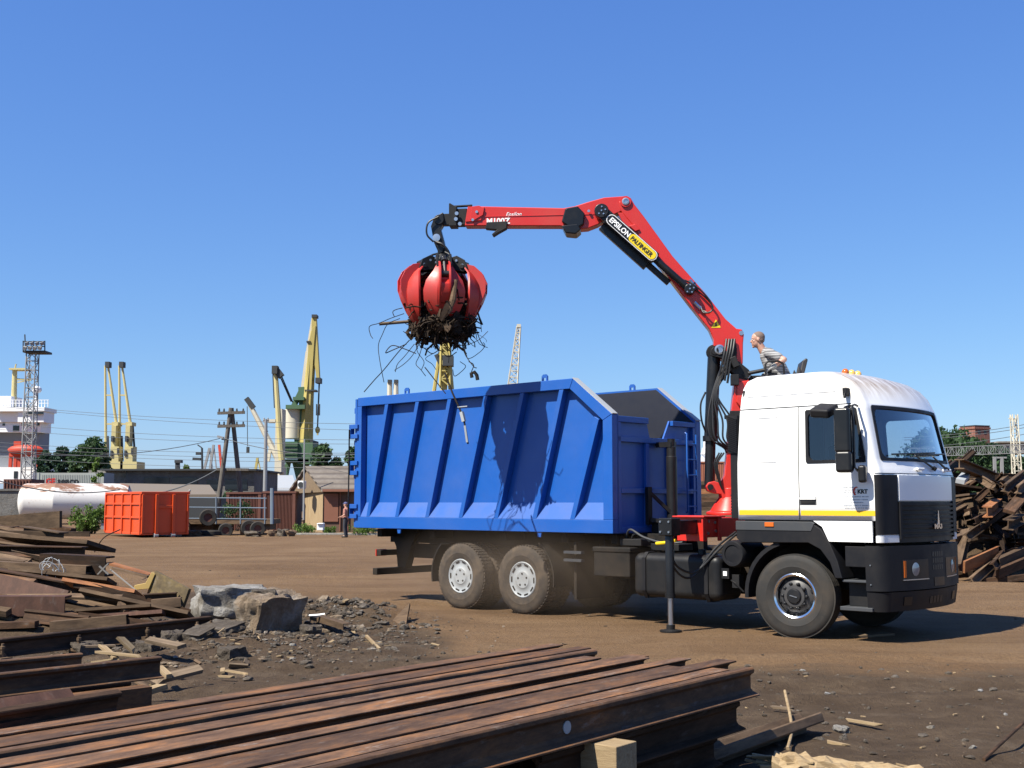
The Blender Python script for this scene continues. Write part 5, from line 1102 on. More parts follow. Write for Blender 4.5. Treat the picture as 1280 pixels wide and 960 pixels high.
# ------------------------------------------------------------------ left scrap heap
GH = 'beams of the left scrap heap'
HEAP = [('plate',0,655,76,649,29,28.6,.06,.34,'dryrust','long brown timber like plate across the crest of the left heap',0),
 ('channel',3,664,31,662,28,28,.2,.16,'scrap','stubby dark channel under the crest plate of the left heap',0),
 ('ibeam',30,664,79,672,27.5,26.8,.2,.2,'dryrust','sunlit stubby beam with a dark notch near the crest of the left heap',0),
 ('plate',40,656,92,664,28.3,27.6,.12,.12,'scrap','dark bar behind the stubby sunlit beam near the heap crest',0),
 ('plate',10,673,127,683,26.8,26.0,.75,.07,'dryrust','broad flat brown plate jutting right from the upper left heap',R(-14)),
 ('ibeam',-60,688,106,691,26.5,25.8,.25,.20,'scrap','dark beam right under the broad jutting plate of the left heap',0),
 ('angle',18,689,92,704,24.6,23.8,.1,.1,'dryrust','thin pale edged angle bar crossing the left heap below the broad plate',R(30)),
 ('channel',55,704,137,708,24.2,23.6,.3,.30,'scrap','thick dark box like beam in the middle of the left heap',0),
 ('channel',-50,704,112,712,23.2,22.6,.24,.12,'dryrust','brown channel with a bright top edge in the middle of the left heap',0),
 ('plate',17,714,140,727,22.2,21.6,.30,.05,'dryrust','sunlit brown strip plate with a slanted end in the left heap',R(-20)),
 ('plate',85,729,175,744,21.2,20.6,.34,.05,'orangerust','orange edged plate sloping right in the lower left heap',R(-24)),
 ('ibeam',-40,712,97,737,21.0,20.4,.2,.18,'scrap','dark sloping beam above the red brown plate of the left heap',0),
 ('plate',-40,722,82,752,19.4,18.6,.05,.30,'redrust','thick red brown plank shaped plate sloping down at the photo edge',R(-18)),
 ('channel',-40,757,85,757,18.4,17.8,.25,.26,'redrust','heavy red brown channel with a square end low in the left heap',0),
 ('plate',105,742,240,771,19.4,18.2,.30,.05,'dryrust','longest brown plate reaching out to the right foot of the left heap',R(-28)),
 ('angle',95,728,240,767,20.0,18.6,.1,.12,'scrap','long dark angle bar behind the longest plate of the left heap',0),
 ('plate',190,729,232,752,21,20.2,.05,.36,'yellowrust','worn yellow steel plate standing at the right end of the left heap',R(-8)),
 ('plate',137,704,190,719,23.0,22.0,.14,.03,'orangerust','thin orange bar behind the worn yellow plate of the left heap',0),
 ('plate',142,710,186,721,22.6,21.8,.08,.03,'dryrust','thin pale bar below the orange bar of the left heap',0),
 ('ibeam',180,748,221,746,20,19.8,.12,.12,'scrap','short dark beam in front of the worn yellow plate',0),
 ('channel',190,755,227,752,19.4,19.2,.12,.12,'dryrust','short pale channel at the right foot of the left heap',0),
 ('plate',97,764,190,758,18.2,18.2,.2,.04,'dryrust','greyish flat bar above the long rail of the left heap',R(-15)),
 ('plate',125,772,205,766,18,18,.24,.05,'redrust','dull red flat bar beside the foot of the left heap',R(-15)),
 ('channel',65,783,160,774,16.8,16.6,.2,.13,'dryrust','pale rimmed channel lying open just behind the long rail',0),
 ('plate',-30,783,46,780,16.6,16.6,.16,.08,'rail','rusty bar behind the long rail at the photo edge',0),
 ('plate',-20,745,40,758,20,19.5,.1,.10,'dryrust','narrow pale bar between the red brown plate and channel',0),
 ('plate',150,755,158,766,18.2,18.0,.08,.08,'dryrust','tiny upright steel stub in the lower left heap',0),
 ('angle',100,770,200,782,17.2,16.2,.12,.12,'scrap','dark angle bar running down to the long rail',0)]
M['galvs'] = paint('dull_galvanised_wire', (.22,.21,.19), .6, .3)
MAT = M
def yof(py): return min(30., (CAMH-(.13+(785-py)*.0086))/max(.02,(py-627)/1475))
for kind, x0, y0, x1, y1, Y0, Y1, w_, h_, mt, lb, roll in HEAP:
    Y0, Y1 = yof(y0), yof(y1); kY = (Y0+Y1)/2; Y0 = kY+(Y0-kY)*.5; Y1 = kY+(Y1-kY)*.5
    beam({'plate':'steel_plate','ibeam':'steel_beam','channel':'steel_channel','angle':'angle_bar'}[kind], kind, at(x0, y0, Y0), at(x1, y1, Y1), w_, h_, MAT[mt], lb, 'scrap beam', GH, roll)
g = random.Random(35)
for i in range(90):
    f = g.random()**1.2; Yc = 15.8+10.*f; xr_ = ip(Yc, XR); x = xr_-.9-g.random()*(3.5+4*f); an = g.gauss(-.25,.16); d = Vector((math.cos(an), math.sin(an), 0))*g.uniform(.9,2.0); d.z = -.10*d.length+g.gauss(0,.06)
    P = Vector((x, Yc, heapz(x, Yc)+g.uniform(.16,.30))); k = g.choice(['plate','angle','channel','plate'])
    beam({'plate':'steel_bar','angle':'angle_bar','channel':'steel_channel'}[k], k, P-d, P+d, g.uniform(.05,.13), g.uniform(.03,.10), M[g.choice(['scrap','dryrust','dryrust','rail'])], 'long thin rusty bar lying slantwise over the face of the left scrap heap', 'scrap bar', 'thin bars over the left heap', roll=g.uniform(-.6,.6))
g = random.Random(31)
for i in range(95):
    f = g.random()**1.5; Yc = 15.6+13.*f; xr_ = ip(Yc, XR); x = xr_-.4-g.random()**1.2*(4.5+5*f); P = Vector((x, Yc, heapz(x, Yc)+g.uniform(.06,.20)))
    an = g.gauss(-.22,.30); d = Vector((math.cos(an), math.sin(an), -.03+g.gauss(0,.05)))*g.uniform(.5,1.7); d.z += .5*(heapz(P.x+d.x, P.y+d.y)-heapz(P.x-d.x, P.y-d.y))*.7
    k = g.choice(['plate','channel','angle','ibeam','rail']); beam({'plate':'steel_plate','ibeam':'steel_beam','channel':'steel_channel','angle':'angle_bar','rail':'rail'}[k], k, P-d, P+d, g.uniform(.08,.26), .18 if k == 'rail' else g.uniform(.05,.18), M[g.choice(['scrap','dryrust'])], 'dark rusty offcut buried among the larger beams of the left scrap heap', 'scrap offcut', 'buried offcuts of the left heap', roll=g.uniform(-.5,.5))
b = MB(); P = at(183,733,16.6); b.prism([(-.17,-.05),(.05,-.03),(.13,.17),(.08,.20),(.0,.05),(-.15,.02)], -.05, .05, Matrix.Translation(P)); tag(b.build('yellow_bracket', paint('chipped_yellow_paint', (.50,.34,.10), .6, .3), bevel=.006), 'bent yellow steel bracket beside the worn yellow plate', 'bracket')
beam('steel_rod','plate',at(138,712,17.6),at(170,738,16.4),.014,.014,M['galvs'],'thin straight pale rod slanting across the left heap','rod')
b = MB(); P = at(130,712,17.5); b.bar(P+Vector((-.09,0,-.07)),P+Vector((.06,0,.09)),.025,.02); b.bar(P+Vector((-.07,0,.05)),P+Vector((.07,0,-.07)),.03,.02); tag(b.build('steel_cross', M['galvs']), 'small pale steel cross on the left heap', 'scrap cross')
b = MB()
g = random.Random(2)
for k in range(9):
    P = at(66+g.uniform(-8,8), 712+g.uniform(-9,7), 17.2); r_ = g.uniform(.05,.13); n_ = Vector((g.uniform(-1,1),g.uniform(-1,1),g.uniform(-.4,.4))).normalized(); u_ = n_.orthogonal().normalized(); v_ = n_.cross(u_)
    b.tube([P+u_*r_*math.cos(t_)+v_*r_*1.5*math.sin(t_) for t_ in fr_(0,g.uniform(4.5,6.4),18)], .005, 5)
tag(b.build('wire_coil', M['rimgrey']), 'loose pale coil of wire lying on the left heap', 'wire')
hose([at(48,675,25.5),at(46,690,24.5),at(52,683,24),at(56,690,22),at(62,698,20),at(67,708,18.)], .008, 'loose_wire', None, 'rimgrey'); tag(bpy.data.objects['loose_wire'], 'pale wire trailing down the face of the left heap', 'wire')
hose([at(118,690,27),at(130,672,27),at(150,662,28)], .014, 'bent_rebar', None, 'scrap'); tag(bpy.data.objects['bent_rebar'], 'thin bent rod sticking out right of the left heap crest', 'rod')
# ------------------------------------------------------------------ blocks and rubble
def block(name, size, mat, label, cat, loc, rz, rx=0, seed=0, amp=.06, n=9, group=None, flat=0):
    b = MB(); g = random.Random(seed); V = []; idx = {}
    def q(p):
        k = tuple(round(x, 4) for x in p)
        if k not in idx:
            v = Vector(p); m = v.normalized()*.62; v = v.lerp(m, .16)
            d = fbm(p[0]*2.3+seed, p[1]*2.3, p[2]*2.3, 4)*amp*2.2+amp*.5*fbm(p[0]*8+seed, p[1]*8, p[2]*8, 2); v = v*(1+d)
            idx[k] = len(V); V.append((v.x*size[0], v.y*size[1], v.z*size[2]))
        return idx[k]
    F = []
    for ax in range(3):
        for s in (-.5, .5):
            for i in range(n):
                for j in range(n):
                    c = []
                    for a, e in ((i, j), (i+1, j), (i+1, j+1), (i, j+1)):
                        p = [0, 0, 0]; p[ax] = s; p[(ax+1) % 3] = a/n-.5; p[(ax+2) % 3] = e/n-.5; c.append(q(p))
                    F.append(tuple(c) if s > 0 else tuple(c[::-1]))
    b.add(V, F); o = b.build(name, mat, smooth=28, loc=loc, rot=(rx, 0, rz)); return tag(o, label, cat, group)
P = gnd(318, 797); block('concrete_block', (.88,.44,.62), M['concbrown'], 'brown stained concrete block with a dark broken side, nearer of the two blocks', 'concrete block', (P.x+.14,P.y+.25,.24), R(57), R(13), 3, .09, 12)
P = gnd(283, 772); block('concrete_block', (1.0,.85,.44), M['conc'], 'pale grey concrete block behind the brown stained one', 'concrete block', (P.x+.26,P.y-.75,.30), R(22), 0, 8, .09, 12)
block('stone', (.30,.22,.12), M['rubble'], 'dark flat stone resting on top of the concrete blocks', 'stone', at(329,743,16.0), .2, 0, 5, .12)
P = gnd(297, 797); block('concrete_slab', (.62,.34,.10), M['rubble'], 'thin grey concrete slab tilted against the brown stained block', 'slab', (P.x-.1,P.y-.5,.18), R(-38), R(12), 6, .05)
P = gnd(245, 815); block('concrete_slab', (.40,.26,.10), M['rubble'], 'broken slab with a pale chipped edge amid the rubble', 'slab', (P.x,P.y+.1,.20), R(-40), R(20), 12, .08)
for px, py, s, sd, lb in ((388,803,.20,21,'rounded grey stone right of the concrete blocks'),(305,842,.0,0,''),(290,828,.22,23,'brown flat stone in the middle of the rubble'),(360,770,.24,24,'dark stone on the crest of the earth mound'),(405,768,.20,25,'dark stone on the right flank of the earth mound'),(108,822,.22,26,'dark stone beside the cut end of the shorter left rail'),(215,812,.25,27,'grey lump of concrete beside the long rail'),(182,822,.20,28,'dark angular lump in front of the bolted long rail'),(345,756,.16,29,'dark stone between the blocks and the earth mound'),(1052,912,.09,30,'small white stone on the dark soil at the lower right')):
    if s: P = gnd(px, py); block('stone', (s*1.3,s,s*.7), M['conc'] if sd == 30 else M['rubble'], lb, 'stone', (P.x,P.y,height(P.x,P.y)+s*.2), sd, 0, sd, .14, 6)
b = MB(); P = gnd(503, 787); b.prism([(-.22,.0),(.22,.0),(.05,.02),(-.20,.42)], -.02, .02, Matrix.Translation((P.x,P.y,.03)) @ Euler((R(-52),R(12),R(-35))).to_matrix().to_4x4()); tag(b.build('sheet_offcut', M['dryrust']), 'triangular grey brown sheet offcut leaning on the soil left of the rear wheels', 'sheet metal')
P = gnd(531, 786); block('wood_offcut', (.16,.07,.07), M['oldwood'], 'tiny dark wood offcut beside the triangular sheet offcut', 'wood', (P.x,P.y,.03), .1, 0, 41, .04, 3)
beam('steel_channel','channel',gnd(392,789)+ZV*.20,gnd(434,799)+ZV*.16,.12,.08,M['dryrust'],'short grey channel lying at the foot of the earth mound','beam')
b = MB(); P = gnd(395,769,.25); b.prism([(-.09,-.03),(.02,-.04),(.10,.07),(.04,.03)], -.01, .01, Matrix.Translation(P) @ Euler((.9,.2,.3)).to_matrix().to_4x4()); tag(b.build('white_scrap', M['textwhite']), 'small white flake of plastic on the earth mound', 'litter')
def plank(p0, p1, w_, h_, mt, lb, z0=.1, z1=.1, roll=0): beam('wood_plank','plate',gnd(*p0,z0),gnd(*p1,z1),w_,h_,M[mt],lb,'wood',None,roll,torn=.04)
plank((194,850),(250,836),.17,.035,'oldwood','weathered plank with a splintered end lying over the rubble',.10,.16,.15)
plank((150,797),(167,813),.10,.03,'wood','pale upright wood chip standing before the long rail',.30,.16,.3)
plank((128,808),(146,824),.06,.03,'wood','pale stick leaning left of the upright wood chip',.24,.14)
plank((124,815),(172,820),.05,.025,'wood','thin pale stick lying level behind the topmost left rail',.20,.18)
plank((105,808),(145,807),.08,.02,'oldwood','grey board along the foot of the long rail',.2,.2)
plank((186,800),(226,808),.11,.04,'oldwood','dark split board pointing at the concrete blocks',.24,.2,.2)
plank((200,835),(211,845),.06,.04,'wood','short pale chunk of wood beside the cut end of the topmost left rail',.16,.14)
plank((182,865),(204,858),.10,.05,'wood','pale ragged chunk of wood near the brown channel end',.08,.1)
plank((282,838),(306,842),.025,.02,'wood','thin pale stick in the right part of the rubble',.05,.05)
plank((272,845),(292,846),.025,.02,'wood','second thin pale stick nearer the foreground rails',.04,.04)
plank((458,795),(475,812),.03,.03,'wood','pale stick with a white knob right of the earth mound',.04,.03)
plank((1062,900),(1098,906),.03,.02,'wood','pale sliver of wood on the dark soil at the lower right',.02,.02)
plank((1035,927),(1058,932),.03,.02,'wood','nearer pale sliver of wood on the dark soil at the lower right',.02,.02)
plank((968,884),(990,886),.05,.02,'oldwood','dark flat stick on the soil beyond the stack end',.02,.02)
plank((1070,795),(1112,792),.20,.03,'oldwood','flat board half in the shadow of the cab',.02,.02)
hose([gnd(1230,953)+ZV*.02,gnd(1262,938)+ZV*.10,gnd(1290,922)+ZV*.16], .012, 'bent_wire', None, 'scrap'); tag(bpy.data.objects['bent_wire'], 'thin bent wire rising at the lower right corner', 'wire')
g = random.Random(77)
for k in range(34):
    px, py = (g.uniform(105,330), g.uniform(800,868)) if k < 22 else (g.uniform(350,440), g.uniform(755,800))
    if py > 868-(px-105)*.16: py = 868-(px-105)*.16
    P = gnd(px, py); z = height(P.x, P.y)+.03; an = g.uniform(0,3.1); L = g.uniform(.08,.25); d = Vector((math.cos(an),math.sin(an),g.uniform(-.2,.4)))*L/2; P.z = z
    beam('wood_splinter','plate',P-d,P+d,g.uniform(.02,.07),g.uniform(.01,.03),M[g.choice(['wood','oldwood','oldwood','dryrust'])],'broken splinter lying loose among the stones of the rubble patch','splinter','splinters in the rubble patch',roll=g.uniform(-1,1))
# ------------------------------------------------------------------ right heap of rails behind the truck
GR = 'beams of the right scrap heap'
M['darkbeam'] = rust('dark_old_rust', (.014,.010,.008), (.040,.026,.018), (.085,.05,.03), (1,5,5), .85, .8, streak=.15, spec=.12)  # shade inside the heap put into a darker rust colour
RH = [('ibeam',1199,580,1243,598,28.2,30.5,.24,.24,'dryrust','long sunlit beam lying along the crest of the right heap',0),
 ('rail',1256,610,1279,592,27.9,30,.15,.2,'dryrust','pale rail pointing down left near the crest of the right heap',.2),
 ('rail',1272,612,1300,590,27.9,30,.15,.2,'dryrust','second pale rail by the photo edge near the right heap crest',.1),
 ('plate',1261,640,1292,604,27.2,29,.26,.08,'scrap','broad brown beam slanting at the right edge of the photo',.3),
 ('ibeam',1234,640,1247,630,27.2,29,.22,.26,'orangerust','orange rusty beam end sticking out of the dark heap face',0),
 ('ibeam',1260,656,1275,648,27.0,29,.24,.24,'dryrust','pale beam end in the right part of the heap face',.1),
 ('rail',1198,712,1209,667,26.6,28,.24,.26,'dryrust','pale rail leaning steeply on the heap beside the truck front',R(165)),
 ('rail',1209,672,1226,660,27,28.4,.17,.2,'dryrust','short pale rail continuing above the steeply leaning rail',R(150)),
 ('plate',1205,709,1247,690,26.4,27.4,.05,.27,'orangerust','bright orange plate slanting at the foot of the right heap',R(10)),
 ('rail',1216,727,1243,703,26.0,27.4,.18,.2,'dryrust','pale rail pointing down to the dirt at the heap foot',R(155)),
 ('rail',1243,708,1256,691,26.2,27.6,.15,.18,'scrap','dark rail behind the rail at the heap foot',R(150)),
 ('plate',1247,717,1290,699,26.4,27.2,.08,.22,'scrap','brown plank shaped beam low at the right edge',R(10)),
 ('plate',1229,727,1295,720,26.6,26.6,.15,.13,'scrap','brown bar lying level at the foot of the right heap',0),
 ('plate',1193,719,1224,716,26.8,26.8,.12,.14,'scrap','low brown bar on the dirt beside the truck bumper',0),
 ('channel',1190,676,1206,670,27.4,28,.16,.16,'dryrust','short pale channel just right of the truck grille',0),
 ('rail',1181,590,1200,575,28.6,30.6,.15,.18,'scrap','dark rail at the crest just behind the windscreen',0),
 ('rail',1240,607,1222,596,28,29.6,.15,.18,'dryrust','pale forked rail end under the long crest beam',.4),
 ('plate',1200,602,1207,594,28,29,.2,.1,'rimgrey','bright grey plate end catching sun near the crest',.2),
 ('channel',1246,704,1282,688,26.6,27.4,.16,.2,'dryrust','pale channel across the lower heap at the photo edge',0)]
for kind, x0, y0, x1, y1, Y0, Y1, w_, h_, mt, lb, roll in RH:
    beam({'plate':'steel_plate','ibeam':'steel_beam','channel':'steel_channel','angle':'angle_bar','rail':'rail'}[kind], kind, at(x0, y0, Y0), at(x1, y1, Y1), w_, h_, M[mt], lb, 'scrap beam', GR, roll)
g = random.Random(52)
for i in range(250):
    x = g.uniform(9.8, 19.5); f = g.random()**.8; Yc = 27.4+4.2*f+.12*(x-10); z = (2.5+.25*math.sin(x*1.7))*min(1, f*1.15)*g.uniform(.72,1.0)+.08
    an = g.gauss(.85,.55); d = Vector((math.cos(an), math.sin(an), g.gauss(.05,.16)))*g.uniform(.5,1.5); P = Vector((x, Yc+.45, z))
    k = g.choice(['rail','rail','rail','ibeam','channel','plate']); beam({'plate':'steel_plate','ibeam':'steel_beam','channel':'steel_channel','rail':'rail'}[k], k, P-d, P+d, g.uniform(.08,.19), .16 if k == 'rail' else g.uniform(.06,.17), M[g.choice(['scrap','scrap','darkbeam','darkbeam','dryrust'])], 'dark rusty beam tangled inside the right heap behind the truck', 'scrap beam', 'tangled beams of the right heap', roll=g.uniform(0,6.28))
for i in range(9):
    P = at(868+g.uniform(0,30), 648-5.5*i, 31+.25*i); an = g.gauss(0,.25); d = Vector((math.cos(an), math.sin(an), g.gauss(0,.05)))*1.6
    beam('steel_beam','plate',P-d,P+d,.3,.16,M[g.choice(['dryrust','scrap','orangerust'])],'brown beam stacked beyond the crane column, '+ORD[i]+' from the ground','scrap beam','beams stacked beyond the crane column')
# ------------------------------------------------------------------ background, each thing at its own distance
M['craneyellow'] = paint('pale_crane_yellow', (.62,.54,.25), .6, .35, (.25,.17,.09), .15)
M['cranegold'] = paint('ochre_crane_yellow', (.50,.41,.12), .6, .3, (.22,.14,.07), .15)
M['cranegreen'] = paint('dull_green_crane_paint', (.06,.15,.075), .6, .3, (.12,.09,.06), .2)
M['cream'] = paint('cream_crane_paint', (.66,.62,.50), .6, .2, (.35,.26,.16), .15)
M['shipwhite'] = paint('white_ship_paint', (.74,.75,.76), .5, .1, (.4,.3,.22), .1)
M['shipgrey'] = paint('grey_ship_paint', (.22,.24,.27), .6, .1, (.2,.15,.12), .1)
M['lifeboat'] = paint('orange_red_boat_paint', (.60,.06,.025), .5, .1, (.3,.05,.02), .4)
M['galv'] = paint('galvanised_steel', (.30,.31,.32), .6, .3, (.16,.12,.09), .6)
M['darksteel'] = plain('dark_far_steel', (.035,.04,.045), .7)
M['darkwin'] = plain('dark_window', (.02,.025,.03), .15)
M['orange'] = paint('orange_container_paint', (.69,.075,.010), .45, .14, (.30,.06,.02), .5)
M['contgrey'] = paint('pale_grey_container_paint', (.36,.385,.36), .6, .2, (.25,.2,.15), .3)
M['wagonbrown'] = paint('brown_corrugated_paint', (.15,.055,.038), .75, .4, (.09,.05,.035), .5)
M['woodshed'] = wood_mat('shed_board_wood', (.30,.21,.12), (.46,.35,.21), (3,3,.4))
M['doorbrown'] = paint('red_brown_door_paint', (.25,.10,.06), .8, .3, (.15,.08,.05), .6)
M['bluerail'] = paint('faded_blue_paint', (.17,.23,.30), .6, .3, (.15,.12,.1), 1)
M['brick'] = None
def brick_mat():
    N = NT('red_brick'); bt = N.n('ShaderNodeTexBrick'); N.l(N.coord((1,1,1)), bt.inputs['Vector']); bt.inputs['Scale'].default_value = 2.5
    bt.inputs['Color1'].default_value = (.22,.066,.04,1); bt.inputs['Color2'].default_value = (.17,.055,.035,1); bt.inputs['Mortar'].default_value = (.25,.2,.17,1); N.col(bt.outputs[0]); N.set(Roughness=.9); return N.mat
M['brick'] = brick_mat()
def tank_mat():
    N = NT('peeling_white_tank_paint'); v = N.coord(); v2 = N.coord((.35,1,1)); n1 = N.noise(v2, .9, 10, .72, .3); sp = N.n('ShaderNodeSeparateXYZ'); N.l(v, sp.inputs[0])
    k = N.math('ADD', n1, N.math('MULTIPLY', N.math('SUBTRACT', sp.outputs[2], 1.75), .13)); c = N.mix(N.ramp(k, [(.60, 0.), (.66, 1.)]), (.62,.60,.57), (.20,.10,.06))
    c = N.mix(N.math('MULTIPLY', N.ramp(N.noise(v, 4, 6, .7), [(.58, 0.), (.7, 1.)]), .6), c, (.24,.17,.13)); N.col(c); N.set(Roughness=.7); return N.mat
M['tank'] = tank_mat()
def tile_mat():
    N = NT('grey_brown_roof_tiles'); wv = N.n('ShaderNodeTexWave'); wv.bands_direction = 'Z'; wv.inputs['Scale'].default_value = 1.0; wv.inputs['Distortion'].default_value = .4; N.l(N.coord(), wv.inputs['Vector'])
    n1 = N.noise(N.coord(), 1.5, 6, .7); c = N.mix(N.math('MULTIPLY', N.ramp(wv.outputs[0], [(.1, 1.), (.45, 0.)]), .6), N.ramp(n1, [(.35, (.11,.09,.074)), (.7, (.17,.148,.125))]), (.05,.04,.035)); N.col(c); N.set(Roughness=.9); N.bump(wv.outputs[0], .6, .1); return N.mat
M['tiles'] = tile_mat()
def leaf_mat(name, a, b):
    a, b = alb_(a), alb_(b); N = NT(name); oi = N.n('ShaderNodeNewGeometry'); c = N.ramp(oi.outputs['Random Per Island'], [(0., a), (1., b)]); N.col(c); N.set(Roughness=.6, Specular_IOR_Level=.3)
    tl = N.n('ShaderNodeBsdfTranslucent'); N.l(c, tl.inputs[0]); mx = N.n('ShaderNodeMixShader'); mx.inputs[0].default_value = .35; N.l(N.b.outputs[0], mx.inputs[1]); N.l(tl.outputs[0], mx.inputs[2]); N.l(mx.outputs[0], N.out.inputs[0]); return N.mat
M['leafdark'] = leaf_mat('dark_tree_leaves', (.028,.065,.026), (.075,.14,.05)); M['leafblue'] = leaf_mat('bluish_tree_leaves', (.022,.058,.036), (.055,.11,.06)); M['leaflight'] = leaf_mat('fresh_bush_leaves', (.07,.13,.02), (.17,.27,.05))
M['bark'] = plain('bark', (.07,.055,.04), .9)
def foliage(cs, n, size, seed, squash=1.):
    g = random.Random(seed); b = MB()
    for c, r in cs:
        for _ in range(n):
            d = Vector((g.gauss(0,1), g.gauss(0,1), g.gauss(0,1))).normalized(); P = Vector(c)+Vector((d.x*r, d.y*r, d.z*r*squash))*(g.random()**.45); s = size*g.uniform(.55,1.3)
            u = Vector((g.gauss(0,1), g.gauss(0,1), g.gauss(0,.7))).normalized(); v_ = u.orthogonal().normalized(); v_.rotate(Matrix.Rotation(g.uniform(0,6.28), 3, u)); w_ = u.cross(v_)
            b.add([P-v_*s*.5, P+w_*s*.32, P+v_*s*.55, P-w_*s*.32], [(0,1,2,3)])
    return b
def tree(name, label, cat, base, h, rad, mat, seed, group=None, nb=16, nl=130, leaf=.4, trunk=.35, low=.25):
    t = empty(name, base, label, cat, group); g = random.Random(seed); b = MB()
    b.tube([(0,0,-.3),(.1*rad*.2,0,h*.3),(0,.05,h*.62),(.05,0,h*.9)], [trunk*.5,trunk*.4,trunk*.22,.04], 8); cs = []
    for k in range(nb):
        f = (k+.5)/nb; z = h*(low+(1-low)*.93*f); rr = rad*(math.sin(math.pi*min(1, .18+.78*f))**.7)*g.uniform(.25,.8); a = k*2.4+g.uniform(-.5,.5)
        c = Vector((rr*math.cos(a), rr*math.sin(a), z)); cs.append((c, rad*g.uniform(.26,.46))); b.tube([(0,0,max(h*.15, z-rad*.7)), c*.6+Vector((0,0,z*.36)), c], [trunk*.2,trunk*.1,.02], 5)
    b.build('trunk', M['bark'], t); foliage(cs, nl, leaf, seed, .85).build('crown', M[mat], t, smooth=0, recalc=False); return t
def base_of(px, py, Y): p = at(px, py, Y); return Vector((p.x, p.y, 0))
def h_at(py, Y): return at(640, py, Y).z
GT = 'trees on the far left behind the yard'
tree('tree','small dark tree beside the ship, left of the rounded dark tree','tree', base_of(57,590,160), h_at(562,160), 2.0, 'leafblue', 1, GT, leaf=.5)
tree('tree','rounded dark tree between the ship and the taller broad tree','tree', base_of(78,590,155), h_at(557,155), 1.9, 'leafblue', 2, GT, leaf=.5, nl=170)
tree('tree','tall broad dark tree behind the left pair of ship cranes','tree', base_of(116,590,150), h_at(547,150), 3.0, 'leafdark', 3, GT, nb=26, nl=200, leaf=.5)
tree('sapling','slim light green sapling before the grey container','tree', base_of(120,606,92), h_at(566,92), .55, 'leaflight', 4, None, nb=12, nl=60, leaf=.28, trunk=.1, low=.1)
tree('tree','dark tree between the green harbour crane and the tiled hut roof','tree', base_of(403,600,170), h_at(554,170), 3.0, 'leafdark', 5, None, nb=20, nl=170, leaf=.55)
tree('tree','tree glimpsed just left of the tail hinges of the blue body','tree', base_of(441,600,140), h_at(556,140), 1.6, 'leafdark', 6, None, leaf=.45)
tree('tree','little pale green tree top over the flat grey building','tree', base_of(233,600,150), h_at(578,150), 1.2, 'leaflight', 7, None, leaf=.4, nb=8)
GR2 = 'trees on the right beyond the scrap heap'
for i, (px, py, Y, r, mt, lb) in enumerate(((1168,535,120,4.2,'leafdark','dense tree right behind the windscreen edge'),(1194,541,115,3.6,'leafdark','dense tree between the windscreen and the brick tower'),(1218,552,112,3.2,'leafdark','lower dense tree before the brick tower'),(1240,556,118,3.2,'leafblue','dense tree right of the brick tower'),(1258,566,120,2.2,'leafblue','low tree behind the white lattice pylon'),(1282,572,118,2.6,'leafdark','low tree at the right edge beyond the heap'))):
    tree('tree', lb, 'tree', base_of(px,610,Y), h_at(py,Y), r, mt, 20+i, GR2, nb=30, nl=220, leaf=.45, low=.12)
def bush(name, label, base, r, h, seed, n=14, nl=60, leaf=.12, mat='leaflight'):
    t = empty(name, base, label, 'bush'); g = random.Random(seed); cs = [((g.gauss(0,r*.45), g.gauss(0,r*.45), h*g.uniform(.2,.85)), r*.38) for _ in range(n)]; b = MB()
    for c, _ in cs: b.tube([(c[0]*.3,c[1]*.3,0), c], [.02,.006], 5)
    b.build('stem', M['bark'], t); foliage(cs, nl, leaf, seed).build('foliage', M[mat], t, smooth=0, recalc=False); return t
bush('bush','bright green bush between the white tank and the orange container', base_of(113,664,66), .85, 1.65, 1, n=26, nl=90, leaf=.15)
bush('bush','green shrub behind the twin utility pole', base_of(292,655,72), .9, 2.2, 2, leaf=.16, mat='leafdark')
bush('bush','leafy shrub among the poles over the flat building', base_of(285,620,92), 1.0, 3.0, 9, leaf=.2, mat='leafdark')
bush('weeds','low green weeds at the foot of the tiled hut', base_of(380,664,66), .6, .5, 3, leaf=.1)
bush('weeds','low green weeds under the tail of the blue body', base_of(452,663,64), .8, .5, 4, leaf=.1)
bush('weeds','patch of weeds by the white box near the hut door', base_of(413,664,65), .35, .4, 5, n=8, leaf=.1)
bush('weeds','pale green growth on the bank at the right edge beyond the heap', base_of(1275,596,60), 1.6, 1.9, 6, n=18, leaf=.14)
# ---- ship
Y = 220
def bxp(b, px0, px1, py0, py1, Y, dep, mi=0):
    a = at(px0, py1, Y); c = at(px1, py0, Y); return b.bx(a.x, c.x, Y, Y+dep, a.z, c.z, mi=mi)
S0_ = at(20, 610, Y)
ship = empty('ship', (S0_.x, Y, 0), 'white and grey cargo ship moored at the far left with an orange lifeboat', 'ship')
def shp(mb, name, mat, par=None, **k):
    off = Vector(ship.location); mb.v = [tuple(Vector(p)-off) for p in mb.v]; return mb.build(name, mat, par or ship, **k)
b = MB(); bxp(b,-60,58,584,604,Y,6); shp(b,'deck_house',M['shipwhite'])
b = MB(); bxp(b,-60,49,540,584,Y+2,5); shp(b,'lower_superstructure',M['shipgrey'])
b = MB(); bxp(b,-60,51,527,540,Y,5); bxp(b,22,55,514,527.5,Y-1.5,5); bxp(b,-60,30,510,527.5,Y-.5,5); bxp(b,-10,55.5,509,514,Y-2,6); br = shp(b,'bridge',M['shipwhite'])
b = MB(); bxp(b,33,54,514.5,517.5,Y-2.05,.2)
for x in (3,27,36,46): bxp(b,x,x+3.2,528.5,532,Y-.1,.2)
bxp(b,16,24,532,539,Y-.1,.2); bxp(b,17,22,589,598,Y-.1,.2); bxp(b,60,63,586,590,Y-.1,.2); shp(b,'ship_windows',M['darkwin'],br)
b = MB()
for x in range(-8, 62, 4): p = at(x,509,Y-1.5); q_ = at(x,500,Y-1.5); b.bar(p,q_,.12)
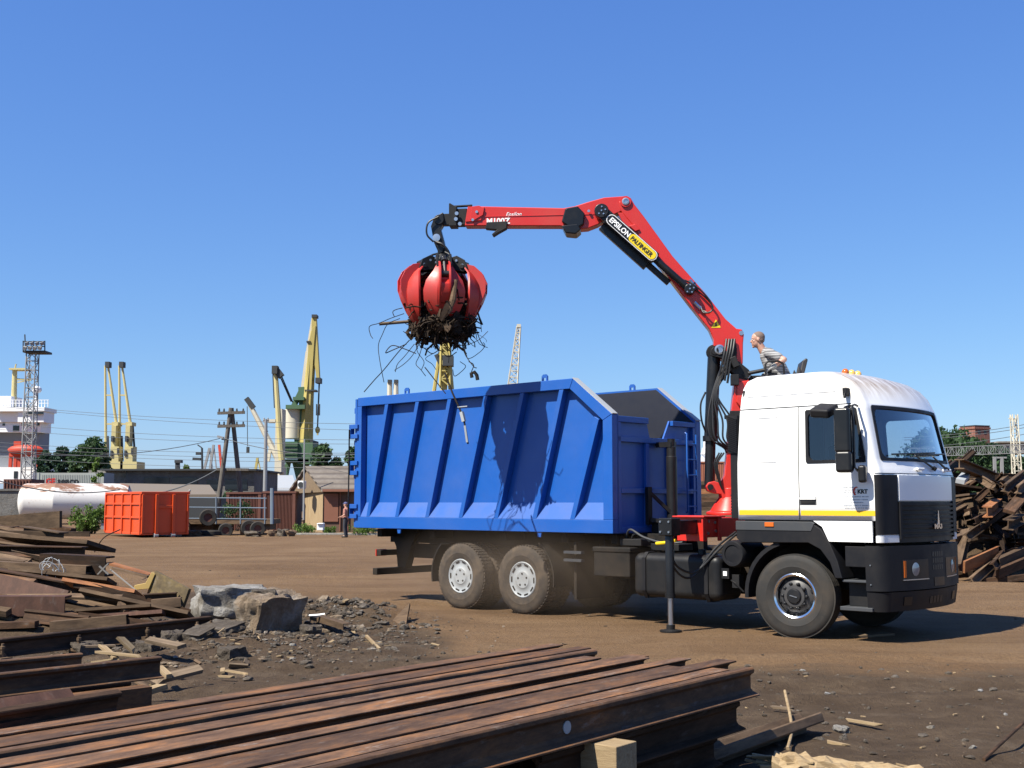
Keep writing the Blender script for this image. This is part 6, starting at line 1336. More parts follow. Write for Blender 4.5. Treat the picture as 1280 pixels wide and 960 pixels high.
for py in (500,504): b.bar(at(-10,py,Y-1.5), at(61,py,Y-1.5), .10)
b.bar(at(45,509,Y),at(45,489,Y),.5); b.ell(at(46,487,Y),(.9,.9,.7)); bxp(b,-10,14,495,509,Y+2,5); shp(b,'bridge_railing',M['shipwhite'],br)
b = MB(); A_ = at(32,562,Y-3); L_b = at(54,562,Y-3).x-at(10,562,Y-3).x; rows = []
for i in range(11):
    f = i/10*2-1; w_ = math.sqrt(max(.02,1-f*f*.98)); rows.append([(A_.x+f*L_b/2, A_.y+1.5*w_*math.cos(t_), A_.z+(1.35 if math.sin(t_) < 0 else .9)*w_*math.sin(t_)) for t_ in fr_(0,2*math.pi,16)[:-1]])
b.grid(rows, wrap=True); bxp(b,17,26,551.5,557,Y-3.6,1.4); lb_ = shp(b,'lifeboat',M['lifeboat'])
b = MB()
for x in (14,20,25,49,51): b.bar(at(x,566,Y-3),at(x-1,584,Y-3),.55)
b.bar(at(12,569,Y-3.2),at(54,569,Y-3.2),.5); shp(b,'lifeboat_cradle',M['lifeboat'],lb_)
b = MB(); b.tube([at(17,512,Y+4),at(18.5,462,Y+4)],[.55,.45],10); bxp(b,11,32,460,462,Y+3,3); b.tube([at(18.5,462,Y+4),at(20,455,Y+4)],.15,6); b.bar(at(20,474,Y+4),at(39,475,Y+4),.35); b.bar(at(22,478,Y+4),at(38,475,Y+4),.2); b.bar(at(37,466,Y+4),at(37,474,Y+4),.4); shp(b,'ship_mast',M['craneyellow'])
# ---- floodlight tower
def lattice(mb, A, B, w0, w1, nseg, r, up=None):
    A, B = Vector(A), Vector(B); d = (B-A).normalized(); x = Vector((1,0,0)); x = (x-d*x.dot(d)).normalized(); y = d.cross(x); C = [(1,1),(-1,1),(-1,-1),(1,-1)]
    P = lambda i, k: A.lerp(B, i/nseg)+(x*C[k][0]+y*C[k][1])*(w0+(w1-w0)*i/nseg)/2
    for k in range(4):
        for i in range(nseg):
            mb.bar(P(i,k), P(i+1,k), r*1.6); mb.bar(P(i,k), P(i,(k+1) % 4), r) if i else None; mb.bar(P(i,k), P(i+1,(k+1) % 4), r) if (i+k) % 2 else mb.bar(P(i,(k+1) % 4), P(i+1,k), r)
lt = empty('floodlight_tower', base_of(35,600,150), 'slender lattice floodlight tower with a rack of lamps in front of the ship', 'light tower')
def rel(mb, root): off = Vector(root.location); mb.v = [tuple(Vector(p)-off) for p in mb.v]; return mb
b = MB(); a_ = at(35,600,150); lattice(b, (a_.x,150,0), at(41,440,150), 1.35, 1.15, 18, .075); rel(b, lt).build('tower_mast', M['galv'], lt, smooth=0)
b = MB(); bxp(b,28.5,56,438,440.5,149,2.4); b.bar(at(32,440,150),at(31,418,150),.12)
for py in (433,427): b.bar(at(29,py,149),at(56,py,149),.12)
for x in (29,56,42): b.bar(at(x,440,149),at(x,426,149),.12)
rel(b, lt).build('lamp_rack', M['darksteel'], lt)
for k in range(8):
    b = MB(); p = at(31+3.1*k, 429.5 if k % 2 else 435, 148.7); b.box(p, (.42,.35,.40), rx=.4, ry=.3*(-1)**k); rel(b, lt).build('floodlight', M['galv'], lt)
# ---- twin ship cranes and the two spare jib tips
def twin(label, px, grp):
    Y = 180; root = empty('deck_crane', base_of(px+10,600,Y), label, 'crane', grp)
    b = MB(); b.tube([at(px,457,Y),at(px+.5,520,Y),at(px+1,576,Y)],[.17,.2,.22],8); b.tube([at(px+3.5,457,Y),at(px+14,530,Y)],[.17,.24],8)
    for py, e in ((494,6),(530,13)): b.bar(at(px,py,Y),at(px+e+2,py,Y),.22)
    rel(b, root).build('jib', M['craneyellow'], root)
    b = MB(); bxp(b,px-.5,px+5,452,459,Y-.6,1.2); rel(b, root).build('jib_head', M['darksteel'], root)
    b = MB(); bxp(b,px+7,px+13.5,532,562,Y-1.5,1.5); bxp(b,px+6,px+17,558,577,Y-2,2); bxp(b,px+8,px+16,527.5,532,Y-1,2); bxp(b,px+1,px+22,577,586,Y-2,4); h = rel(b, root).build('machine_house', M['craneyellow'], root)
    b = MB(); bxp(b,px+7,px+10,545,552,Y-2.1,1); bxp(b,px+14.5,px+17,560,568,Y-2.2,.3); bxp(b,px+6,px+9,563,570,Y-2.2,.3); b.bar(at(px+17,532,Y),at(px+20,574,Y),.25); b.bar(at(px+3,545,Y),at(px+4,576,Y),.3); rel(b, root).build('ladder', M['darksteel'], h)
    b = MB(); b.lathe([(1.3,0),(1.3,h_at(577,Y))], 16, Matrix.Translation(base_of(px+11,600,Y))); rel(b, root).build('pedestal', M['cranegold'], root)
twin('left one of the close pair of yellow deck cranes with upright jibs', 131.5, 'pair of deck cranes'); twin('right one of the close pair of yellow deck cranes with upright jibs', 149, 'pair of deck cranes')
for px, lb in ((487,'left one of two pale jib tips showing over the rear rim of the blue body'),(495,'right one of two pale jib tips showing over the rear rim of the blue body')):
    root = empty('crane_jib', base_of(px,600,185), lb, 'crane', 'two pale jib tips'); b = MB(); b.tube([at(px,600,185),at(px,478,185)],[.5,.38],8); rel(b, root).build('jib', M['cream'], root); b = MB(); bxp(b,px-2.6,px+2.4,474.5,479,184.5,1); rel(b, root).build('jib_head', M['darksteel'], root)
# ---- portal cranes
Y = 200; cr = empty('harbour_crane', base_of(378,600,Y), 'tall harbour crane with a yellow double jib and green tower', 'crane')
b = MB(); b.tube([at(381,554,Y),at(384,500,Y),at(391.5,414,Y)],[1.4,1.1,.6],4); b.prism([(at(x,y,Y).x,at(x,y,Y).z) for x,y in ((375.5,553),(386,553),(388,520),(393.5,430),(395.5,408),(391,412),(386.5,430),(383,500))], Y-.8, Y+.8); b.prism([(at(x,y,Y).x,at(x,y,Y).z) for x,y in ((390.5,394),(395.5,394),(397.5,430),(400,476),(396.5,476),(392.5,445),(390,420))], Y-.6, Y+.6); rel(b, cr).build('jib', M['cranegold'], cr)
for nm_, a_ in (('jib_sheave',(389.5,396,393,396.5,Y-.9,1.8)),('jib_sheave',(394,400.5,472,478.5,Y-1,2)),('jib_platform',(383,388,426,428,Y-1,2)),('jib_platform',(381,395,487,489,Y-1,2)),('machine_house',(387,391,550,576,Y-1,6))): b = MB(); bxp(b,*a_); rel(b, cr).build(nm_, M['darksteel'], cr)
b = MB(); b.bar(at(378,486,Y),at(384,440,Y),.5); b.bar(at(384,440,Y),at(391,398,Y),.4); rel(b, cr).build('jib_tie', M['cream'], cr)
b = MB(); bxp(b,351,372,552,572,Y-3,6); bxp(b,372,391,553,580,Y-2.5,5); b.bar(at(366,510,Y),at(378,486,Y),.8); b.bar(at(380,552,Y),at(377,484,Y),1.0); b.bar(at(371,552,Y),at(368,508,Y),.7); bxp(b,357,381,506,511,Y-2,4); bxp(b,366,380,496,500,Y-2,4)
for q_ in (515,525,535,545): b.bar(at(368,q_,Y),at(380,q_-8,Y),.35); b.bar(at(380,q_,Y),at(368,q_-8,Y),.3)
tw_ = rel(b, cr).build('tower', M['cranegreen'], cr); b = MB(); b.lathe([(1.35,h_at(548,Y)),(1.35,h_at(512,Y))], 16, Matrix.Translation(base_of(364.5,600,Y))); rel(b, cr).build('counterweight_drum', M['cream'], cr)
b = MB()
for q_ in (556,561,566): b.bar(at(351,q_,Y-3.2),at(372,q_,Y-3.2),.12)
rel(b, cr).build('gallery_rail', M['darksteel'], tw_)
b = MB(); b.bar(at(361,575,Y),at(356,600,Y),.8); b.bar(at(368,575,Y),at(374,600,Y),.8); b.bar(at(374,578,Y),at(381,600,Y),1.0); b.bar(at(384,578,Y),at(378,600,Y),.8); bxp(b,355,386,574,578,Y-2.5,5); rel(b, cr).build('portal_leg', M['cranegreen'], cr)
b = MB(); b.bar(at(398.6,478,Y),at(396.5,536,Y),.12); b.bar(at(399.6,478,Y),at(397.2,536,Y),.12); bxp(b,394.8,396,505,519,Y-.3,.6); bxp(b,398.2,399.6,505,519,Y-.3,.6); rel(b, cr).build('hoist_rope', M['darksteel'], cr); b = MB(); b.ell(at(397,537.5,Y),(.42,.3,.6)); b.bar(at(397,541,Y),at(397,544,Y),.25); rel(b, cr).build('crane_hook', M['cranegold'], cr)
Y = 190; c2_ = empty('deck_crane', base_of(348,600,Y), 'pale cream deck crane with a dark jib head left of the green crane', 'crane')
b = MB(); b.tube([at(344.5,466,Y),at(350.5,560,Y),at(352,575,Y)],[.36,.5,.5],8); rel(b, c2_).build('jib', M['craneyellow'], c2_); b = MB(); bxp(b,343,353,511,590,Y+1,3); bxp(b,334,346,524,528,Y+1,2); rel(b, c2_).build('crane_house', M['cream'], c2_)
b = MB(); bxp(b,339.5,346.5,457,467,Y-.8,1.6); b.bar(at(345,462,Y),at(352,471,Y),1.0); rel(b, c2_).build('jib_head', M['darksteel'], c2_); b = MB(); b.bar(at(351,468,Y),at(366,503,Y+2),.15); b.bar(at(349,468,Y),at(364,502,Y+2),.15); b.bar(at(341,466,Y),at(343,510,Y),.15); b.bar(at(343,466,Y),at(345,510,Y),.15); rel(b, c2_).build('luffing_rope', M['darksteel'], c2_)
Y = 195; c3_ = empty('deck_crane', base_of(352,600,Y), 'small deck crane with a slim jib slanting up to the left', 'crane')
b = MB(); b.tube([at(311,503,Y),at(352,582,Y)],[.35,.6],6); b.bar(at(335,577,Y),at(338,560,Y),.5); b.tube([at(351,585,Y),at(351,600,Y)],.9,8); rel(b, c3_).build('jib', M['cream'], c3_); b = MB(); b.bar(at(308,498,Y),at(317,510,Y),.8); b.bar(at(309,508,Y),at(309.5,558,Y),.1); bxp(b,307.8,311,558.5,566,Y-.3,.6); rel(b, c3_).build('jib_head', M['darksteel'], c3_)
Y = 150; c4_ = empty('harbour_crane', base_of(557,600,Y), 'yellow crane mast on splayed legs standing behind the hanging scrap', 'crane')
b = MB(); lattice(b, at(557,484,Y), at(557,424,Y), 1.3, 1.0, 6, .16); bxp(b,552,561,424,444,Y-.35,.7); b.tube([at(556,452,Y),at(553.5,520,Y)],.42,8); b.tube([at(548,452,Y),at(538,520,Y)],.24,6); b.tube([at(561,452,Y),at(567,520,Y)],.36,6); bxp(b,548,563,440,444,Y-.6,1.2); rel(b, c4_).build('mast', M['cranegold'], c4_)
b = MB(); bxp(b,553,566.5,444,457,Y-1.3,1.6); b.bar(at(546,443,Y),at(552,456,Y),.7); rel(b, c4_).build('cabin', M['darksteel'], c4_); b = MB(); b.lathe([(1.6,0),(1.6,h_at(518,Y))],12,Matrix.Translation(base_of(553,600,Y))); rel(b, c4_).build('pedestal', M['cranegold'], c4_)
Y = 180; c5_ = empty('crane_jib', base_of(640,600,Y), 'thin pale lattice jib leaning over the middle of the blue body rim', 'crane')
b = MB(); lattice(b, at(637,520,Y), at(648.5,408,Y), 1.9, .55, 14, .10); b.bar(at(636,470,Y),at(649,407,Y),.12); bxp(b,646,651,405,409,Y-.4,.8); b.lathe([(1.2,0),(1.2,h_at(520,Y))], 12, Matrix.Translation(base_of(637,600,Y))); rel(b, c5_).build('lattice_jib', M['cream'], c5_)
for k, (px, py, lx) in enumerate(((134,0,0),)): pass
for px0, px1, py, lb in ((261,267,556,'faint far crane with an upright mast on the skyline left of the twin pole'),(253,262,560,'faint far crane leaning right on the skyline left of the twin pole'),(278,274,556,'faint far orange crane on the skyline beside the twin pole'),(318,322,572,'small far yellow crane house at the foot of the slim jib')):
    Y = 420; b = MB(); b.bar(at(px0,596,Y),at(px1,py,Y),.8); b.bar(at(px1,py,Y),at(px1+4,590,Y),.4); bxp(b,px0-3,px0+3,586,597,Y-1,2); tag(b.build('far_crane', M['cranegold'] if 'yellow' in lb else (M['lifeboat'] if 'orange' in lb else M['galv'])), lb, 'crane', 'far cranes on the skyline')
# ---- yard furniture, left
def contbox(name, mat, X0, X1, Y0, Y1, z0, z1, rz=0, corr=True, root=None):
    pass
Y = 95; p0, p1 = at(47,606,Y), at(130,591,Y)
sc_ = empty('shipping_container', (p0.x, Y, 0), 'pale grey shipping container with dark lettering behind the white tank', 'container')
b = MB(); b.bx(0, p1.x-p0.x, 0, 2.44, .5, p1.z)
nn_ = 34
for k in range(nn_): x = .35+(p1.x-p0.x-.7)*k/(nn_-1); b.bx(x-.035,x+.035,-.03,0,.7,p1.z-.15)
b.bx(-.06,.12,-.05,2.5,.5,p1.z+.02); b.build('container_body', M['contgrey'], sc_, smooth=0)
c = at(57,604,Y-.06); text('GE', .62, M['textred'], 'container_lettering', sc_, Vector((c.x-p0.x,-.05,c.z-.05)), (1,0,0), (0,0,1), bold=.02); text('seaco', .72, M['textblack'], 'container_lettering', sc_, Vector((c.x-p0.x+.92,-.05,c.z-.05)), (1,0,0), (0,0,1), bold=.02, sx=1.05)
Y = 90; b = MB(); bxp(b,4,39,599,614,Y,2.6)
for k in range(9): bxp(b,5+3.9*k,6+3.9*k,600,613,Y-.08,.1)
bxp(b,3,40,613,616,Y-.1,2.8); bxp(b,6,12,616,626,Y+.4,1.8); bxp(b,30,36,616,626,Y+.4,1.8); tag(b.build('freight_wagon', M['wagonbrown'], smooth=0), 'dark brown freight wagon end at the far left before the ship', 'wagon')
Y = 84; b = MB(); bxp(b,-40,26,613,648,Y,1.0); bxp(b,-40,27,611,613.5,Y-.1,1.2); tag(b.build('concrete_wall', M['wallconc']), 'dark low wall left of the white tank', 'wall')
Y = 76; A_ = at(23,626.5,Y); Bx = at(165,626.5,Y+1.5); rT = .5*(at(80,604,Y).z-at(80,649,Y).z)
tk_ = empty('storage_tank', (A_.x, Y, 0), 'white cylindrical tank with peeling rusty paint lying behind the bush', 'tank'); d = (Bx-A_); d.z = 0; Ln = d.length; Mt = Matrix.Translation((0,0,A_.z)) @ Matrix.Rotation(math.atan2(d.y,d.x),4,'Z') @ Matrix.Rotation(math.pi/2,4,'Y')
b = MB(); b.lathe([(.02,0),(rT*.5,.05),(rT*.8,.15),(rT*.95,.32),(rT,.52),(rT,2.2),(rT*1.008,2.22),(rT*1.008,2.3),(rT,2.32),(rT,Ln-.6),(rT*.9,Ln-.2),(rT*.5,Ln)], 40, Mt); b.build('tank_shell', M['tank'], tk_)
b = MB()
for k in (1.2, Ln-1.6): P = Vector((d.normalized().x*k, d.normalized().y*k, 0)); b.box((P.x,P.y,(A_.z-rT)/2+.05),(.4,1.4,max(.3,A_.z-rT+.3)), rz=math.atan2(d.y,d.x))
b.build('tank_cradle', M['galv'], tk_)
# orange roll off container
Pc = gnd(176, 672.5); PL = gnd(127, 664.5); PR = gnd(234, 670.5)
oc = empty('roll_off_container', (Pc.x, Pc.y, 0), 'bright orange roll off scrap container with ribbed sides in the left yard', 'container')
HZ = at(176, 614.5, Pc.y).z
dl = Vector((-.46,.89,0)); dr = Vector((.985,.17,0)).normalized(); dl = Vector((-dr.y, dr.x, 0)); dl = (dl+Vector((-.35,0,0))).normalized()*1.0; dl = Vector((-.60,.80,0)); dr = Vector((.80,.60,0)); LL = 5.4; LW = 2.4
# yaw so that both faces show as in the photo
MO = Matrix(((dr.x,dl.x,0,0),(dr.y,dl.y,0,0),(0,0,1,0),(0,0,0,1)))
b = MB(); b.bx(0,LW,0,LL,.18,HZ-.03, MO); b.bx(-.05,LW+.05,-.05,LL+.05,HZ-.12,HZ, MO); b.bx(-.04,LW+.04,0,LL,.14,.26, MO); obody = b.build('container_body', M['orange'], oc, bevel=.02)
b = MB()
for k in range(5): y = .02+(LL-.16)*k/4; b.bx(-.08,-.001,y,y+.12,.2,HZ-.121, MO)
for z in (.95,1.62): b.bx(-.06,-.001,0,LL,z,z+.10, MO)
b.build('side_rib', M['orange'], oc, bevel=.01)
b = MB()
for x in (.66,1.52): b.bx(x,x+.15,-.14,-.001,.02,HZ-.13, MO)
b.bx(.81,1.52,-.08,-.001,1.45,1.60, MO); b.bx(.0,.1,-.08,-.001,.2,HZ-.13, MO); b.bx(LW-.1,LW,-.08,-.001,.2,HZ-.13, MO); b.build('front_post', M['orange'], oc, bevel=.015)
b = MB()
for x in (.73,1.59): b.lathe([(.11,-.1),(.11,.1)], 14, MO @ Matrix.Translation((x,-.05,.11)) @ Matrix.Rotation(math.pi/2,4,'Y'))
b.ell(MO @ Vector((LW+.02,-.02,HZ+.06)),(.06,.06,.06)); b.build('container_roller', M['galv'], oc)
# flat buildings
Y = 100; bl = empty('flat_building', base_of(156,620,Y), 'long low grey concrete building with a flat roof behind the yard', 'building')
b = MB(); bxp(b,156,318,588,640,Y,10); rel(b, bl).build('wall', M['wallconc'], bl)
b = MB(); pA = at(128,588,Y+4); pB = at(156,588,Y); b.prism([(0,0),(pB.x-pA.x,0),(pB.x-pA.x,pB.z-.05),(0,pA.z-.05)], 0, .3, Matrix.Translation((pA.x,Y+.6,0))); rel(b, bl).build('end_wall', M['wallpale'], bl)  # paler plaster here paints in the sunlit look of this wall
b = MB(); bxp(b,125,320,586,588.2,Y-.6,11.5); rel(b, bl).build('roof', M['darksteel'], bl)
for (x0,x1,y0,y1) in ((180,212,597,606),(215,247,597,606),(258,275,600,612),(281,309,600,612),(196,206,608,622)):
    b = MB(); bxp(b,x0,x1,y0,y1,Y-.06,.3); rel(b, bl).build('window', M['darkwin'], bl)
Y = 86; b = MB(); a0, a1, a2, a3 = at(140,618,Y-3), at(271,618,Y-3), at(262,606,Y+4), at(150,604,Y+4); b.add([a0,a1,a2,a3]+[p-Vector((0,0,.25)) for p in (a0,a1,a2,a3)], [(0,1,2,3),(4,5,6,7),(0,1,5,4),(1,2,6,5),(2,3,7,6),(3,0,4,7)]); sh_ = b.build('low_shed', paint('brown_felt_roof', (.17,.14,.11), .9, .3)); tag(sh_, 'low shed with a brown felt roof behind the orange container', 'shed')
b = MB(); b.bx(a0.x+.5,a1.x-.5,Y-2.6,Y+4,0,a0.z-.2); b.build('shed_wall', M['darksteel'], sh_)
Y = 120; wh = empty('warehouse', base_of(340,620,Y), 'pale grey warehouse roof between the concrete pole and the tiled hut', 'building')
b = MB(); bxp(b,308,368,610,640,Y,8); rel(b, wh).build('wall', M['wallpale'], wh); b = MB(); a0,a1,a2,a3 = at(305,612,Y-.5),at(371,612,Y-.5),at(366,594,Y+6),at(318,594,Y+6); b.add([a0,a1,a2,a3]+[p-Vector((0,0,.3)) for p in (a0,a1,a2,a3)], [(0,1,2,3),(4,5,6,7),(0,1,5,4),(1,2,6,5),(2,3,7,6),(3,0,4,7)]); rel(b, wh).build('roof', paint('pale_sheet_roof', (.36,.38,.40), .6, .1), wh)
# brown corrugated sheds
def corr(name, px0, px1, py0, py1, Y, mat, label, cat, grp=None):
    r_ = empty(name, base_of(px0,py1,Y), label, cat, grp); a, c = at(px0,py1,Y), at(px1,py0,Y); b = MB(); n = 22; W_ = c.x-a.x; poly = []
    for i in range(n): x = W_*i/n; poly += [(x,0),(x+W_/n*.3,-.06),(x+W_/n*.6,-.06),(x+W_/n*.9,0)]
    poly += [(W_,0),(W_,2.4),(0,2.4)]; b.prism(poly, 0, c.z-.12, axis='z'); b.build('corrugated_wall', mat, r_, smooth=0, loc=(0,0,0)); b = MB(); b.bx(-.08,W_+.08,-.12,2.5,c.z-.118,c.z); b.bx(-.03,.15,-.1,.1,0,c.z-.12); b.bx(W_-.15,W_+.03,-.1,.1,0,c.z-.12); b.build('container_frame', mat, r_); return r_
corr('metal_shed', 283, 326, 615, 664, 74, M['wagonbrown'], 'brown corrugated metal shed behind the railed trailer', 'shed', 'brown metal sheds'); corr('metal_shed', 329, 369, 614, 664, 72, M['wagonbrown'], 'brown corrugated metal shed next to the tiled hut', 'shed', 'brown metal sheds')
b = MB(); 
for k in range(3): p = at(294+22*k,617,73.8); b.bx(p.x,p.x+.6,73.8,73.9,p.z-.35,p.z-.12)
# tiled hut
Y = 70; hut = empty('hut', base_of(404,664,Y), 'brown hut with a grey tiled roof and pale board gable left of the truck', 'hut')
def P3(px, py, Y): return at(px, py, Y)
b = MB(); x0, x1 = at(370,612,Y).x, at(450,612,Y).x; xm = at(404,612,Y).x; ze = at(404,611,Y).z
b.bx(xm,x1,Y,Y+4,0,ze); rel(b, hut).build('side_wall', M['doorbrown'] if 0 else paint('dark_brown_wall_boards', (.13,.075,.05), .85, .3), hut)
b = MB(); b.add([Vector((xm,Y,0)),Vector((x0,Y+2.6,0)),Vector((x0,Y+2.6,ze)),Vector((xm,Y,ze)),Vector((xm+.05,Y+.3,0)),Vector((x0+.05,Y+2.9,0)),Vector((x0+.05,Y+2.9,ze)),Vector((xm+.05,Y+.3,ze))],[(0,1,2,3),(4,5,6,7),(0,1,5,4),(1,2,6,5),(2,3,7,6),(3,0,4,7)]); rel(b, hut).build('gable_wall', M['woodshed'], hut)
R0, R1 = P3(381,582.5,Y+2.2), P3(452,582.5,Y+2.8); E0, E1 = P3(402.5,612,Y-.4), P3(452,612,Y-.4); G0 = P3(360,614,Y+3.4); up_ = Vector((0,0,.14))
b = MB(); b.add([R0,R1,E1,E0]+[p-up_ for p in (R0,R1,E1,E0)],[(0,1,2,3),(4,5,6,7),(0,1,5,4),(1,2,6,5),(2,3,7,6),(3,0,4,7)]); B0 = Vector((R1.x,R1.y+3,G0.z)); b.add([R0,R1,B0,G0]+[p-up_ for p in (R0,R1,B0,G0)],[(0,1,2,3),(4,5,6,7),(0,1,5,4),(1,2,6,5),(2,3,7,6),(3,0,4,7)]); rel(b, hut).build('roof', M['tiles'], hut, smooth=0)
b = MB(); b.add([R0-up_*1.5+Vector((.12,.1,0)),E0-up_+Vector((.1,.1,0)),G0-up_+Vector((.2,.1,0))],[(0,1,2)]); rel(b, hut).build('gable_board', M['oldwood'], hut, smooth=0, recalc=False)
b = MB(); bxp(b,405,423,617,652,Y-.08,.12); rel(b, hut).build('door', M['doorbrown'], hut); b = MB(); bxp(b,424,426,611,664,Y-.1,.12); bxp(b,434,436,611,664,Y-.1,.12); bxp(b,403,446,611.5,614.5,Y-.5,.3); rel(b, hut).build('wall_post', M['doorbrown'], hut)
b = MB(); bxp(b,372,381,601,611,Y+.3,.6); ac = rel(b, hut).build('air_conditioner', M['shipwhite'], hut, bevel=.03); b = MB(); p = at(376,606,Y+.28); b.lathe([(.02,0),(.17,0),(.17,.02),(.02,.02)],16,Matrix.Translation(p) @ RX); rel(b, hut).build('fan_grille', M['darksteel'], ac)
b = MB(); b.tube([at(379.5,650,Y-.8),at(380.5,549,Y-.8)],[.06,.04],6); tag(b.build('aerial_mast', M['galv']), 'thin pale aerial mast standing before the gable of the tiled hut', 'mast')
b = MB(); bxp(b,396,404,655,663,66,.5); bxp(b,396,403.5,654,655.2,65.9,.7); tag(b.build('white_box', M['shipwhite'], bevel=.04), 'small white box on the ground by the hut door', 'box')
# utility poles
def insul(b, P): b.lathe([(.05,0),(.075,.06),(.04,.10),(.06,.14),(.03,.2)], 8, Matrix.Translation(P))
Y = 75; up1 = empty('utility_pole', base_of(280,650,Y), 'wooden twin leg utility pole with two crossarms of insulators', 'utility pole')
b = MB(); b.tube([at(270,650,Y-.6),at(288.5,510,Y)],[.17,.13],10); b.tube([at(303,640,Y+.6),at(289.5,510,Y)],[.17,.13],10); rel(b, up1).build('pole_legs', M['polewood'], up1)
for py in (516,532.5):
    b = MB(); b.bar(at(272,py+.5,Y-.2),at(306,py-.5,Y-.2),.14,.18); b.bar(at(272,py+.5,Y+.2),at(306,py-.5,Y+.2),.14,.18); ca = rel(b, up1).build('crossarm', M['polewood'], up1)
    b = MB()
    for x in (274,280,296,304): insul(b, at(x,py-1.6,Y))
    rel(b, up1).build('insulator', M['darksteel'], ca)
b = MB(); b.bar(at(271,586.5,Y-.3),at(311,587,Y-.3),.10,.16); rel(b, up1).build('brace', M['polewood'], up1); b = MB(); b.bar(at(277,549,Y-.2),at(281,550,Y),.06); b.box(at(275.5,546.5,Y-.3),(.38,.2,.14), ry=.25); rel(b, up1).build('street_lamp_head', M['galv'], up1)
Y = 78; b = MB(); b.tube([at(331,640,Y),at(332.5,524,Y)],[.16,.10],8); b.bar(at(329,527,Y),at(336,527,Y),.1); b.bar(at(330,540,Y),at(335,539,Y),.08); insul(b, at(330,526,Y)); insul(b, at(335,526,Y)); tag(b.build('concrete_pole', M['galv']), 'single grey concrete pole left of the pale deck crane', 'utility pole')
Y = 110; b = MB(); b.tube([at(253,600,Y),at(252.5,560,Y)],.10,6); b.bar(at(252.5,560,Y),at(247,556,Y),.1); bxp(b,250.5,255,587,600,Y-.3,.5); b.bar(at(241,573.5,Y),at(251,574,Y),.25); b.bar(at(245,567,Y),at(251,567,Y),.25); tag(b.build('signal_post', M['darksteel']), 'thin post with a lamp arm left of the twin leg pole', 'post')
Y = 300; b = MB(); b.bar(at(222,588,Y),at(222,578,Y),1.0); bxp(b,218,226,575,578.5,Y-1,2); tag(b.build('far_mast', M['darksteel']), 'small far mast with a square head over the flat building', 'mast')
# power lines
M['wiregrey'] = plain('weathered_cable', (.10,.11,.12), .7)
def wire(name, p0, p1, sag, r, label, grp, mat='wiregrey'):
    P0, P1 = at(*p0), at(*p1); b = MB(); b.tube([P0.lerp(P1, f)-Vector((0,0,sag*4*f*(1-f))) for f in fr_(0,1,16)], r, 4); tag(b.build(name, M[mat], smooth=0), label, 'power line', grp)
GP = 'power lines crossing the left sky'
for i, (y0, y1, y2) in enumerate(((505,518,528),(506,523,536),(528,537,548),(536,541,553),(553,557,564),(558,563,570),(562,567,575),(571,576,582))):
    wire('power_line', (-40,y0-3,130), (460,y2+2,110), .5, .020, ORD[i]+' power line from the top among those crossing the sky on the left', GP)
wire('power_line', (-40,560,60), (275,548,74.8), .7, .022, 'cable dipping from the left edge up to the lamp of the twin leg pole', None)
wire('power_line', (277,547,74.8), (470,566,70), .5, .022, 'cable running from the twin leg pole past the pale crane', None)
wire('power_line', (140,618,70), (271,587,74.7), .6, .035, 'thick cable hanging from the twin leg pole down over the orange container', None)
wire('power_line', (-30,592,60), (150,612,70), .5, .03, 'dark cable sagging before the grey lettered container', None)
# trailer with a blue railing
Y = 63; tr = empty('trailer', base_of(290,670,Y), 'old flat trailer with faded blue pipe railings behind the yard', 'trailer')
b = MB()
for x in (270,300.5,331,340): b.tube([at(x,655,Y),at(x,621 if x < 340 else 610,Y)],.035 if x < 340 else .10,6)
for py in (622,634,648): b.tube([at(234,py,Y),at(333,py+1,Y)],.028,6)
rel(b, tr).build('railing', M['bluerail'], tr); b = MB(); bxp(b,234,340,649,655,Y,2.4); bxp(b,236,266,655,668,Y+.3,1.5); bxp(b,300,304,655,668,Y+.3,.3); bxp(b,318,338,655,662,Y+.2,1.4); rel(b, tr).build('bed', M['dryrust'], tr); b = MB(); bxp(b,236,272,622,648,Y+2.2,.2); rel(b, tr).build('headboard', M['darksteel'], tr)
for px, py, fl, sz, lb in ((263,667,1,.62,'old tyre lying flat under the trailer'),(282,663,0,.38,'grey wheel standing on edge beside the flat tyre'),(260,647,0,.45,'tyre standing on the trailer bed'),(311,660,0,.42,'rusty wheel standing under the middle of the trailer'),(322,661,0,.40,'rusty wheel right of the middle wheel under the trailer')):
    b = MB(); b.lathe([(sz*.5,-.13),(sz*.9,-.14),(sz,-.08),(sz,.08),(sz*.9,.14),(sz*.5,.13),(sz*.5,-.13)], 24, close=False); b.lathe([(sz*.15,-.05),(sz*.5,-.06),(sz*.5,.06),(sz*.15,.05)], 20, mi=1)
    p = at(px, py, Y-.6); p.z = max(p.z, .15); o = b.build('old_tyre', [M['rubber'], M['wagonbrown']], loc=p, rot=(0 if fl else math.pi/2, 0, .3)); tag(o, lb, 'tyre')
for i, (px, py, w_, h_) in enumerate(((226,667,14,4),(345,668,12,5),(330,669,8,4),(306,668,14,3),(352,667,10,4))):
    p = gnd(px, 672); block('junk_heap', (w_*.05,.5,h_*.09), M['rubble'] if i % 2 else M['dryrust'], 'low heap of yard junk beside the trailer, '+ORD[i]+' of five', 'junk', (p.x,p.y+2,.12), i, 0, 60+i, .2, 6, 'junk heaps beside the trailer')
b = MB(); p = gnd(400,669); b.bx(-14.5,-4,p.y+.4,p.y+.8,-.05,.10); tag(b.build('kerb', M['wallpale'], bevel=.03), 'long low concrete kerb in front of the tiled hut', 'kerb')
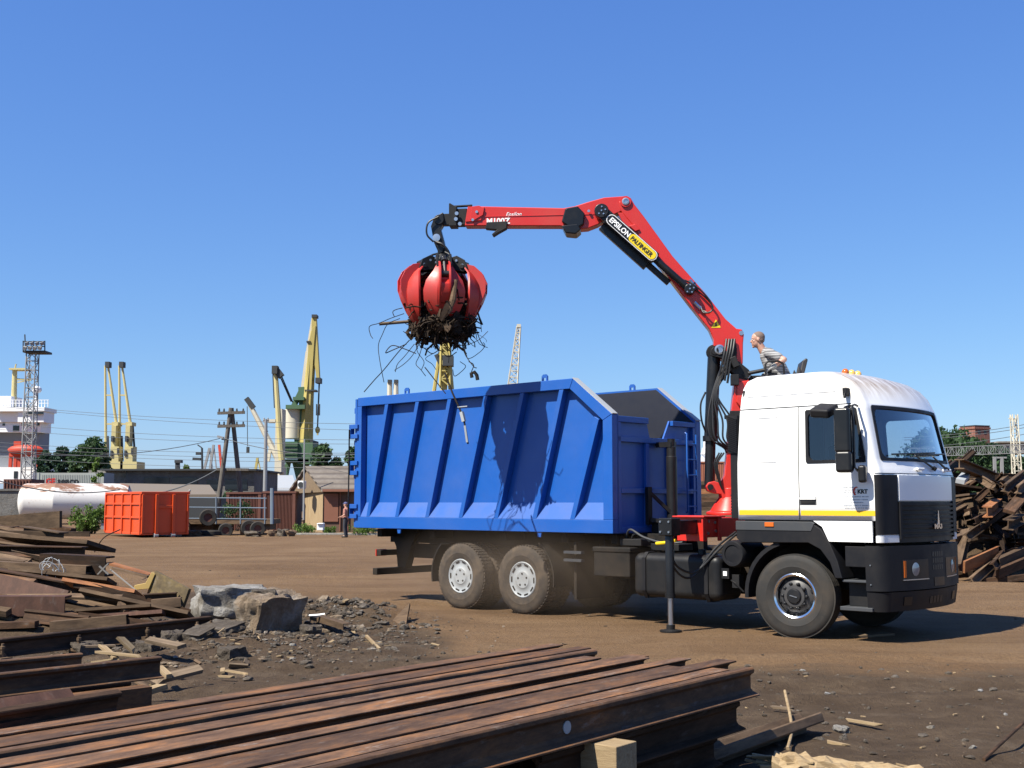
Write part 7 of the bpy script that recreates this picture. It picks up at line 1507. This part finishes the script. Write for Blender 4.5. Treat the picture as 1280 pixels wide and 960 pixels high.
# ---- right background
Y = 150; bt = empty('brick_tower', base_of(1223,600,Y), 'square red brick tower with two dark windows above the trees', 'tower')
b = MB(); p0, p1 = at(1208.5,600,Y), at(1237.5,532.5,Y); MR = Matrix.Translation((p0.x+1.9,Y+1.6,0)) @ Matrix.Rotation(R(24),4,'Z'); h_ = p1.z; b.bx(-1.25,1.25,-1.25,1.25,0,h_, MR); b.bx(-1.35,1.35,-1.35,1.35,h_-.35,h_-.12, MR); rel(b, bt).build('wall', M['brick'], bt); b = MB(); b.bx(-1.3,1.3,-1.3,1.3,h_,h_+.12, MR); rel(b, bt).build('roof', M['darksteel'], bt)
for x in (-.55,.45):
    b = MB(); b.bx(x-.22,x+.22,-1.27,-1.2,h_-1.0,h_-.5, MR); rel(b, bt).build('window', M['darkwin'], bt)
Y = 70; b = MB(); lattice(b, at(1140,566,Y), at(1300,560,Y), .50, .50, 24, .019); tag(b.build('lattice_girder', M['galv'], smooth=0), 'long pale lattice girder spanning level over the right heap', 'girder')
b = MB(); lattice(b, base_of(1272,600,80), at(1267.5,518,80), .55, .36, 12, .04); b.bar(at(1261,523,80),at(1270,524,80),.08); tag(b.build('lattice_pylon', M['cream'], smooth=0), 'white lattice pylon at the right edge behind the heap', 'pylon')
for px, lb in ((1243,'left one of two thin grey posts below the lattice girder'),(1252,'right one of two thin grey posts below the lattice girder')):
    b = MB(); b.bar(base_of(px,600,72), at(px,571,72), .16); b.bar(at(px-2,572,72),at(px+6,572,72),.1); tag(b.build('girder_post', M['galv']), lb, 'post', 'posts below the lattice girder')
b = MB(); bxp(b,1249,1300,553,566,170,10); bxp(b,1248,1301,551.5,553.2,169.5,11); tag(b.build('far_building', M['wallpale']), 'pale low building behind the white pylon', 'building')
for i, (a0, a1) in enumerate(((538,529),(541,533),(551,541))): wire('power_line', (1130,a0+9,90), (1300,a1-2,80), .2, .02, ORD[i]+' power line from the top behind the white pylon', 'power lines behind the white pylon')
# seen between body and cab
Y = 120; rb = corr('freight_wagon', 862, 906, 577, 622, Y, M['doorbrown'] if 0 else paint('brick_red_wagon_paint', (.36,.13,.075), .8, .2), 'brick red wagon side seen between the blue body and the crane', 'wagon')
Y = 210; b = MB(); b.tube([at(880.5,600,Y),at(881,560,Y)],[.8,.5],8); b.tube([at(881,560,Y),at(881.5,546,Y)],.25,6); bxp(b,877,885,566,567.5,Y-1,2); bxp(b,876,887,572,592,Y-2,5); tag(b.build('ship_mast', M['shipwhite']), 'white ship mast seen between the blue body and the crane', 'mast')

# the wood beyond the yard, a far-off mass behind the truck
g = random.Random(90); b = foliage([(Vector((-20+5.*k+g.uniform(-2,2), 320+g.uniform(-6,14), g.uniform(1.5,4.0))), g.uniform(2.6,3.8)) for k in range(44)], 60, 1.2, 91)
tag(b.build('far_wood', M['leafdark'], smooth=0, recalc=False), 'low band of far woodland on the skyline behind the truck', 'woodland', kind='stuff')
# ------------------------------------------------------------------ dust stirred up under the tail of the truck
def dust():
    N = NT('brown_dust'); N.t.nodes.remove(N.b); pv = N.n('ShaderNodeVolumePrincipled'); pv.inputs['Color'].default_value = (.62,.47,.34,1); pv.inputs['Anisotropy'].default_value = .2
    v = N.coord((1/3.2,1/1.9,1/.85)); ln = N.n('ShaderNodeVectorMath', operation='LENGTH'); N.l(v, ln.inputs[0])
    f = N.math('MAXIMUM', N.math('SUBTRACT', 1., ln.outputs['Value']), 0.); n1 = N.noise(N.coord((.7,.7,.9)), 1.1, 3, .6)
    N.l(N.math('MULTIPLY', N.math('MULTIPLY', f, N.ramp(n1, [(.35, .25), (.65, 1.)])), .34), pv.inputs['Density']); N.l(pv.outputs[0], N.out.inputs['Volume'])
    b = MB(); b.ell((0,0,0), (3.2,1.9,.85), 24, 14); o = b.build('dust_cloud', N.mat, loc=tw(-4.9,.3,.72), rot=(0,0,-TH)); tag(o, 'thin brown dust drifting round the rear wheels of the truck', 'dust', kind='stuff')
dust()
bpy.context.view_layer.update()
